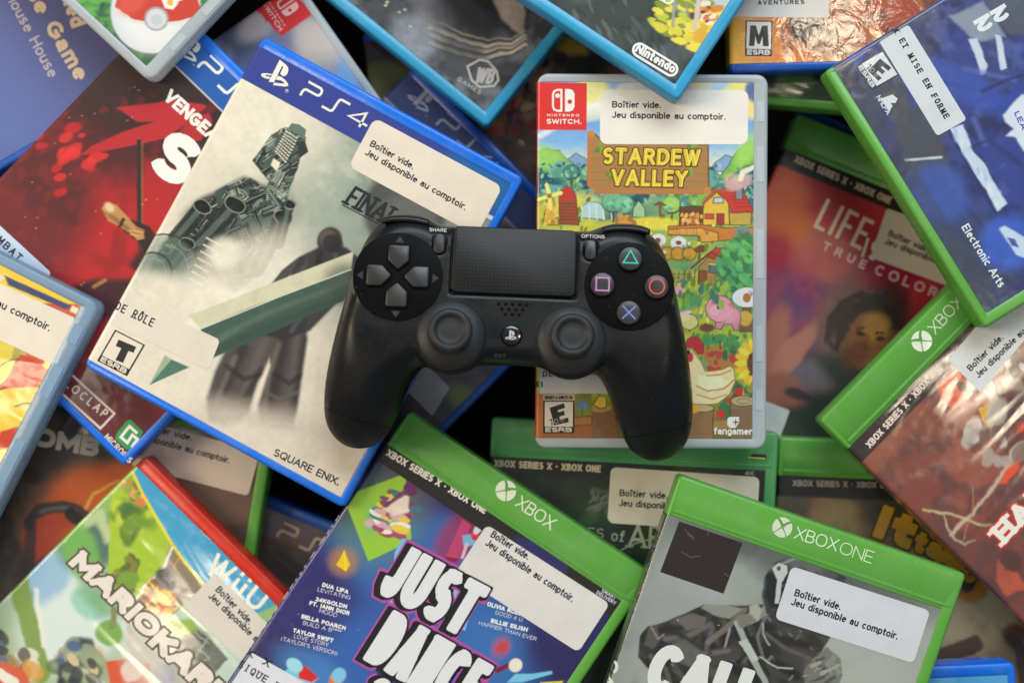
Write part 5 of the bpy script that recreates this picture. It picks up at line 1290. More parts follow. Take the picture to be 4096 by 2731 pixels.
sticker(c, (-47.13,-51.52), (-16.83,-50.63), (-46.69,-65.72), 1.06, [], (190, 194, 190))

# ================================================================== case: rust
# ---- rust
c = case('rust', M['green'], 'green game case with rust brown cover turned diagonally at the right edge')
A = Art(c, .6)
A.grad((-38.95,57.66), (-47.44,-5.73), [(0, (120, 70, 54)), (.5, (122, 62, 54)), (1, (110, 58, 50))]); A.warp(1.5, 7, 4)
A.mottle(15, .6, 4, (150, 84, 66), .48, .7); A.mottle(10, .7, 8, (84, 56, 56), .52, .7)
A.poly([(-18.11,59.79), (-8.39,60.17), (-6.58,55.52), (-10.84,44.92), (-15.94,43.57), (-20.54,46.39), (-21.88,52.42)], (196, 76, 40), .8); A.ell((-11.25,50.01), 2, 3, (60, 30, 26), .3); A.ell((-10.76,54.17), 1.3, 1.3, (60, 30, 26), .3)
A.poly([(-13.68,37.54), (-6.75,36.09), (-4.04,28.66), (-8.70,25.00), (-15.16,26.91), (-15.57,32.93)], (206, 156, 52), .8)
A.dabs(26, ((2.49,34.16)[0] - 14, (2.49,34.16)[0] + 14, (1.57,35.09)[1] - 22, (1.57,35.09)[1] + 10), 1, 4, [(150, 136, 120), (90, 74, 66), (186, 176, 160), (60, 50, 48)], 6, .4, .85, 1.8)
A.dabs(20, ((-15.21,21.35)[0] - 12, (-15.21,21.35)[0] + 14, (-15.21,21.35)[1] - 12, (-15.21,21.35)[1] + 12), 1, 4, [(160, 150, 138), (206, 70, 40), (110, 84, 76), (196, 186, 170)], 9, .4, .85, 1.8)
A.line([(-62.14,6.43), (-50.57,6.79), (-34.36,8.04), (-22.31,9.78)], 1.6, (196, 170, 150), 1.2, .85); A.line([(-63.24,23.24), (-54.47,10.30), (-46.50,-4.81)], 1.1, (190, 180, 130), .8, .85); A.line([(-58.60,14.03), (-61.18,10.12), (-62.62,4.12), (-60.81,-0.52), (-56.67,-2.87)], .9, (180, 160, 130), .7, .8); A.line([(-39.86,14.56), (-48.72,6.78), (-59.87,1.32)], .7, (170, 120, 90), .7, .7)
A.poly([(-22.31,9.78), (-14.93,7.87), (-18.64,6.05), (-28.83,5.21), (-30.67,7.08)], (214, 76, 44), .8); A.poly([(-54.94,-16.77), (-52.69,-24.66), (-56.20,-34.16), (-64.32,-31.50), (-62.86,-22.72)], (190, 84, 56), 2, .8); A.ell((-51.74,-21.89), 4, 6, (80, 46, 42), .5)
A.mottle(20, .5, 12, (92, 54, 50), .5, .7, (-67, 67, -90, 0))
A.warp(0)
A.poly([(-90, 67.5), (90, 67.5), (90, 58.6), (-90, 58.6)], (48, 36, 34), .4)
cv = A.build(M['print_creased'], c['root'])
def f(F):
    F.text('XBOX SERIES X ~ XBOX ONE', (-60.22,60.16), (-11.15,62.04), 3.27, S(214, 200, 186), .22, 1, gap=.16)
add_marks(c, f, 'header_lettering', cover=cv)
def f(F):
    for g, col, l in ((1.3, S(206, 66, 44), 1), (0, S(226, 220, 210), 3)):
        F.text('HADES', (-48.21,-14.29), (0.62,-13.55), 9.82, col, .26, l, True, grow=g)
add_marks(c, f, 'title_lettering', cover=cv)
add_marks(c, lambda F: (globe_mark(F, (-8.98,77.76), 4.78, np.array((-0.37,78.15)) - np.array((-8.98,77.76)), S(206, 214, 196)), F.text('XBOX', (-2.47,75.16), (17.20,76.14), 5.50, S(196, 206, 186), .1, 1, gap=.14)), 'platform_mark', on='shell')
sticker(c, (-6.74,63.16), (45.35,67.10), (-6.93,42.34), 0.99, [('Boîtier vide.', (-3.14,52.02), (18.15,51.84), 3.01, {'wt': .18}), ('Jeu disponible au comptoir.', (-2.86,47.25), (44.71,46.28), 3.01, {'wt': .18})], (206, 208, 206))

# ================================================================== case: beige
# ---- beige
c = case('beige', M['green'], 'green game case with beige cover and chunky yellow title, at the lower right')
A = Art(c, .8)
A.grad((-46.07,48.86), (39.32,-16.20), [(0, (110, 96, 76)), (.35, (120, 110, 92)), (.65, (186, 166, 128)), (1, (150, 126, 96))]); A.warp(2, 12, 4)
A.ell((-46.58,60.53), 8, 16, (150, 96, 78), .8, .8); A.ell((-32.55,54.27), 9, 12, (66, 44, 36), .6, .9); A.ell((-58.07,55.90), 10, 12, (70, 62, 54), .8, .8); A.ell((-36.37,47.22), 12, 10, (156, 140, 96), .8, .8); A.ell((-8.31,50.51), 18, 12, (52, 50, 44), .8, .9); A.ell((28.12,3.95), 24, 16, (206, 190, 150), .9, .8); A.mottle(11, .4, 4, (120, 90, 60), .52, .75)
A.ell((26.77,19.02), 9, 10, (206, 130, 30), .25); A.ell((25.37,19.65), 4, 5, (50, 40, 34), .4); A.line([(11.85,-17.40), (30.06,-9.04)], 8, (84, 64, 62), 1.2, .9); A.ell((49.11,-4.08), 6, 6, (120, 76, 44), .5); A.line([(47.76,-4.83), (52.84,-10.79), (54.90,-26.53)], 6, (66, 46, 38), 1.2, .9)
A.warp(0)
A.poly([(-90, 67.5), (90, 67.5), (90, 57.5), (-90, 57.5)], (30, 30, 28), .5)
cv = A.build(M['print'], c['root'])
def f(F):
    F.text('XBOX SERIES X ~ XBOX ONE', (-60.07,62.28), (-11.62,63.30), 3.02, S(150, 140, 128), .22, 1, gap=.16)
add_marks(c, f, 'header_lettering', cover=cv)
def f(F):
    for g, col, l in ((2.2, S(74, 58, 30), 1), (0, S(196, 150, 34), 4)):
        F.text('it', (-21.62,40.30), (-3.47,34.21), 16.15, col, .34, l, gap=.1, grow=g); F.text('takes', (-2.10,34.27), (33.55,21.38), 10.31, col, .32, l, gap=.1, grow=g)
        F.text('two', (7.19,26.42), (28.15,19.08), 9.62, col, .32, l, gap=.1, grow=g)
add_marks(c, f, 'title_lettering', cover=cv)

# ================================================================== case: tales
# ---- tales
c = case('tales', M['jade'], 'jade green game case with near black cover, just below the farmyard one')
A = Art(c, .7)
A.fill((26, 28, 25)); A.mottle(14, .6, 4, (36, 52, 34), .5, .7); A.ell((-19.55,41.95), 14, 8, (30, 60, 30), .9, .7)
A.dabs(22, ((-14.59,50.30)[0] - 4, (-14.59,50.30)[0] + 5, (-14.59,50.30)[1] - 7, (-14.59,50.30)[1] + 4), .5, 1.1, [(96, 100, 88), (70, 80, 66)], 4, .5, .8, 3.5)
A.ell((-19.48,40.61), 5, 3, (60, 84, 56), .9, .7, .6); A.ell((15.56,27.62), 10, 16, (44, 60, 40), .9, .6)
cv = A.build(M['print'], c['root'])
def f(F):
    F.text('XBOX SERIES X ~ XBOX ONE', (-65.09,62.47), (-15.23,62.39), 3.36, S(186, 176, 148), .24, 1, gap=.16); F.text('4K', (52.36,64.72), (56.61,64.67), 2.02, S(150, 146, 130), .2, 1)
add_marks(c, f, 'header_lettering', cover=cv)
def f(F):
    F.text('TALES', (-33.87,32.44), (-12.26,31.56), 4.71, S(140, 146, 128), .15, 1, True)
    F.text('of', (-8.72,30.73), (-2.64,30.38), 5.38, S(140, 146, 128), .16, 1, True); F.text('ARISE', (-0.62,27.99), (33.74,27.90), 11.10, S(140, 146, 128), .13, 1, True, gap=.12); F.line([(-3.92,26.60), (3.29,30.35), (13.23,33.57)], .6, S(140, 146, 128), 2)
add_marks(c, f, 'title_lettering', cover=cv)
sticker(c, (-10.52,65.20), (59.33,64.14), (-10.77,39.04), 2.86, [('Boîtier vide.', (-5.78,51.84), (16.66,51.67), 3.23, {'wt': .18}), ('Jeu disponible au comptoir.', (-5.94,47.11), (44.88,46.68), 3.23, {'wt': .18})], (196, 192, 176))
F = Flat(top_surf(c, .03)); F.poly([(53.29,72.72), (55.53,74.86), (61.60,74.84), (62.05,72.64), (52.97,72.30)], S(26, 28, 24), 1); F.build('printed_tab', M['mark'], c['shell'])
F = Flat(top_surf(c, .03)); F.line([(53.48,73.00), (61.56,73.02)], .5, S(206, 206, 60), 3); F.build('tab_stripe', M['mark'], c['shell'])

# ================================================================== case: soldier
# ---- soldier
c = case('soldier', M['green'], 'bright green game case with grey battlefield cover and black square, at the bottom')
A = Art(c, .4)
A.grad((-56.63,63.44), (32.69,26.81), [(0, (116, 124, 118)), (.3, (140, 148, 142)), (.6, (120, 128, 122)), (1, (150, 156, 148))]); A.warp(2, 14, 4); A.mottle(22, .6, 4, (84, 92, 90), .5, .7); A.ell((-34.24,47.55), 26, 12, (150, 158, 150), .9, .7); A.ell((-47.12,26.21), 22, 30, (150, 156, 154), .9, .7); A.ell((30.61,32.84), 26, 12, (160, 166, 158), .9, .7); A.ell((4.98,67.87), 60, 12, (70, 74, 74), .9, .8)
A.warp(.4, 4, 3)
# folded dark cloth, straps and metal, nothing more
body = [(-60.79,12.03), (-58.93,17.40), (-52.32,21.71), (-45.13,28.25), (-38.54,34.58), (-25.06,38.57), (-13.20,43.35), (-16.83,33.31), (-7.44,41.29), (19.03,38.97), (17.50,31.68), (15.39,22.17), (15.76,7.44), (-37.62,-11.03), (-50.23,-1.88), (-58.77,3.27)]
A.poly(body, (54, 52, 50), 1, .97)
A.clip(body, soft=.6)
A.dabs(150, BOX(*body), 1.2, 3.4, [(34, 33, 33), (70, 68, 64), (44, 43, 42), (82, 80, 75), (58, 56, 53), (26, 26, 26)], 8, .9, .7, 2.4, -.5)
for k, (q0, q1, q2, w0, g_) in enumerate((((-58.47,12.15), (-51.37,9.21), (-41.79,1.04), 4, 30), ((-54.08,17.05), (-45.45,21.38), (-37.45,27.53), 2.5, 28), ((-49.81,14.47), (-41.18,18.81), (-32.20,27.99), 2.2, 96), ((-48.47,20.34), (-38.33,16.42), (-31.23,13.47), 3, 34), ((-31.62,30.22), (-25.08,23.03), (-21.74,13.38), 4, 24), ((-31.58,26.18), (-31.49,18.11), (-28.94,6.84), 2, 88), ((-26.01,33.51), (-18.35,34.81), (-6.24,34.95), 3, 26), ((-12.59,32.75), (-2.47,30.85), (10.42,32.61), 4, 26), ((-13.33,27.09), (-1.97,21.57), (10.79,17.88), 4, 22), ((-8.13,31.59), (2.61,27.88), (14.92,27.41), 1.6, 84), ((-20.12,12.59), (-11.63,11.47), (-0.50,8.57), 5, 20), ((-53.34,5.15), (-45.64,2.41), (-39.70,-4.99), 2, 84), ((-24.34,28.69), (-23.62,18.81), (-15.90,14.05), 1.0, 150), ((-10.93,38.73), (-11.34,29.13), (-5.58,20.32), 1.4, 104))):
    A.line([q0, q1, q2], w0, (g_, g_ * .98, g_ * .95), w0 * .7, .85)
A.line([(-30.09,37.50), (-22.55,31.33), (-10.10,18.76), (0.53,7.57)], 5.2, (22, 22, 23), 1, .9); A.line([(-15.18,21.73), (-16.50,13.84)], 3.2, (22, 22, 23), .8, .9)
A.ell((-18.17,18.67), 4.2, 3, (52, 50, 48), .5, .9, .6); A.line([(-20.40,19.25), (-17.59,20.89)], .6, (90, 88, 84), .5); A.line([(-19.82,17.96), (-16.89,19.65)], .6, (24, 24, 24), .5)
A.line([(-43.53,11.92), (-31.81,11.24), (-19.38,18.25)], 7, (64, 62, 59), 1.4, .85); A.line([(-43.34,13.33), (-32.44,13.05), (-21.60,18.83)], 2, (98, 96, 91), 1.4, .8); A.line([(-37.08,12.80), (-34.71,8.89)], 1, (34, 34, 34), .8); A.line([(-29.53,14.40), (-27.57,10.69)], 1, (34, 34, 34), .8)
greeble(A, body, 60, [(110, 108, 100), (24, 24, 24), (84, 82, 78)], .6, 1.8, -.4, 8, .4)
A.clip()
A.poly([(-39.33,32.96), (-37.54,35.60), (-29.49,37.71), (-21.02,38.62), (-25.59,32.31), (-33.46,31.61)], (132, 134, 126), 1, .9); A.poly([(-48.51,24.38), (-41.51,29.50), (-35.45,29.57), (-35.41,25.53), (-42.02,21.22)], (96, 94, 88), 1, .9); A.poly([(-58.12,17.00), (-55.31,18.65), (-51.62,13.85), (-53.18,8.58), (-58.03,8.93)], (80, 78, 74), 1, .9); A.line([(-57.72,17.81), (-52.83,13.43), (-51.04,16.07)], .8, (120, 118, 112), .6)
A.poly([(-46.17,13.71), (-41.37,17.39), (-33.06,14.86), (-30.14,6.42), (-41.05,6.70)], (92, 90, 88), 2, .8); A.line([(-31.30,19.53), (-24.76,29.89), (-20.81,38.01)], 2.4, (110, 106, 96), 1, .8)
A.line([(-22.05,31.84), (-16.64,25.95), (-10.10,18.76), (-1.33,10.98)], 2.6, (150, 156, 152), .5, .95); A.line([(-18.73,31.98), (-1.38,15.02)], 1.2, (26, 26, 26), .6, .9); A.poly([(-18.63,23.91), (-15.54,26.67), (-7.68,19.59), (-9.68,17.55)], (170, 176, 170), .4)
hood = [(-15.37,46.65), (-17.09,55.51), (-14.74,62.40), (-8.55,67.92), (2.73,70.47), (14.05,68.99), (22.17,65.04), (24.67,57.80), (19.03,38.97), (-3.35,37.30), (-11.06,40.04)]
A.poly(hood, (46, 48, 50), 1.2, .97); A.clip(hood, soft=.6)
A.poly([(-14.16,47.07), (-15.88,55.93), (-11.10,61.64), (-4.68,46.97), (-4.58,38.90)], (24, 25, 27), 1, .95); A.ell((0.36,65.60), 16, 6, (92, 96, 96), .8, .8, -.3); A.line([(-15.32,60.17), (-6.92,67.13), (5.56,70.10), (18.71,67.22)], 1.2, (130, 134, 132), .8, .8); A.line([(-7.99,54.61), (2.84,60.38), (14.14,60.91)], 3, (26, 27, 29), 1, .9); A.ell((-3.33,52.84), 5, 3.4, (14, 15, 16), .3, .95); A.line(arc(*(-3.33,52.84), 5, 3.4, 20, 170, 10), .6, (120, 124, 122), .4, .8); A.line([(-8.67,42.89), (-0.20,43.79), (7.87,43.89)], 1.4, (86, 88, 88), .8, .8); A.clip(); A.dabs(24, BOX((-9.01,55.60), (20.17,63.00), (-0.85,65.18), (6.25,44.67)), 1.2, 4, [(66, 70, 72), (90, 94, 94), (30, 32, 34)], 6, .5, .6, 2)
A.poly([(-15.11,59.57), (-13.53,62.82), (-9.50,62.86), (-7.85,60.06), (-9.01,55.60), (-7.09,46.14), (-8.90,45.51), (-11.33,55.48)], (176, 182, 178), .5); A.ell((-12.44,60.63), 1, 1, (70, 74, 74), .3); A.poly([(-16.88,54.91), (-16.51,57.74), (-11.54,56.08), (-11.61,53.35)], (26, 26, 28), .5)
A.line([(-10.80,35.40), (-9.34,31.18), (-5.26,27.18)], .8, (160, 160, 150), .5, .8); A.line([(-7.41,20.70), (1.70,18.79), (7.84,20.57)], .7, (180, 180, 170), .5, .8)
A.poly([(12.97,21.34), (14.92,27.41), (19.08,34.93), (26.99,31.59), (30.09,24.56), (29.79,15.67), (17.73,11.50)], (104, 104, 98), 1, .9); greeble(A, [(12.97,21.34), (19.08,34.93), (30.09,24.56), (29.79,15.67), (17.73,11.50)], 40, [(130, 130, 122), (70, 70, 66), (150, 150, 140)], .8, 3, .8, 9)
A.poly([(-19.34,40.55), (-16.14,43.01), (-13.28,40.62), (-13.03,35.98), (-16.63,32.71)], (150, 154, 144), .8); A.poly([(-23.91,34.24), (-18.29,37.53), (-13.63,35.77), (-19.62,29.65)], (110, 110, 100), 1)
A.warp(0); A.dabs(20, (-60, 60, -60, 60), .2, .4, [(210, 190, 150)], 14, .4, .7)
A.poly([(-90, -90), (-66.6, -90), (-66.6, 90), (-90, 90)], (46, 48, 46), .5)
cv = A.build(M['print'], c['root'])
def f(F):
    for g, col, l in ((0, S(206, 210, 206), 2),):
        F.text('CALL', (-52.12,-10.10), (-3.17,-8.70), 23.11, col, .25, l, gap=.07, slant=.05)
add_marks(c, f, 'title_lettering', cover=cv)
def f(F):
    # spine lettering, read from the side
    F.text('XBOX ONE', (-69.6, 60), (-69.6, 22), 2.6, S(120, 124, 112), .12, 1, gap=.2)
    F.text('CALL OF DUTY', (-70.6, -2), (-70.6, -66), 5.4, S(190, 200, 190), .24, 1, gap=.1)
add_marks(c, f, 'spine_lettering', cover=cv)
add_marks(c, lambda F: (globe_mark(F, (-16.84,78.42), 4.47, np.array((7.98,78.71)) - np.array((-16.84,78.42)), S(196, 206, 186)), F.text('XBOX', (-10.49,75.49), (9.22,76.10), 5.62, S(200, 222, 190), .1, 1, gap=.12), F.text('ONE', (10.46,75.85), (25.78,76.08), 5.49, S(200, 222, 190), .08, 1, gap=.12)), 'platform_mark', on='shell')
sticker(c, (-7.29,63.50), (57.45,64.96), (-6.76,38.96), 2.52, [('Boîtier vide.', (-2.02,51.40), (19.37,52.05), 3.32, {'wt': .18}), ('Jeu disponible au comptoir.', (-2.17,47.16), (47.67,47.93), 3.32, {'wt': .18})], (196, 198, 204))
sticker(c, (-61.01,65.98), (-31.34,66.11), (-61.63,41.99), .3, [], (46, 38, 40), 'black_patch')
F = Flat(lambda x, y, q=0.0: c['surf'](x, y, .14 + q))
for q in ([(-57.74,63.73), (-55.61,62.45), (-52.15,60.27)], [(-56.00,61.63), (-53.58,61.46), (-52.27,61.58)], [(-55.91,53.56), (-50.85,52.61), (-46.84,54.67)], [(-34.68,50.77), (-31.64,49.80)], [(-48.60,67.57), (-46.74,64.16)]): F.line(q, .16, S(120, 112, 118), 1)
F.build('scratch_marks', M['ink'], c['root'])

# ================================================================== case: dance
# ---- dance
c = case('dance', M['green'], 'green game case with purple cover and huge white slanted title, bottom centre')
A = Art(c, .4)
A.fill((40, 36, 86)); A.mottle(20, .4, 4, (52, 46, 112), .45, .7)
for q, rx, ry in (((-38.95,18.38), 26, 14), ((20.99,-0.13), 40, 22), ((-13.68,-19.37), 26, 30), ((-24.39,43.98), 20, 12), ((5.43,17.19), 30, 22), ((21.70,8.27), 16, 26), ((-27.91,-26.52), 12, 20)): A.ell(q, rx, ry, (52, 104, 170), .9, .75)
A.ell((-15.51,-16.64), 30, 40, (46, 84, 160), 1, .6)
A.ell((-66.65,-11.26), 26, 26, (44, 40, 104), .9, .7); A.ell((-47.06,54.16), 16, 12, (70, 44, 100), .9, .7)
A.dabs(60, (-67, 62, -82, 64), .2, .4, [(150, 150, 206), (110, 110, 180)], 3, .5, .6)
A.ell((-51.41,36.99), 20, 24, (110, 150, 50), .8, .3)
A.poly([(-68.71,34.91), (-68.58,38.96), (-52.98,60.65), (-33.97,37.57), (-36.97,30.80), (-44.67,18.04)], (142, 186, 54), .6); A.poly([(-61.27,39.89), (-51.42,44.11), (-48.84,30.78), (-51.75,25.66)], (120, 180, 90), 3, .7)
A.ell((-47.22,46.13), 6, 5, (170, 90, 120), .4); A.dabs(60, ((-46.67,41.74)[0] - 8, (-46.67,41.74)[0] + 7, (-46.67,41.74)[1] - 9, (-46.67,41.74)[1] + 9), .7, 2, [(150, 70, 100), (222, 190, 50), (110, 60, 90), (60, 110, 120), (206, 160, 170), (236, 226, 206)], 5, .3, .95, 2.2, .3)
A.ell((-46.88,56.26), 3.5, 3.0, (100, 36, 84), .3); A.poly([(-51.41,41.73), (-48.88,52.15), (-45.41,52.89), (-41.93,46.50), (-46.67,41.74)], (226, 206, 190), 1.2, .9); A.poly([(-53.42,41.18), (-49.25,55.07), (-46.52,59.28), (-44.14,56.91), (-47.42,52.33), (-51.42,44.11)], (100, 44, 90), 1, .9)
A.ell((-54.10,11.41), 6.5, 6.5, (170, 120, 60), .9, .7); A.poly([(-56.57,15.94), (-50.74,12.08), (-50.62,8.35), (-55.92,8.45)], (230, 186, 24), .3); A.line([(-56.57,15.94), (-50.62,8.35)], .4, (250, 216, 60), .3)
A.ell((-16.73,49.11), 8, 14, (150, 30, 70), .8, .7); A.poly([(-19.49,57.96), (-14.55,57.69), (-11.05,41.81), (-16.07,39.25)], (176, 60, 104), .5); A.poly([(-16.25,39.52), (-11.13,41.92), (-10.69,40.08), (-15.43,37.93)], (120, 26, 60), .5); A.poly([(-15.27,51.67), (-11.08,56.06), (-7.60,52.05), (-11.80,47.65)], (100, 170, 200), 1); A.poly([(-13.27,54.59), (-10.72,57.88), (-7.24,53.87), (-10.34,52.59)], (190, 44, 60), .8); A.line([(-9.78,43.46), (-11.43,49.48)], 1.4, (214, 170, 176), .6); A.ell((-11.09,58.43), 1.6, 3, (200, 200, 206), .5)
A.poly([(34.92,67.44), (48.52,69.01), (47.07,62.89), (33.19,62.32)], (120, 190, 220), 1.2, .9); A.poly([(38.48,68.63), (47.06,68.83), (44.33,64.62)], (176, 222, 240), 2, .6); A.ell((55.65,66.65), 8, 5, (70, 60, 130), .9, .6)
A.ell((27.89,19.15), 4, 5, (200, 60, 60), .9, .5); A.poly([(26.52,20.61), (29.16,23.17), (31.09,18.52), (25.98,16.68)], (190, 60, 56), .6)
# abstract bright shapes along the lower edge
A.ell((-38.48,-39.14), 18, 9, (70, 130, 190), .9, .6); A.poly([(-48.87,-46.10), (-45.96,-38.61), (-33.73,-39.13), (-35.54,-45.90), (-47.95,-51.03)], (120, 186, 216), .8); A.poly([(-43.22,-41.53), (-42.50,-37.87), (-33.91,-38.86), (-35.36,-42.61), (-41.39,-44.26)], (200, 36, 36), .6); A.ell((-46.33,-40.44), 4, 3, (150, 206, 230), .3); A.poly([(-30.08,-35.11), (-29.18,-31.73), (-24.43,-32.91), (-23.50,-37.84), (-27.88,-40.77)], (220, 110, 40), .6); A.ell((-26.80,-32.91), 3.2, 3.6, (120, 186, 216), .4)
A.poly([(39.05,7.21), (40.14,12.69), (46.16,16.72), (53.17,23.00), (54.18,22.09), (44.61,10.93)], (110, 186, 214), .7); A.poly([(30.83,8.84), (34.47,15.24), (36.84,15.24), (33.02,7.93)], (110, 30, 44), .6); A.ell((37.94,15.97), 3, 3.2, (226, 216, 200), .3); A.poly([(51.73,15.69), (60.11,22.10), (60.49,19.18), (53.19,13.51)], (214, 206, 40), .5)
A.poly([(-90, 67.5), (90, 67.5), (90, 58.6), (-90, 58.6)], (36, 34, 32), .3)
A.poly([(4.51,64.91), (13.27,68.40), (32.99,69.72), (33.01,62.59), (10.91,61.27)], (46, 42, 100), 1.5, .8)
A.poly([(-90, -90), (-66.6, -90), (-66.6, 58), (-90, 58)], (44, 44, 110), .5); A.poly([(-90, 58), (-66.8, 58), (-66.8, 90), (-90, 90)], (60, 66, 70), .5)
cv = A.build(M['print_flat'], c['root'])
def f(F):
    def shaped(s, p, q, h, step=0.0, slant=0.05):
        for g, col, l, dx in ((5.0, S(168, 74, 150), 1, -1.2), (2.6, S(28, 26, 30), 4, -1.6), (2.0, S(28, 26, 30), 6, -.6), (1.6, S(28, 26, 30), 8, 0), (0, S(210, 212, 216), 11, 0)):
            F.text(s, (p[0] + dx, p[1] + dx * .5), (q[0] + dx, q[1] + dx * .5), h, col, .205, l, gap=.13, slant=slant, step=step, grow=g)
    F.poly([(-26.88,7.45), (-36.96,28.43), (-37.52,35.19), (-34.60,36.74), (2.83,37.64), (10.00,16.28)], S(110, 176, 214), 1)
    F.poly([(-18.60,-22.67), (-14.77,-22.48), (26.50,-20.21), (28.31,-11.07), (24.27,2.07), (10.76,0.95)], S(60, 70, 170), 1)
    shaped('JUST', (-33.36,8.26), (10.00,12.72), 26.34, 0)
    shaped('DANCE', (-21.53,-20.67), (30.51,-16.73), 27.00, 0)
    shaped('2022', (-11.08,-42.20), (30.55,-38.10), 19.75, 0)
add_marks(c, f, 'title_lettering', cover=cv)
def f(F):
    W_ = S(226, 224, 218); G_ = S(190, 190, 204)
    for s, a, b, hgt, wt in (('DUA LIPA', (-55.86,-3.47), (-44.10,0.27), 30, .26), ('LEVITATING', (-56.44,-6.40), (-41.76,-1.33), 28, .14), ('24KGOLDN', (-54.71,-10.63), (-40.91,-5.67), 30, .26), ('FT. IANN DIOR', (-56.07,-13.68), (-38.21,-7.59), 30, .26), ('MOOD', (-50.47,-14.13), (-42.40,-11.50), 30, .14),
                             ('BELLA POARCH', (-55.73,-20.82), (-35.93,-14.30), 30, .26), ('BUILD A B****', (-53.48,-22.88), (-36.55,-16.93), 30, .14), ('TAYLOR SWIFT', (-55.41,-28.29), (-37.43,-22.12), 30, .26), ('LOVE STORY', (-53.56,-30.22), (-38.08,-24.93), 30, .14), ("(TAYLOR'S VERSION)", (-57.82,-34.51), (-32.55,-25.98), 30, .14),
                             ('OLIVIA RODRIGO', (11.83,31.30), (32.24,37.51), 30, .26), ('GOOD 4 U', (17.06,30.12), (29.28,34.11), 28, .14), ('BILLIE EILISH', (3.62,16.53), (33.80,31.59), 30, .26), ('HAPPIER THAN EVER', (-0.68,12.31), (39.64,30.43), 28, .14)):
        if s == 'BILLIE EILISH': a = (17.54,25.85)
        if s == 'HAPPIER THAN EVER': a = (13.49,21.95)
        F.text(s, a, b, hgt * .0655, W_ if wt > .2 else G_, wt, 1, gap=.14)
add_marks(c, f, 'track_list', cover=cv)
def f(F):
    F.text('SMART', (51.83,65.84), (59.12,66.20), 1.71, S(190, 190, 204), .2, 1); F.text('DELIVERY', (50.32,63.72), (60.47,64.18), 1.71, S(190, 190, 204), .2, 1)
add_marks(c, f, 'corner_lettering', cover=cv)
def f(F):
    F.text('XBOX SERIES X ~ XBOX ONE', (-65.06,62.71), (-12.52,65.55), 3.42, S(214, 210, 196), .23, 1, gap=.14)
add_marks(c, f, 'header_lettering', cover=cv)
add_marks(c, lambda F: F.text('JUST DANCE 2022', (-71.5, 30), (-71.5, -40), 4.2, S(196, 190, 206), .3, 1, gap=.14), 'spine_lettering', cover=cv)
add_marks(c, lambda F: (globe_mark(F, (-10.20,79.95), 4.81, np.array((16.73,76.26)) - np.array((-10.12,79.68)), S(214, 222, 196)), F.text('XBOX', (-3.07,76.48), (16.80,76.15), 5.93, S(214, 222, 196), .11, 1, gap=.12)), 'platform_mark', on='shell')
sticker(c, (-8.83,62.16), (58.19,63.45), (-8.49,35.61), 2.60, [('Boîtier vide.', (-4.58,58.43), (15.59,59.02), 3.42, {'wt': .18}), ('Jeu disponible au comptoir.', (-4.48,53.90), (43.36,54.23), 3.42, {'wt': .18})], (206, 204, 200))
sticker(c, (-68.41,-46.51), (-27.51,-43.69), (-68.19,-64.59), 0.60, [('X X', (-67.68,-48.79), (-55.63,-47.85), 3.29, {'mono': True, 'serif': True, 'wt': .16}), ('MUSIQUE ET', (-74.06,-55.83), (-43.38,-54.31), 3.56, {'mono': True, 'serif': True, 'wt': .16})], (206, 210, 216))

# ================================================================== case: blue
# ---- blue
c = case('blue', M['blue'], 'bright blue game case whose top edge just enters at the bottom right')
A = Art(c, 1.0); A.grad((-60, 60), (60, 60), [(0, (40, 96, 150)), (1, (70, 150, 200))]); A.mottle(12, .3, 3, (120, 170, 210), .5, .75)
cv = A.build(M['print'], c['root'])

# ================================================================== case: kart
# ---- kart
c = case('kart', M['redcase'], 'red game case with green and blue racing cover, at the lower left')
A = Art(c, .5)
A.grad((-62.53,84.23), (-39.19,-1.53), [(0, (130, 170, 60)), (.35, (140, 176, 120)), (.6, (190, 206, 196)), (1, (150, 170, 130))]); A.warp(1.5, 9, 4)
A.ell((-37.68,14.16), 22, 26, (206, 220, 214), .7, .95); A.ell((-59.53,21.89), 9, 14, (140, 176, 206), .7, .9); A.ell((-57.97,46.14), 14, 14, (84, 130, 84), .6, .9); A.ell((-55.08,52.79), 12, 10, (70, 100, 100), .7, .8); A.line([(-65.56,49.99), (-62.66,60.44), (-52.21,55.63)], 5, (190, 204, 150), 3, .8); A.ell((-57.99,42.34), 16, 8, (110, 170, 80), .6, .9, -.5); A.ell((-37.61,27.48), 9, 7, (130, 190, 170), .5, .8); A.ell((-35.19,36.51), 14, 10, (110, 160, 110), .7, .8)
A.ell((-20.98,24.06), 7, 6, (110, 160, 60), .3, .95); A.line([(-26.64,33.61), (-22.39,27.40)], 3, (120, 130, 80), 1)
A.line([(-70.04,13.38), (-53.92,2.83), (-30.21,-11.57)], 9, (120, 146, 60), 2, .95); A.line([(-60.51,15.23), (-38.71,-1.06)], 2.2, (226, 226, 206), 1, .8)
A.poly([(-66.88,71.40), (-61.58,84.22), (-29.76,74.06), (-25.98,68.34), (-23.23,49.29), (-25.64,42.17), (-39.91,43.19)], (158, 186, 44), .8); A.dabs(22, BOX((-56.44,66.59), (-49.72,77.02), (-48.84,64.65)), 1.5, 5, [(104, 140, 40), (70, 104, 44), (190, 206, 60)], 4, .5, .8, 2.2); A.dabs(30, BOX((-64.47,76.62), (-65.87,82.82), (-51.62,77.98), (-58.28,78.02)), .8, 2.2, [(90, 126, 44), (130, 160, 50), (206, 110, 60), (220, 150, 90)], 6, .4, .9, 1.5)
A.dabs(24, BOX((-38.93,47.95), (-27.47,57.40), (-28.01,44.56)), 1, 3, [(70, 96, 44), (110, 150, 50), (130, 120, 50)], 8, .5, .85, 1.8)
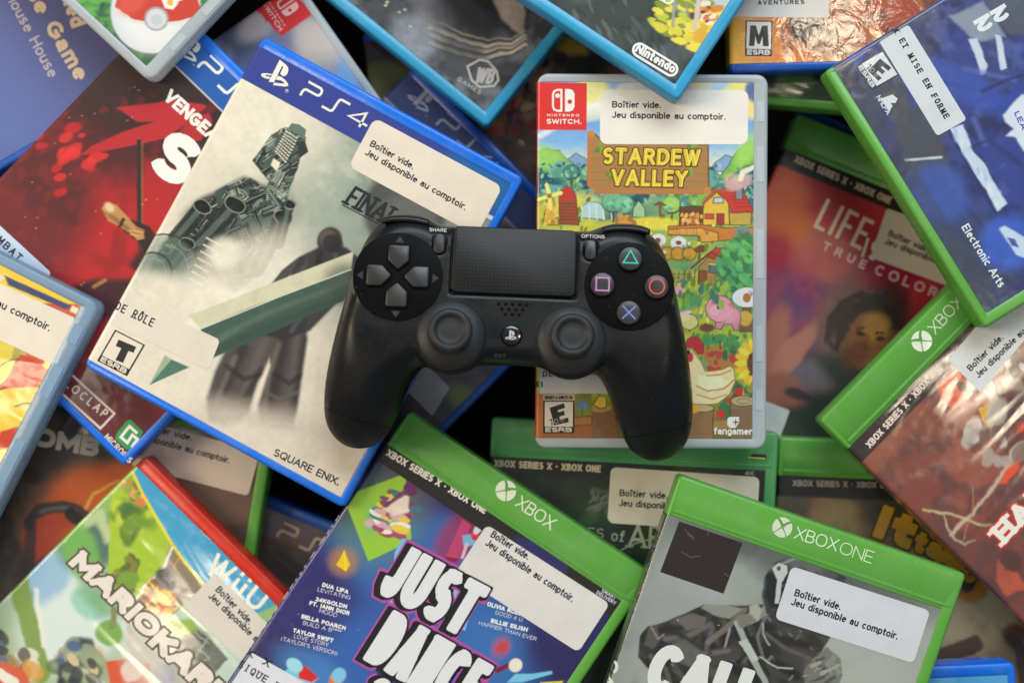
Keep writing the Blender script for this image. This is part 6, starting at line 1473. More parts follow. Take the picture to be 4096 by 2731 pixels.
A.poly([(-29.76,74.06), (-5.03,72.03), (-5.09,59.66), (-5.63,48.72), (-16.16,35.46), (-23.74,42.16), (-23.64,61.19)], (136, 122, 100), .8); A.line([(-28.09,73.82), (-23.63,62.14), (-24.45,42.87)], 1.2, (226, 222, 206), .5); A.line([(-22.63,72.60), (-20.76,65.93)], .7, (206, 150, 50), .4)
A.dabs(46, BOX((-22.76,47.86), (-15.56,59.72), (-7.96,56.82), (-10.39,46.84)), .9, 2.6, [(226, 170, 40), (206, 130, 40), (150, 60, 40), (236, 206, 90), (120, 90, 60), (200, 60, 50)], 9, .35, .95, 1.4)
A.ell((-19.36,61.64), 6, 5, (58, 56, 60), .35, .95); A.ell((-8.42,61.11), 4.5, 4, (52, 50, 54), .35, .95); A.dabs(14, BOX((-23.17,59.76), (-18.86,64.97), (-7.46,62.05)), .8, 1.8, [(84, 82, 86), (40, 40, 44), (120, 120, 124)], 12, .4, .9, 1.8)
A.poly([(-6.60,43.97), (-5.15,48.24), (2.50,55.82), (13.44,55.28), (27.71,55.21), (27.66,45.69), (5.77,43.91), (0.05,42.98)], (92, 96, 84), 1, .95); A.poly([(-6.37,43.73), (-4.67,49.67), (2.74,56.53), (8.68,55.31), (3.40,45.35)], (146, 180, 66), 1.2, .9); A.ell((11.95,44.35), 7, 12, (60, 72, 66), .7, .9)
for a, b in (((7.72,53.41), (15.33,53.37)), ((13.44,55.28), (17.17,41.94)), ((17.17,41.94), (21.49,49.06)), ((13.88,48.15), (21.02,49.53))): A.line([a, b], .7, (150, 156, 140), .4, .9)
A.poly([(-20.45,34.05), (-10.94,33.05), (12.37,32.45), (37.13,36.13), (13.21,12.47), (-3.85,23.97)], (176, 172, 160), 2, .9); A.poly([(-14.32,23.08), (-12.40,26.87), (-1.95,23.96), (-3.87,20.17)], (206, 214, 190), 1, .8)
A.dabs(70, BOX((-28.72,-0.63), (-8.67,11.63), (-14.48,-7.37)), 1.5, 5, [(60, 70, 66), (90, 110, 60), (60, 90, 130), (150, 160, 130), (206, 190, 150), (44, 48, 52)], 14, .4, .85, 1.6)
A.dabs(40, BOX((-57.31,-10.00), (-34.48,-11.07), (-39.34,-30.08)), 1.5, 4, [(60, 56, 50), (206, 150, 60), (226, 216, 196), (90, 110, 120), (190, 70, 50), (150, 130, 90)], 16, .4, .85, 1.5)
A.poly([(-12.47,13.55), (-7.44,19.95), (-2.90,24.92), (3.30,27.27), (12.31,21.04), (3.65,3.00)], (206, 84, 52), .8); A.ell((-0.55,19.68), 5, 5.5, (220, 200, 186), .3, .9); A.poly([(-47.86,-21.47), (-40.70,-17.22), (-27.86,-18.72), (-34.61,-34.86)], (206, 90, 60), 1.5, .9); A.line([(-44.07,-25.29), (-36.45,-23.43)], 4, (226, 220, 206), .8)
A.ell((11.40,28.65), 5, 5, (110, 120, 170), .6, .6); A.ell((-0.01,31.57), 12, 18, (216, 210, 196), .9, .55, .7)
A.warp(0)
A.poly([(-66.33,85.67), (-65.34,93.76), (26.00,91.37), (22.13,79.98), (16.40,76.20), (-5.60,71.84), (-29.28,74.54)], (58, 150, 190), .4); A.line([(-66.09,85.43), (-54.93,81.33), (-29.28,74.54), (-17.87,72.57), (-5.36,71.89)], 1.3, (222, 206, 40), .4)
cv = A.build(M['print_creased'], c['root'])
def f(F):
    W_ = S(226, 222, 206)
    for g, col, l in ((2.0, S(92, 78, 66), 1), (0, S(216, 210, 198), 4)):
        F.text('MARIO', (-57.42,33.91), (-5.84,35.07), 9.76, col, .32, l, gap=.09, slant=.08, grow=g); F.text('KART', (-4.75,33.49), (39.97,35.16), 10.76, col, .32, l, gap=.09, slant=.08, grow=g)
    F.text('WiiU', (-10.00,76.10), (21.18,79.51), 11.10, W_, .17, 1, gap=.28)
add_marks(c, f, 'title_lettering', cover=cv)
sticker(c, (-5.47,79.17), (40.21,79.88), (-5.10,57.76), 1.02, [('Boîtier vide.', (0.21,73.43), (22.81,73.08), 3.36, {'wt': .18}), ('Jeu disponible au comptoir.', (-0.05,68.91), (52.05,69.83), 3.36, {'wt': .18})], (208, 202, 190))

# ================================================================== case: comic
# ---- comic
c = case('comic', M['icy'], 'clear icy game case with yellow and red comic cover at the left edge')
A = Art(c, .5)
A.fill((226, 190, 60)); A.warp(1.2, 8, 4)
A.poly([(-9.68,50.06), (59.53,80.92), (62.52,70.74), (54.48,53.46), (59.19,48.54), (58.39,38.61), (45.93,27.14), (5.13,20.99)], (190, 68, 38), .6); A.poly([(32.31,53.88), (47.50,51.36), (47.56,42.61), (43.26,32.37), (22.57,29.88)], (206, 190, 60), .6); A.poly([(41.07,52.48), (47.49,52.82), (47.54,45.53), (43.46,44.91)], (150, 134, 70), 1, .8)
A.poly([(56.26,49.97), (61.21,51.76), (60.85,61.09), (62.53,69.28), (62.49,75.11), (62.58,63.44), (64.40,54.12), (62.69,48.85), (58.90,47.66)], (232, 196, 70), .8); A.poly([(44.45,30.04), (52.58,35.65), (65.65,43.04), (65.11,36.91), (55.54,29.83), (45.93,27.14)], (222, 182, 56), .8); A.poly([(45.47,49.60), (59.77,48.83), (62.71,45.94), (58.97,38.91), (47.35,32.98), (45.27,37.05)], (186, 66, 44), .8, .9)
A.poly([(52.74,13.77), (58.83,19.06), (65.21,23.78), (65.85,16.78), (62.68,11.51), (56.83,5.74)], (188, 60, 40), .8); A.poly([(59.03,68.96), (62.68,68.99), (63.72,66.95), (59.66,63.42)], (190, 60, 40), .6)
for pts in ([(53.52,26.61), (58.59,31.02), (66.30,34.58)], [(39.71,39.34), (43.46,44.91), (46.07,46.98), (45.22,44.34)], [(61.34,73.06), (63.22,75.12)], [(44.45,30.04), (47.35,32.98)]): A.line(pts, .7, (60, 40, 26), .4, .9)
A.dabs(20, (-20, 56, -85, -20), 2, 7, [(226, 190, 60), (190, 60, 40), (240, 210, 90), (210, 160, 50)], 4, .4, .8, 2.6, .4)
A.warp(0)
A.poly([(22.50,77.43), (56.10,79.03), (55.13,76.34), (26.32,74.25)], (56, 64, 100), .6); A.poly([(-3.98,67.60), (16.37,77.97), (23.67,76.57), (19.92,71.00), (-1.02,61.79)], (206, 202, 190), 1)
A.poly([(56.33,79.30), (63.33,79.20), (63.94,76.58), (56.64,76.53)], (226, 210, 170), .8)
cv = A.build(M['print_creased'], c['root'])
sticker(c, (-17.72,71.59), (60.45,74.80), (-16.09,48.26), 1.58, [('Jeu disponible au comptoir.', (-7.30,62.62), (52.42,63.98), 3.52, {'wt': .17}), ('Boîtier vide.', (-7.92,67.43), (16.15,68.34), 3.52, {'wt': .17})], (216, 208, 192))

# ================================================================== case: ember
# ---- ember
c = case('ember', M['green'], 'green game case with charcoal and ember orange cover, under the misty one', margins=(5, 5.4, 4, .9))
A = Art(c, .8)
A.fill((66, 54, 46)); A.warp(2, 12, 4); A.mottle(18, .6, 4, (96, 78, 64), .5, .7); A.mottle(12, .6, 8, (40, 34, 30), .5, .7)
A.ell((-13.43,36.02), 24, 18, (214, 96, 30), .8, .95, .5); A.ell((-6.77,46.19), 26, 10, (206, 90, 30), .9, .9, .5); A.ell((-28.91,20.19), 15, 14, (170, 66, 38), .6, .95); A.ell((-14.45,25.40), 18, 14, (190, 84, 36), .8, .8); A.line([(-15.36,35.00), (-12.99,41.67), (-2.48,49.70)], 1.4, (240, 170, 60), 1.2, .9)
A.line([(-41.79,22.22), (-38.18,29.79), (-26.82,32.73), (-18.40,32.40), (-12.19,28.56)], 6.5, (52, 48, 44), 1.2, .95); A.line([(-37.39,29.22), (-26.77,32.40), (-19.76,32.17)], 2, (104, 100, 92), 1.2, .7); A.line([(-38.40,22.78), (-36.35,6.40)], 9, (54, 44, 40), 2, .9); A.poly([(-38.74,24.82), (-36.37,27.30), (-22.92,30.25), (-18.74,26.07), (-27.10,17.71), (-34.66,4.59)], (176, 64, 36), 2, .9); A.line([(-22.25,30.36), (-17.61,27.66)], 6, (40, 36, 34), 1)
A.ell((22.80,73.54), 14, 7, (190, 180, 166), .8, .85); A.ell((19.07,75.01), 6, 4, (96, 92, 88), .6, .9); A.ell((44.53,47.81), 26, 10, (110, 86, 66), .8, .8)
A.warp(0)
cv = A.build(M['print'], c['root'])
def f(F):
    F.text('BOMB C', (-55.68,59.81), (1.98,58.89), 9.17, S(190, 176, 160), .28, 1, gap=.12)
add_marks(c, f, 'title_lettering', cover=cv)
sticker(c, (4.36,80.01), (61.89,74.84), (2.12,58.07), 1.88, [('Boîtier vide.', (5.02,76.10), (28.57,74.33), 3.13, {'wt': .18}), ('Jeu disponible au comptoir.', (-0.57,71.57), (48.25,66.63), 3.13, {'wt': .18})], (206, 196, 182))

# ================================================================== case: mauve
# ---- mauve
c = case('mauve', M['deepblue'], 'game case with mauve grey header in the dark gap below the misty one')
A = Art(c, .9)
A.grad((-60, 80), (40, -20), [(0, (92, 84, 100)), (1, (74, 66, 64))]); A.mottle(12, .5, 4, (120, 104, 100), .5, .75); A.ell((-31.97,66.33), 9, 5, (120, 76, 66), .8, .7); A.ell((-30.77,57.73), 24, 10, (60, 56, 52), .5, .9)
hy = c['h'] / 2 - 21
cv = A.build(M['print'], c['root'])
add_marks(c, lambda F: pfour(F, (-36.02,68.86), (-13.60,67.69), 7.72, S(186, 168, 150), 2, 1, .18), 'platform_mark', cover=cv)

# ================================================================== case: busy
# ---- busy
c = case('busy', M['deepblue'], 'game case with busy brown and red cover deep in the gap at top centre')
A = Art(c, .8)
A.fill((84, 58, 50)); A.warp(2, 9, 4); A.mottle(13, .6, 4, (120, 88, 64), .5, .7); A.mottle(8, .6, 8, (44, 34, 32), .5, .7)
A.ell((-57.71,71.79), 18, 12, (66, 44, 36), .6, .9); A.ell((-60.79,60.07), 14, 9, (110, 110, 44), .5, .95); A.ell((0.95,40.67), 10, 16, (170, 40, 36), .4, .95); A.ell((10.15,45.10), 7, 16, (176, 140, 100), .5, .9); A.ell((28.44,58.26), 14, 12, (176, 140, 104), .5, .9); A.ell((32.83,64.07), 10, 4, (222, 180, 50), .5, .9, -.5); A.ell((37.16,54.17), 14, 6, (60, 54, 54), .6, .9); A.ell((-0.02,23.65), 16, 8, (90, 70, 40), .6, .8); A.ell((-1.84,31.05), 10, 5, (170, 60, 44), .6, .9)
A.dabs(70, BOX((-5.91,63.08), (27.64,57.65), (6.11,16.35)), 1, 3, [(196, 160, 120), (60, 40, 36), (150, 110, 70), (150, 44, 40), (96, 100, 60), (40, 36, 40)], 8, .4, .85, 1.6)
A.warp(0)
cv = A.build(M['print'], c['root'])

# ================================================================== case: sliver
# ---- sliver
c = case('sliver', M['deepblue'], 'blue game case peeking out as a thin edge above the magenta one')
A = Art(c, 1.5); A.fill((40, 44, 60)); cv = A.build(M['print'], c['root'])

# ================================================================== the controller lying on top
def surface_nets(Fv, org, h):
    """numpy surface nets: Fv<0 inside -> (verts, quads)"""
    ins = Fv < 0
    nx, ny, nz = Fv.shape
    cs = np.zeros((nx - 1, ny - 1, nz - 1), int)
    for a in (0, 1):
        for b in (0, 1):
            for c_ in (0, 1):
                cs += ins[a:nx - 1 + a, b:ny - 1 + b, c_:nz - 1 + c_]
    act = (cs > 0) & (cs < 8)
    ids = -np.ones(act.shape, int); I = np.argwhere(act); ids[act] = np.arange(len(I))
    acc = np.zeros((len(I), 3)); cnt = np.zeros(len(I))
    i, j, k = I.T
    for ax in range(3):
        o1, o2 = [q for q in range(3) if q != ax]
        for a in (0, 1):
            for b in (0, 1):
                p0 = [i, j, k]; p0[o1] = p0[o1] + a; p0[o2] = p0[o2] + b
                p1 = list(p0); p1[ax] = p1[ax] + 1
                f0, f1 = Fv[p0[0], p0[1], p0[2]], Fv[p1[0], p1[1], p1[2]]
                cr = (f0 < 0) != (f1 < 0)
                t = np.where(cr, f0 / np.where(cr, f0 - f1, 1), 0)
                off = np.zeros((len(I), 3)); off[:, o1] = a; off[:, o2] = b; off[:, ax] = t
                acc += off * cr[:, None]; cnt += cr
    V = (I + acc / cnt[:, None]) * h + org
    quads = []
    for ax in range(3):
        o1, o2 = [(1, 2), (2, 0), (0, 1)][ax]
        sl0 = [slice(1, -1)] * 3; sl0[ax] = slice(0, Fv.shape[ax] - 1)
        sl1 = list(sl0); sl1[ax] = slice(1, None)
        a, b = ins[tuple(sl0)], ins[tuple(sl1)]
        for cond, flip in ((a & ~b, False), (~a & b, True)):
            q = np.argwhere(cond)
            for d in range(3):
                if d != ax: q[:, d] += 1
            def cell(da, db):
                c3 = q.copy(); c3[:, o1] -= da; c3[:, o2] -= db
                return ids[c3[:, 0], c3[:, 1], c3[:, 2]]
            Q = np.stack([cell(1, 1), cell(0, 1), cell(0, 0), cell(1, 0)], 1)
            if flip: Q = Q[:, ::-1]
            quads.append(Q)
    return V, np.concatenate(quads)

TILT = 0.17
def face_z(y): return 40.5 - TILT * y
half = [(0, 46.6), (14, 46.8), (27.5, 46.8), (33, 47.6), (37, 49.4), (42, 50.6), (48, 50.8), (54, 49.6), (59, 47), (63.5, 42.5), (67.5, 34), (70.5, 24), (73.2, 13), (76.2, 0), (79, -13), (81, -26), (81, -37), (79, -44.5), (74.5, -50), (68.5, -52.7), (61.5, -52.2), (55.5, -48.6),
        (51.3, -42.5), (48, -35), (45, -27), (42, -20.5), (38.4, -15.8), (34.5, -15.4), (30.5, -17.0), (26, -17.8), (21.5, -17), (17.5, -14.6), (13.5, -13.2), (0, -13)]
outl = half + [(-x, y) for x, y in half[-2:0:-1]]
def catmull(P, n=6):
    P = np.array(P, float); out = []
    for i in range(len(P)):
        p0, p1, p2, p3 = P[i - 1], P[i], P[(i + 1) % len(P)], P[(i + 2) % len(P)]
        for k in range(n):
            t = k / n
            out.append(.5 * ((2 * p1) + (-p0 + p2) * t + (2 * p0 - 5 * p1 + 4 * p2 - p3) * t ** 2 + (-p0 + 3 * p1 - 3 * p2 + p3) * t ** 3))
    return np.array(out)
OUT = catmull(outl, 4)
H_ = 0.8
gx = np.arange(-86, 86.1, H_); gy = np.arange(-58, 56.1, H_); gz = np.arange(-2, 47, H_)
GX, GY = np.meshgrid(gx, gy, indexing='ij')
def poly_sd(px, py, P):
    d2 = np.full(px.shape, 1e9); ins = np.zeros(px.shape, bool)
    for i in range(len(P)):
        a, b = P[i - 1], P[i]; e = b - a
        t = np.clip(((px - a[0]) * e[0] + (py - a[1]) * e[1]) / (e @ e), 0, 1)
        d2 = np.minimum(d2, (px - a[0] - t * e[0]) ** 2 + (py - a[1] - t * e[1]) ** 2)
        if abs(e[1]) > 1e-9: ins ^= ((a[1] > py) != (b[1] > py)) & (px < (py - a[1]) / e[1] * e[0] + a[0])
    return np.where(ins, 1, -1) * np.sqrt(d2)
SD = poly_sd(GX, GY, OUT)
def shape_fields(x, y):
    g = sstep((6 - y) / 34.0) * sstep((abs(x) - 28) / 14.0)
    up = sstep((y - 34) / 12.0) * sstep((abs(x) - 27) / 8)
    R = 8.5 + 10.5 * g
    zt = face_z(y) - .0078 * np.maximum(4 - y, 0) ** 2 * (.15 + .85 * sstep((abs(x) - 20) / 16))
    zt = zt - 1.6 * sstep((abs(x) - 58) / 24) * (1 - g)
    zb = (15 - 6 * sstep((abs(x) - 26) / 20)) * (1 - g) + .3 * g
    zb = zb * (1 - up) + 7 * up
    return R, zt, zb
R_, ZT, ZB = shape_fields(GX, GY)
ZM, HH = ((ZT + ZB) / 2)[..., None], ((ZT - ZB) / 2)[..., None]
q2 = (1 - np.clip(SD / R_, -3, 1))[..., None]
zz = gz[None, None, :]
Fv = (np.sqrt(((zz - ZM) / HH) ** 2 + q2 ** 2) - 1) * np.minimum(HH, R_[..., None])
def smin(a, b, k):
    h = np.clip(.5 + .5 * (b - a) / k, 0, 1)
    return b * (1 - h) + a * h - k * h * (1 - h)
def cyl(cx, cy, r, z0, ztop, rnd):
    dr = np.hypot(GX - cx, GY - cy)[..., None] - (r - rnd)
    zc = (z0 + ztop) / 2; hz = (ztop - z0) / 2 - rnd
    dz = np.abs(zz - zc[..., None]) - hz[..., None]
    return np.minimum(np.maximum(dr, dz), 0) + np.hypot(np.maximum(dr, 0), np.maximum(dz, 0)) - rnd
fz = face_z(GY)
for sx in (-1, 1):
    Fv = smin(Fv, cyl(sx * 49.7, 23.3, 19.5, fz * 0 + 16, fz - .55, .8), 1.0)
    Fv = smin(Fv, cyl(sx * 25.6, -1.2, 16.4, fz * 0 + 18, fz - 1.0, 2.5), 1.6)
# recess for the touch pad, wells for the buttons
box = np.maximum(np.maximum(np.abs(GX) - 27.0, np.abs(GY - 32) - 15.2)[..., None], np.abs(zz - fz[..., None]) - 1.4)
Fv = np.maximum(Fv, -box)
for sx in (-1, 1):
    w_ = np.hypot(GX - sx * 32.6, np.maximum(np.abs(GY - 38.2) - 1.9, 0))[..., None] - 2.75
    Fv = np.maximum(Fv, -np.maximum(w_, np.abs(zz - fz[..., None]) - 1.2))
V_, Q_ = surface_nets(Fv, np.array([gx[0], gy[0], gz[0]]), H_)
# one relaxing pass to take the grid out of the surface
def relax(V, Q, it=2):
    for _ in range(it):
        s = np.zeros_like(V); n = np.zeros(len(V))
        for a in range(4):
            b = (a + 1) % 4
            np.add.at(s, Q[:, a], V[Q[:, b]]); np.add.at(n, Q[:, a], 1)
            np.add.at(s, Q[:, b], V[Q[:, a]]); np.add.at(n, Q[:, b], 1)
        V = V * .45 + (s / n[:, None]) * .55
    return V
V_ = relax(V_, Q_, 2)

M['pad_body'] = mat_plain('black_matt_plastic', (0.0058, 0.006, 0.0066), 0.36, 0.29, 2600, 0.00006)
M['pad_end'] = mat_plain('black_grained_plastic', (0.006, 0.006, 0.0065), 0.44, 0.27, 3000, 0.00016)
M['pad_plate'] = mat_plain('black_satin_plastic', (0.0035, 0.0035, 0.004), 0.42, 0.07, 2000, 0.00003)
M['pad_key'] = mat_plain('charcoal_key_plastic', (0.026, 0.026, 0.028), 0.36, 0.42, 2000, 0.00004)
M['pad_rubber'] = mat_plain('charcoal_rubber', (0.017, 0.018, 0.020), 0.5, 0.38, 1800, 0.00012)
M['pad_gloss'] = mat_plain('gloss_black_plastic', (0.004, 0.004, 0.005), 0.12, 0.5, None, 0, 1.0)
M['pad_smoke'] = mat_plain('smoky_black_plastic', (0.012, 0.012, 0.013), 0.3, 0.35)
M['pad_gap'] = mat_plain('dark_gap', (0.002, 0.002, 0.002), 0.7, 0.1)
m, nt, p = new_mat('dotted_pad_plastic')
n = noise_node(nt, 2600, 3); b = bump_node(nt, n.outputs[0], .5, .00005); nt.links.new(b.outputs[0], p.inputs['Normal'])
tc = nt.nodes.new('ShaderNodeTexCoord'); sp = nt.nodes.new('ShaderNodeVectorMath'); sp.operation = 'SCALE'; sp.inputs['Scale'].default_value = 1000 / 1.55
fr = nt.nodes.new('ShaderNodeVectorMath'); fr.operation = 'FRACTION'; sb = nt.nodes.new('ShaderNodeVectorMath'); sb.operation = 'SUBTRACT'; sb.inputs[1].default_value = (.5, .5, 0)
ml = nt.nodes.new('ShaderNodeVectorMath'); ml.operation = 'MULTIPLY'; ml.inputs[1].default_value = (1, 1, 0); ln = nt.nodes.new('ShaderNodeVectorMath'); ln.operation = 'LENGTH'
nt.links.new(tc.outputs['Object'], sp.inputs[0]); nt.links.new(sp.outputs[0], fr.inputs[0]); nt.links.new(fr.outputs[0], sb.inputs[0]); nt.links.new(sb.outputs[0], ml.inputs[0]); nt.links.new(ml.outputs[0], ln.inputs[0])
rp = ramp(nt, ln.outputs['Value'], .26, .36, 0, 1)
mx = nt.nodes.new('ShaderNodeMix'); mx.data_type = 'RGBA'; mx.inputs['A'].default_value = (.0, .0, .0, 1); mx.inputs['B'].default_value = (.010, .0105, .011, 1)
nt.links.new(rp.outputs[0], mx.inputs['Factor']); nt.links.new(mx.outputs['Result'], p.inputs['Base Color']); p.inputs['Roughness'].default_value = .42; p.inputs['Specular IOR Level'].default_value = .3
M['pad_dots'] = m

pad = empty('game_controller', (-0.3 * MM, 2.4 * MM, 0.4 * MM), (0, 0, math.radians(-2.4)))
set_props(pad, 'black wireless game controller with two thumbsticks lying face up on the cases', 'controller')
# body and grained grip ends meet along a curved seam
cen = V_[Q_].mean(1)
sy = -43.0 + .28 * (np.abs(cen[:, 0]) - 50)
endm = cen[:, 1] < sy
def sub(mask):
    q = Q_[mask]; u, inv = np.unique(q, return_inverse=True)
    return V_[u], inv.reshape(q.shape)
v, q = sub(~endm); body = mesh_obj('shell', v, q, M['pad_body'], pad, smooth=True)
for sgn in (-1, 1):
    v, q = sub(endm & (np.sign(cen[:, 0]) == sgn)); mesh_obj('grip_end', v, q, M['pad_end'], pad, smooth=True)
# seam lines: find the top surface along the seam
def top_at(x, y):
    ix = (x - gx[0]) / H_; iy = (y - gy[0]) / H_; i0, j0 = int(ix), int(iy); fx, fy = ix - i0, iy - j0
    col = (Fv[i0, j0] * (1 - fx) + Fv[i0 + 1, j0] * fx) * (1 - fy) + (Fv[i0, j0 + 1] * (1 - fx) + Fv[i0 + 1, j0 + 1] * fx) * fy
    neg = np.where(col < 0)[0]
    if not len(neg): return None
    k = neg[-1]
    if k + 1 >= len(col): return gz[k]
    return gz[k] + H_ * col[k] / (col[k] - col[k + 1])
def tube(pts, r, n=6):
    v, f = [], []
    for i, pt in enumerate(pts):
        pt = np.array(pt); a = np.array(pts[max(i - 1, 0)]); b = np.array(pts[min(i + 1, len(pts) - 1)]); d = b - a; d = d / (np.linalg.norm(d) + 1e-9)
        u = np.cross(d, (0, 0, 1)); u /= np.linalg.norm(u) + 1e-9; w = np.cross(u, d)
        for k in range(n):
            t = 2 * math.pi * k / n; v.append(pt + r * (u * math.cos(t) + w * math.sin(t)))
    for i in range(len(pts) - 1):
        for k in range(n): f.append((i * n + k, i * n + (k + 1) % n, (i + 1) * n + (k + 1) % n, (i + 1) * n + k))
    return v, f
for sgn in (-1, 1):
    pts = []
    for x in np.arange(47, 82, .7):
        y = -43.0 + .28 * (x - 50)
        z_ = top_at(sgn * x, y)
        if z_ is not None: pts.append((sgn * x, y, z_ - .02))
    v, f = tube(pts, .16); mesh_obj('seam', v, f, M['pad_gap'], pad, smooth=True)

TA = -math.atan(TILT)
ct, st_ = math.cos(TA), math.sin(TA)
def on_face(pts, cx, cy, dz=0.0):
    """local part coords (x, y along the face, n above the face) -> controller mm"""
    out = []
    zc = face_z(cy) + dz
    for x, y, n_ in pts:
        out.append((cx + x, cy + y * ct - n_ * st_, zc + y * st_ + n_ * ct))
    return out
def lathe(prof, n=48, cap=True):
    v, f = [], []
    for r, z_ in prof:
        for k in range(n):
            a = 2 * math.pi * k / n; v.append((r * math.cos(a), r * math.sin(a), z_))
    for i in range(len(prof) - 1):
        for k in range(n): f.append((i * n + k, i * n + (k + 1) % n, (i + 1) * n + (k + 1) % n, (i + 1) * n + k))
    if cap: f.append(tuple((len(prof) - 1) * n + k for k in range(n)))
    return v, f
def puck(outline, inset_fn, z0, z1, bev):
    """prism from a list of outlines: outline(inset) -> pts"""
    rings = [(0, z0), (0, z1 - bev), (bev * .3, z1 - bev * .3), (bev, z1)]
    v, f = [], []; n = None
    for ins, z_ in rings:
        o = outline(ins); n = len(o); v += [(a, b, z_) for a, b in o]
    for i in range(len(rings) - 1):
        for k in range(n): f.append((i * n + k, i * n + (k + 1) % n, (i + 1) * n + (k + 1) % n, (i + 1) * n + k))
    f.append(tuple((len(rings) - 1) * n + k for k in range(n)))
    return v, f
def part(name, vf, mat, cx, cy, dz, parent=pad, smooth=True, split=35):
    o = mesh_obj(name, on_face(vf[0], cx, cy, dz), vf[1], mat, parent, smooth=smooth)
    if smooth:
        md = o.modifiers.new('edges', 'EDGE_SPLIT'); md.split_angle = math.radians(split)
    return o
def inset_poly(P, d):
    P = [np.array(p, float) for p in P]; out = []
    for i in range(len(P)):
        a, b, c_ = P[i - 1], P[i], P[(i + 1) % len(P)]
        e1 = (b - a) / np.linalg.norm(b - a); e2 = (c_ - b) / np.linalg.norm(c_ - b)
        n1, n2 = np.array([-e1[1], e1[0]]), np.array([-e2[1], e2[0]]); m_ = n1 + n2
        m_ /= max(m_ @ m_ / 2, .3)
        out.append(b + m_ * d)
    return out

# touch pad
pv = puck(lambda i: [(a, b) for a, b in rrect(53.2, 29.3, 2.6, i, 5)], None, -1.3, .35, .6)
part('touchpad', pv, M['pad_dots'], 0, 32, 0, split=50)
for sx in (-1, 1):
    part('accent_strip', puck(lambda i: rrect(.45, 27, .2, i * .3, 2), None, -1, .25, .12), M['pad_gloss'], sx * 26.95, 32, 0)
# dark round plates
for sx in (-1, 1):
    part('button_plate', lathe([(19.3, -3), (19.3, -.12), (19.15, .12), (18.9, .18), (6, .02), (.01, -.02)], 72), M['pad_plate'], sx * 49.6, 23.3, 0.3, split=25)
# direction keys: house shapes pointing at the middle
HOUSE = [(-3.9, 5.0), (-4.5, 4.4), (-4.5, -.9), (-4.3, -1.7), (-.5, -5.3), (.5, -5.3), (4.3, -1.7), (4.5, -.9), (4.5, 4.4), (3.9, 5.0)]
for k in range(4):
    a = -math.pi / 2 * k
    cx, cy = -49.6 + 8.3 * math.sin(-a), 23.3 + 8.3 * math.cos(a)
    rot2 = lambda pts: [(x * math.cos(a) - y * math.sin(a), x * math.sin(a) + y * math.cos(a)) for x, y in pts]
    g = HOUSE[::1]
    pv = puck(lambda i: rot2(inset_poly(g, i)), None, -.3, 1.75, .75)
    part('direction_key', pv, M['pad_key'], cx, cy, .45, split=28)
    part('key_gap', puck(lambda i: rot2(inset_poly(g, -.55 + i * 0)), None, 0, .06, .01), M['pad_gap'], cx, cy, .47, smooth=False)
    tri = [(-1.9, 6.6), (1.9, 6.6), (0, 9.3)]
    tr = rot2(tri); mesh_obj('arrow_mark', on_face([(x, y, .02) for x, y in tr], cx, cy, .5), [(0, 1, 2)], M['pad_key'], pad)
# face buttons with coloured signs
SIGN = {'triangle': (40, 196, 176), 'square': (200, 130, 196), 'ring': (214, 80, 76), 'cross': (110, 130, 214)}
for nm, dx, dy in (('triangle', 0, 11.6), ('square', -11.6, 0), ('ring', 11.6, 0), ('cross', 0, -11.6)):
    cx, cy = 49.6 + dx, 23.3 + dy
    btn = part('face_button', lathe([(5.15, -.3), (5.15, 1.35), (4.95, 1.75), (4.5, 1.95), (2, 1.98), (.01, 1.98)], 40), M['pad_key'], cx, cy, .5, split=25)
    part('key_gap', lathe([(5.75, 0), (5.75, .05), (.01, .06)], 40), M['pad_gap'], cx, cy, .47)
    sm = mat_plain('sign_' + nm, tuple(S(*SIGN[nm])), .5, .3)
    if nm == 'triangle': shp = [[(-3.1, -2.0), (3.1, -2.0), (0, 3.4), (-3.1, -2.0)]]
    elif nm == 'square': shp = [[(-2.75, -2.75), (2.75, -2.75), (2.75, 2.75), (-2.75, 2.75), (-2.75, -2.75)]]
    elif nm == 'ring': shp = [arc(0, 0, 3.2, 3.2, 0, 360, 32)]
    else: shp = [[(-2.8, -2.8), (2.8, 2.8)], [(-2.8, 2.8), (-.2, .2)], [(.2, -.2), (2.8, -2.8)]]
    vv, ff = [], []
    for s_ in shp:
        a, b_ = ribbon(s_, .52); o = len(vv); vv += [(x[0], x[1], 2.03) for x in a]; ff += [tuple(o + i for i in g_) for g_ in b_]
    mesh_obj('sign', on_face(vv, cx, cy, .5), ff, sm, btn)
# thumbsticks: collar, stem and dished cap
for sx in (-1, 1):
    cx, cy = sx * 25.6, -.6
    stk = empty('thumbstick', (0, 0, 0)); stk.parent = pad
    part('collar', lathe([(15.0, -3.5), (15.0, .2), (14.6, 1.2), (13.6, 1.9), (12.2, 2.6), (10.2, 3.4), (8.2, 3.6), (6.0, 2.4), (4.6, 2.0)], 64, False), M['pad_rubber'], cx, cy, 0, stk, split=60)
    part('stem', lathe([(4.6, 0), (4.4, 8.6)], 32), M['pad_gap'], cx, cy, 0, stk)
    part('cap', lathe([(4.3, 8.2), (8.2, 8.6), (9.05, 9.3), (9.4, 10.1), (9.3, 11.1), (8.8, 11.9), (7.9, 12.35), (7.0, 12.3), (6.3, 11.8), (5.7, 11.1), (5.0, 10.85), (3, 10.95), (.01, 11.1)], 64), M['pad_rubber'], cx, cy, 0, stk, split=70)
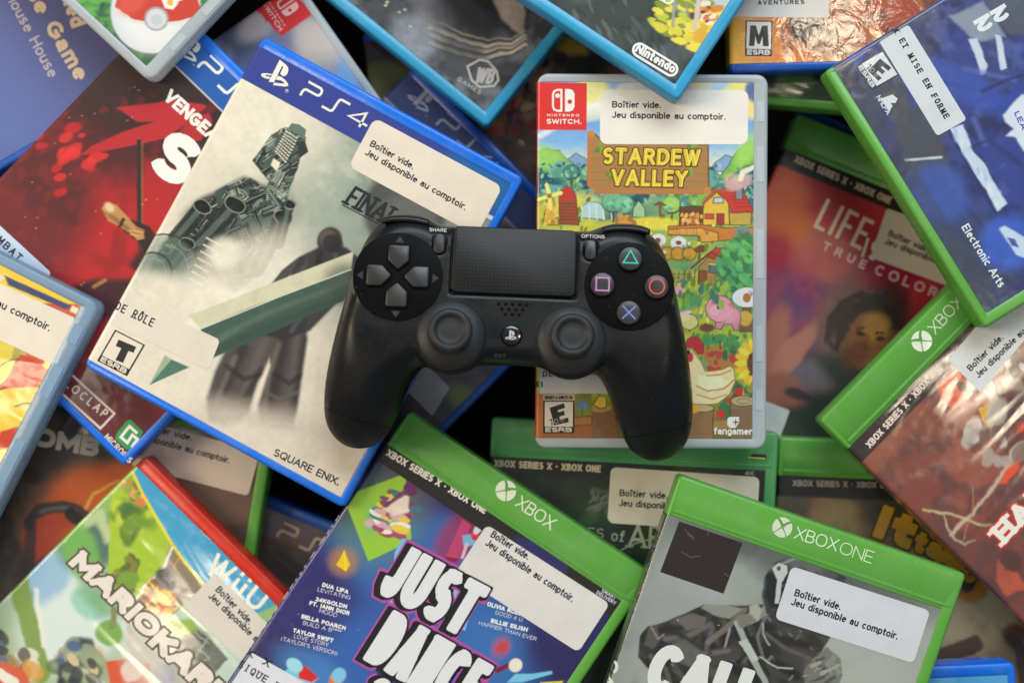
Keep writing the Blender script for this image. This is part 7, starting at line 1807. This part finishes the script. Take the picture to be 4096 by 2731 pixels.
# small keys and their lettering
for sx, nm in ((-1, 'SHARE'), (1, 'OPTIONS')):
    part('menu_key', puck(lambda i: rrect(4.7, 8.6, 2.3, i, 6), None, -1, .75, .5), M['pad_key'], sx * 32.6, 38.2, 0, split=30)
    F = Flat(lambda x, y, n_=0.0: on_face([(x, y, n_)], sx * 33.4, 44.1, 0.0)[0])
    hw = 3.7 if sx < 0 else 5.0
    F.text(nm, (-hw, -.7), (hw, -.7), 1.55, S(190, 192, 194), .16, 3, gap=.2); F.build('key_lettering', M['mark'], pad)
# speaker holes
rows = [(5, 12.4), (4, 10.2), (3, 8.0)]
for cnt_, yy in rows:
    for k in range(cnt_):
        part('speaker_hole', lathe([(.78, .10), (.7, .06), (.01, .05)], 16), M['pad_gap'], (k - (cnt_ - 1) / 2) * 2.95, yy + 1.0, 0, smooth=False)
# home button
hb = part('home_button', lathe([(4.15, -1), (4.15, .5), (3.9, .85), (2.8, 1.05), (.01, 1.1)], 40), M['pad_gloss'], 0, 0, 0, split=40)
part('key_gap', lathe([(4.6, .1), (4.55, .13), (.01, .13)], 40), M['pad_gap'], 0, 0, 0)
F = Flat(lambda x, y, n_=0.0: on_face([(x, y, 1.1 + n_)], 0, 0, 0)[0], .002); pad_mark(F, (-2.6, -1.9), (1, -1.9), 4.1, S(180, 182, 184)); F.build('home_mark', M['mark'], hb)
F = Flat(lambda x, y, n_=0.0: on_face([(x, y, n_)], 0, -9.4, -.15)[0]); F.text('EXT', (-6.5, 0), (-2, 0), 1.5, S(44, 44, 46), .14, 3); F.build('port_lettering', M['mark'], pad)
# shoulder keys peeping over the top edge
for sx in (-1, 1):
    vv, ff = [], []
    prof = [(47.6, 30.6), (48.9, 30.0), (49.9, 28.2), (50.2, 23), (49.6, 15)]
    xs = np.linspace(-10.2, 10.2, 21)
    for xi in xs:
        e = 1 - max(0, abs(xi) - 6.5) / 3.7 * .18; dy = -.011 * xi * xi
        for (yy, z_) in prof: vv.append((sx * 47.8 + xi, 47 + (yy - 47) * e + dy, z_))
    k = len(prof)
    for i in range(len(xs) - 1):
        for j in range(k - 1): ff.append((i * k + j, (i + 1) * k + j, (i + 1) * k + j + 1, i * k + j + 1))
    so = mesh_obj('shoulder_key', vv, ff, M['pad_smoke'], pad, smooth=True)
    md = so.modifiers.new('thick', 'SOLIDIFY'); md.thickness = 1.5 * MM; md.offset = 0
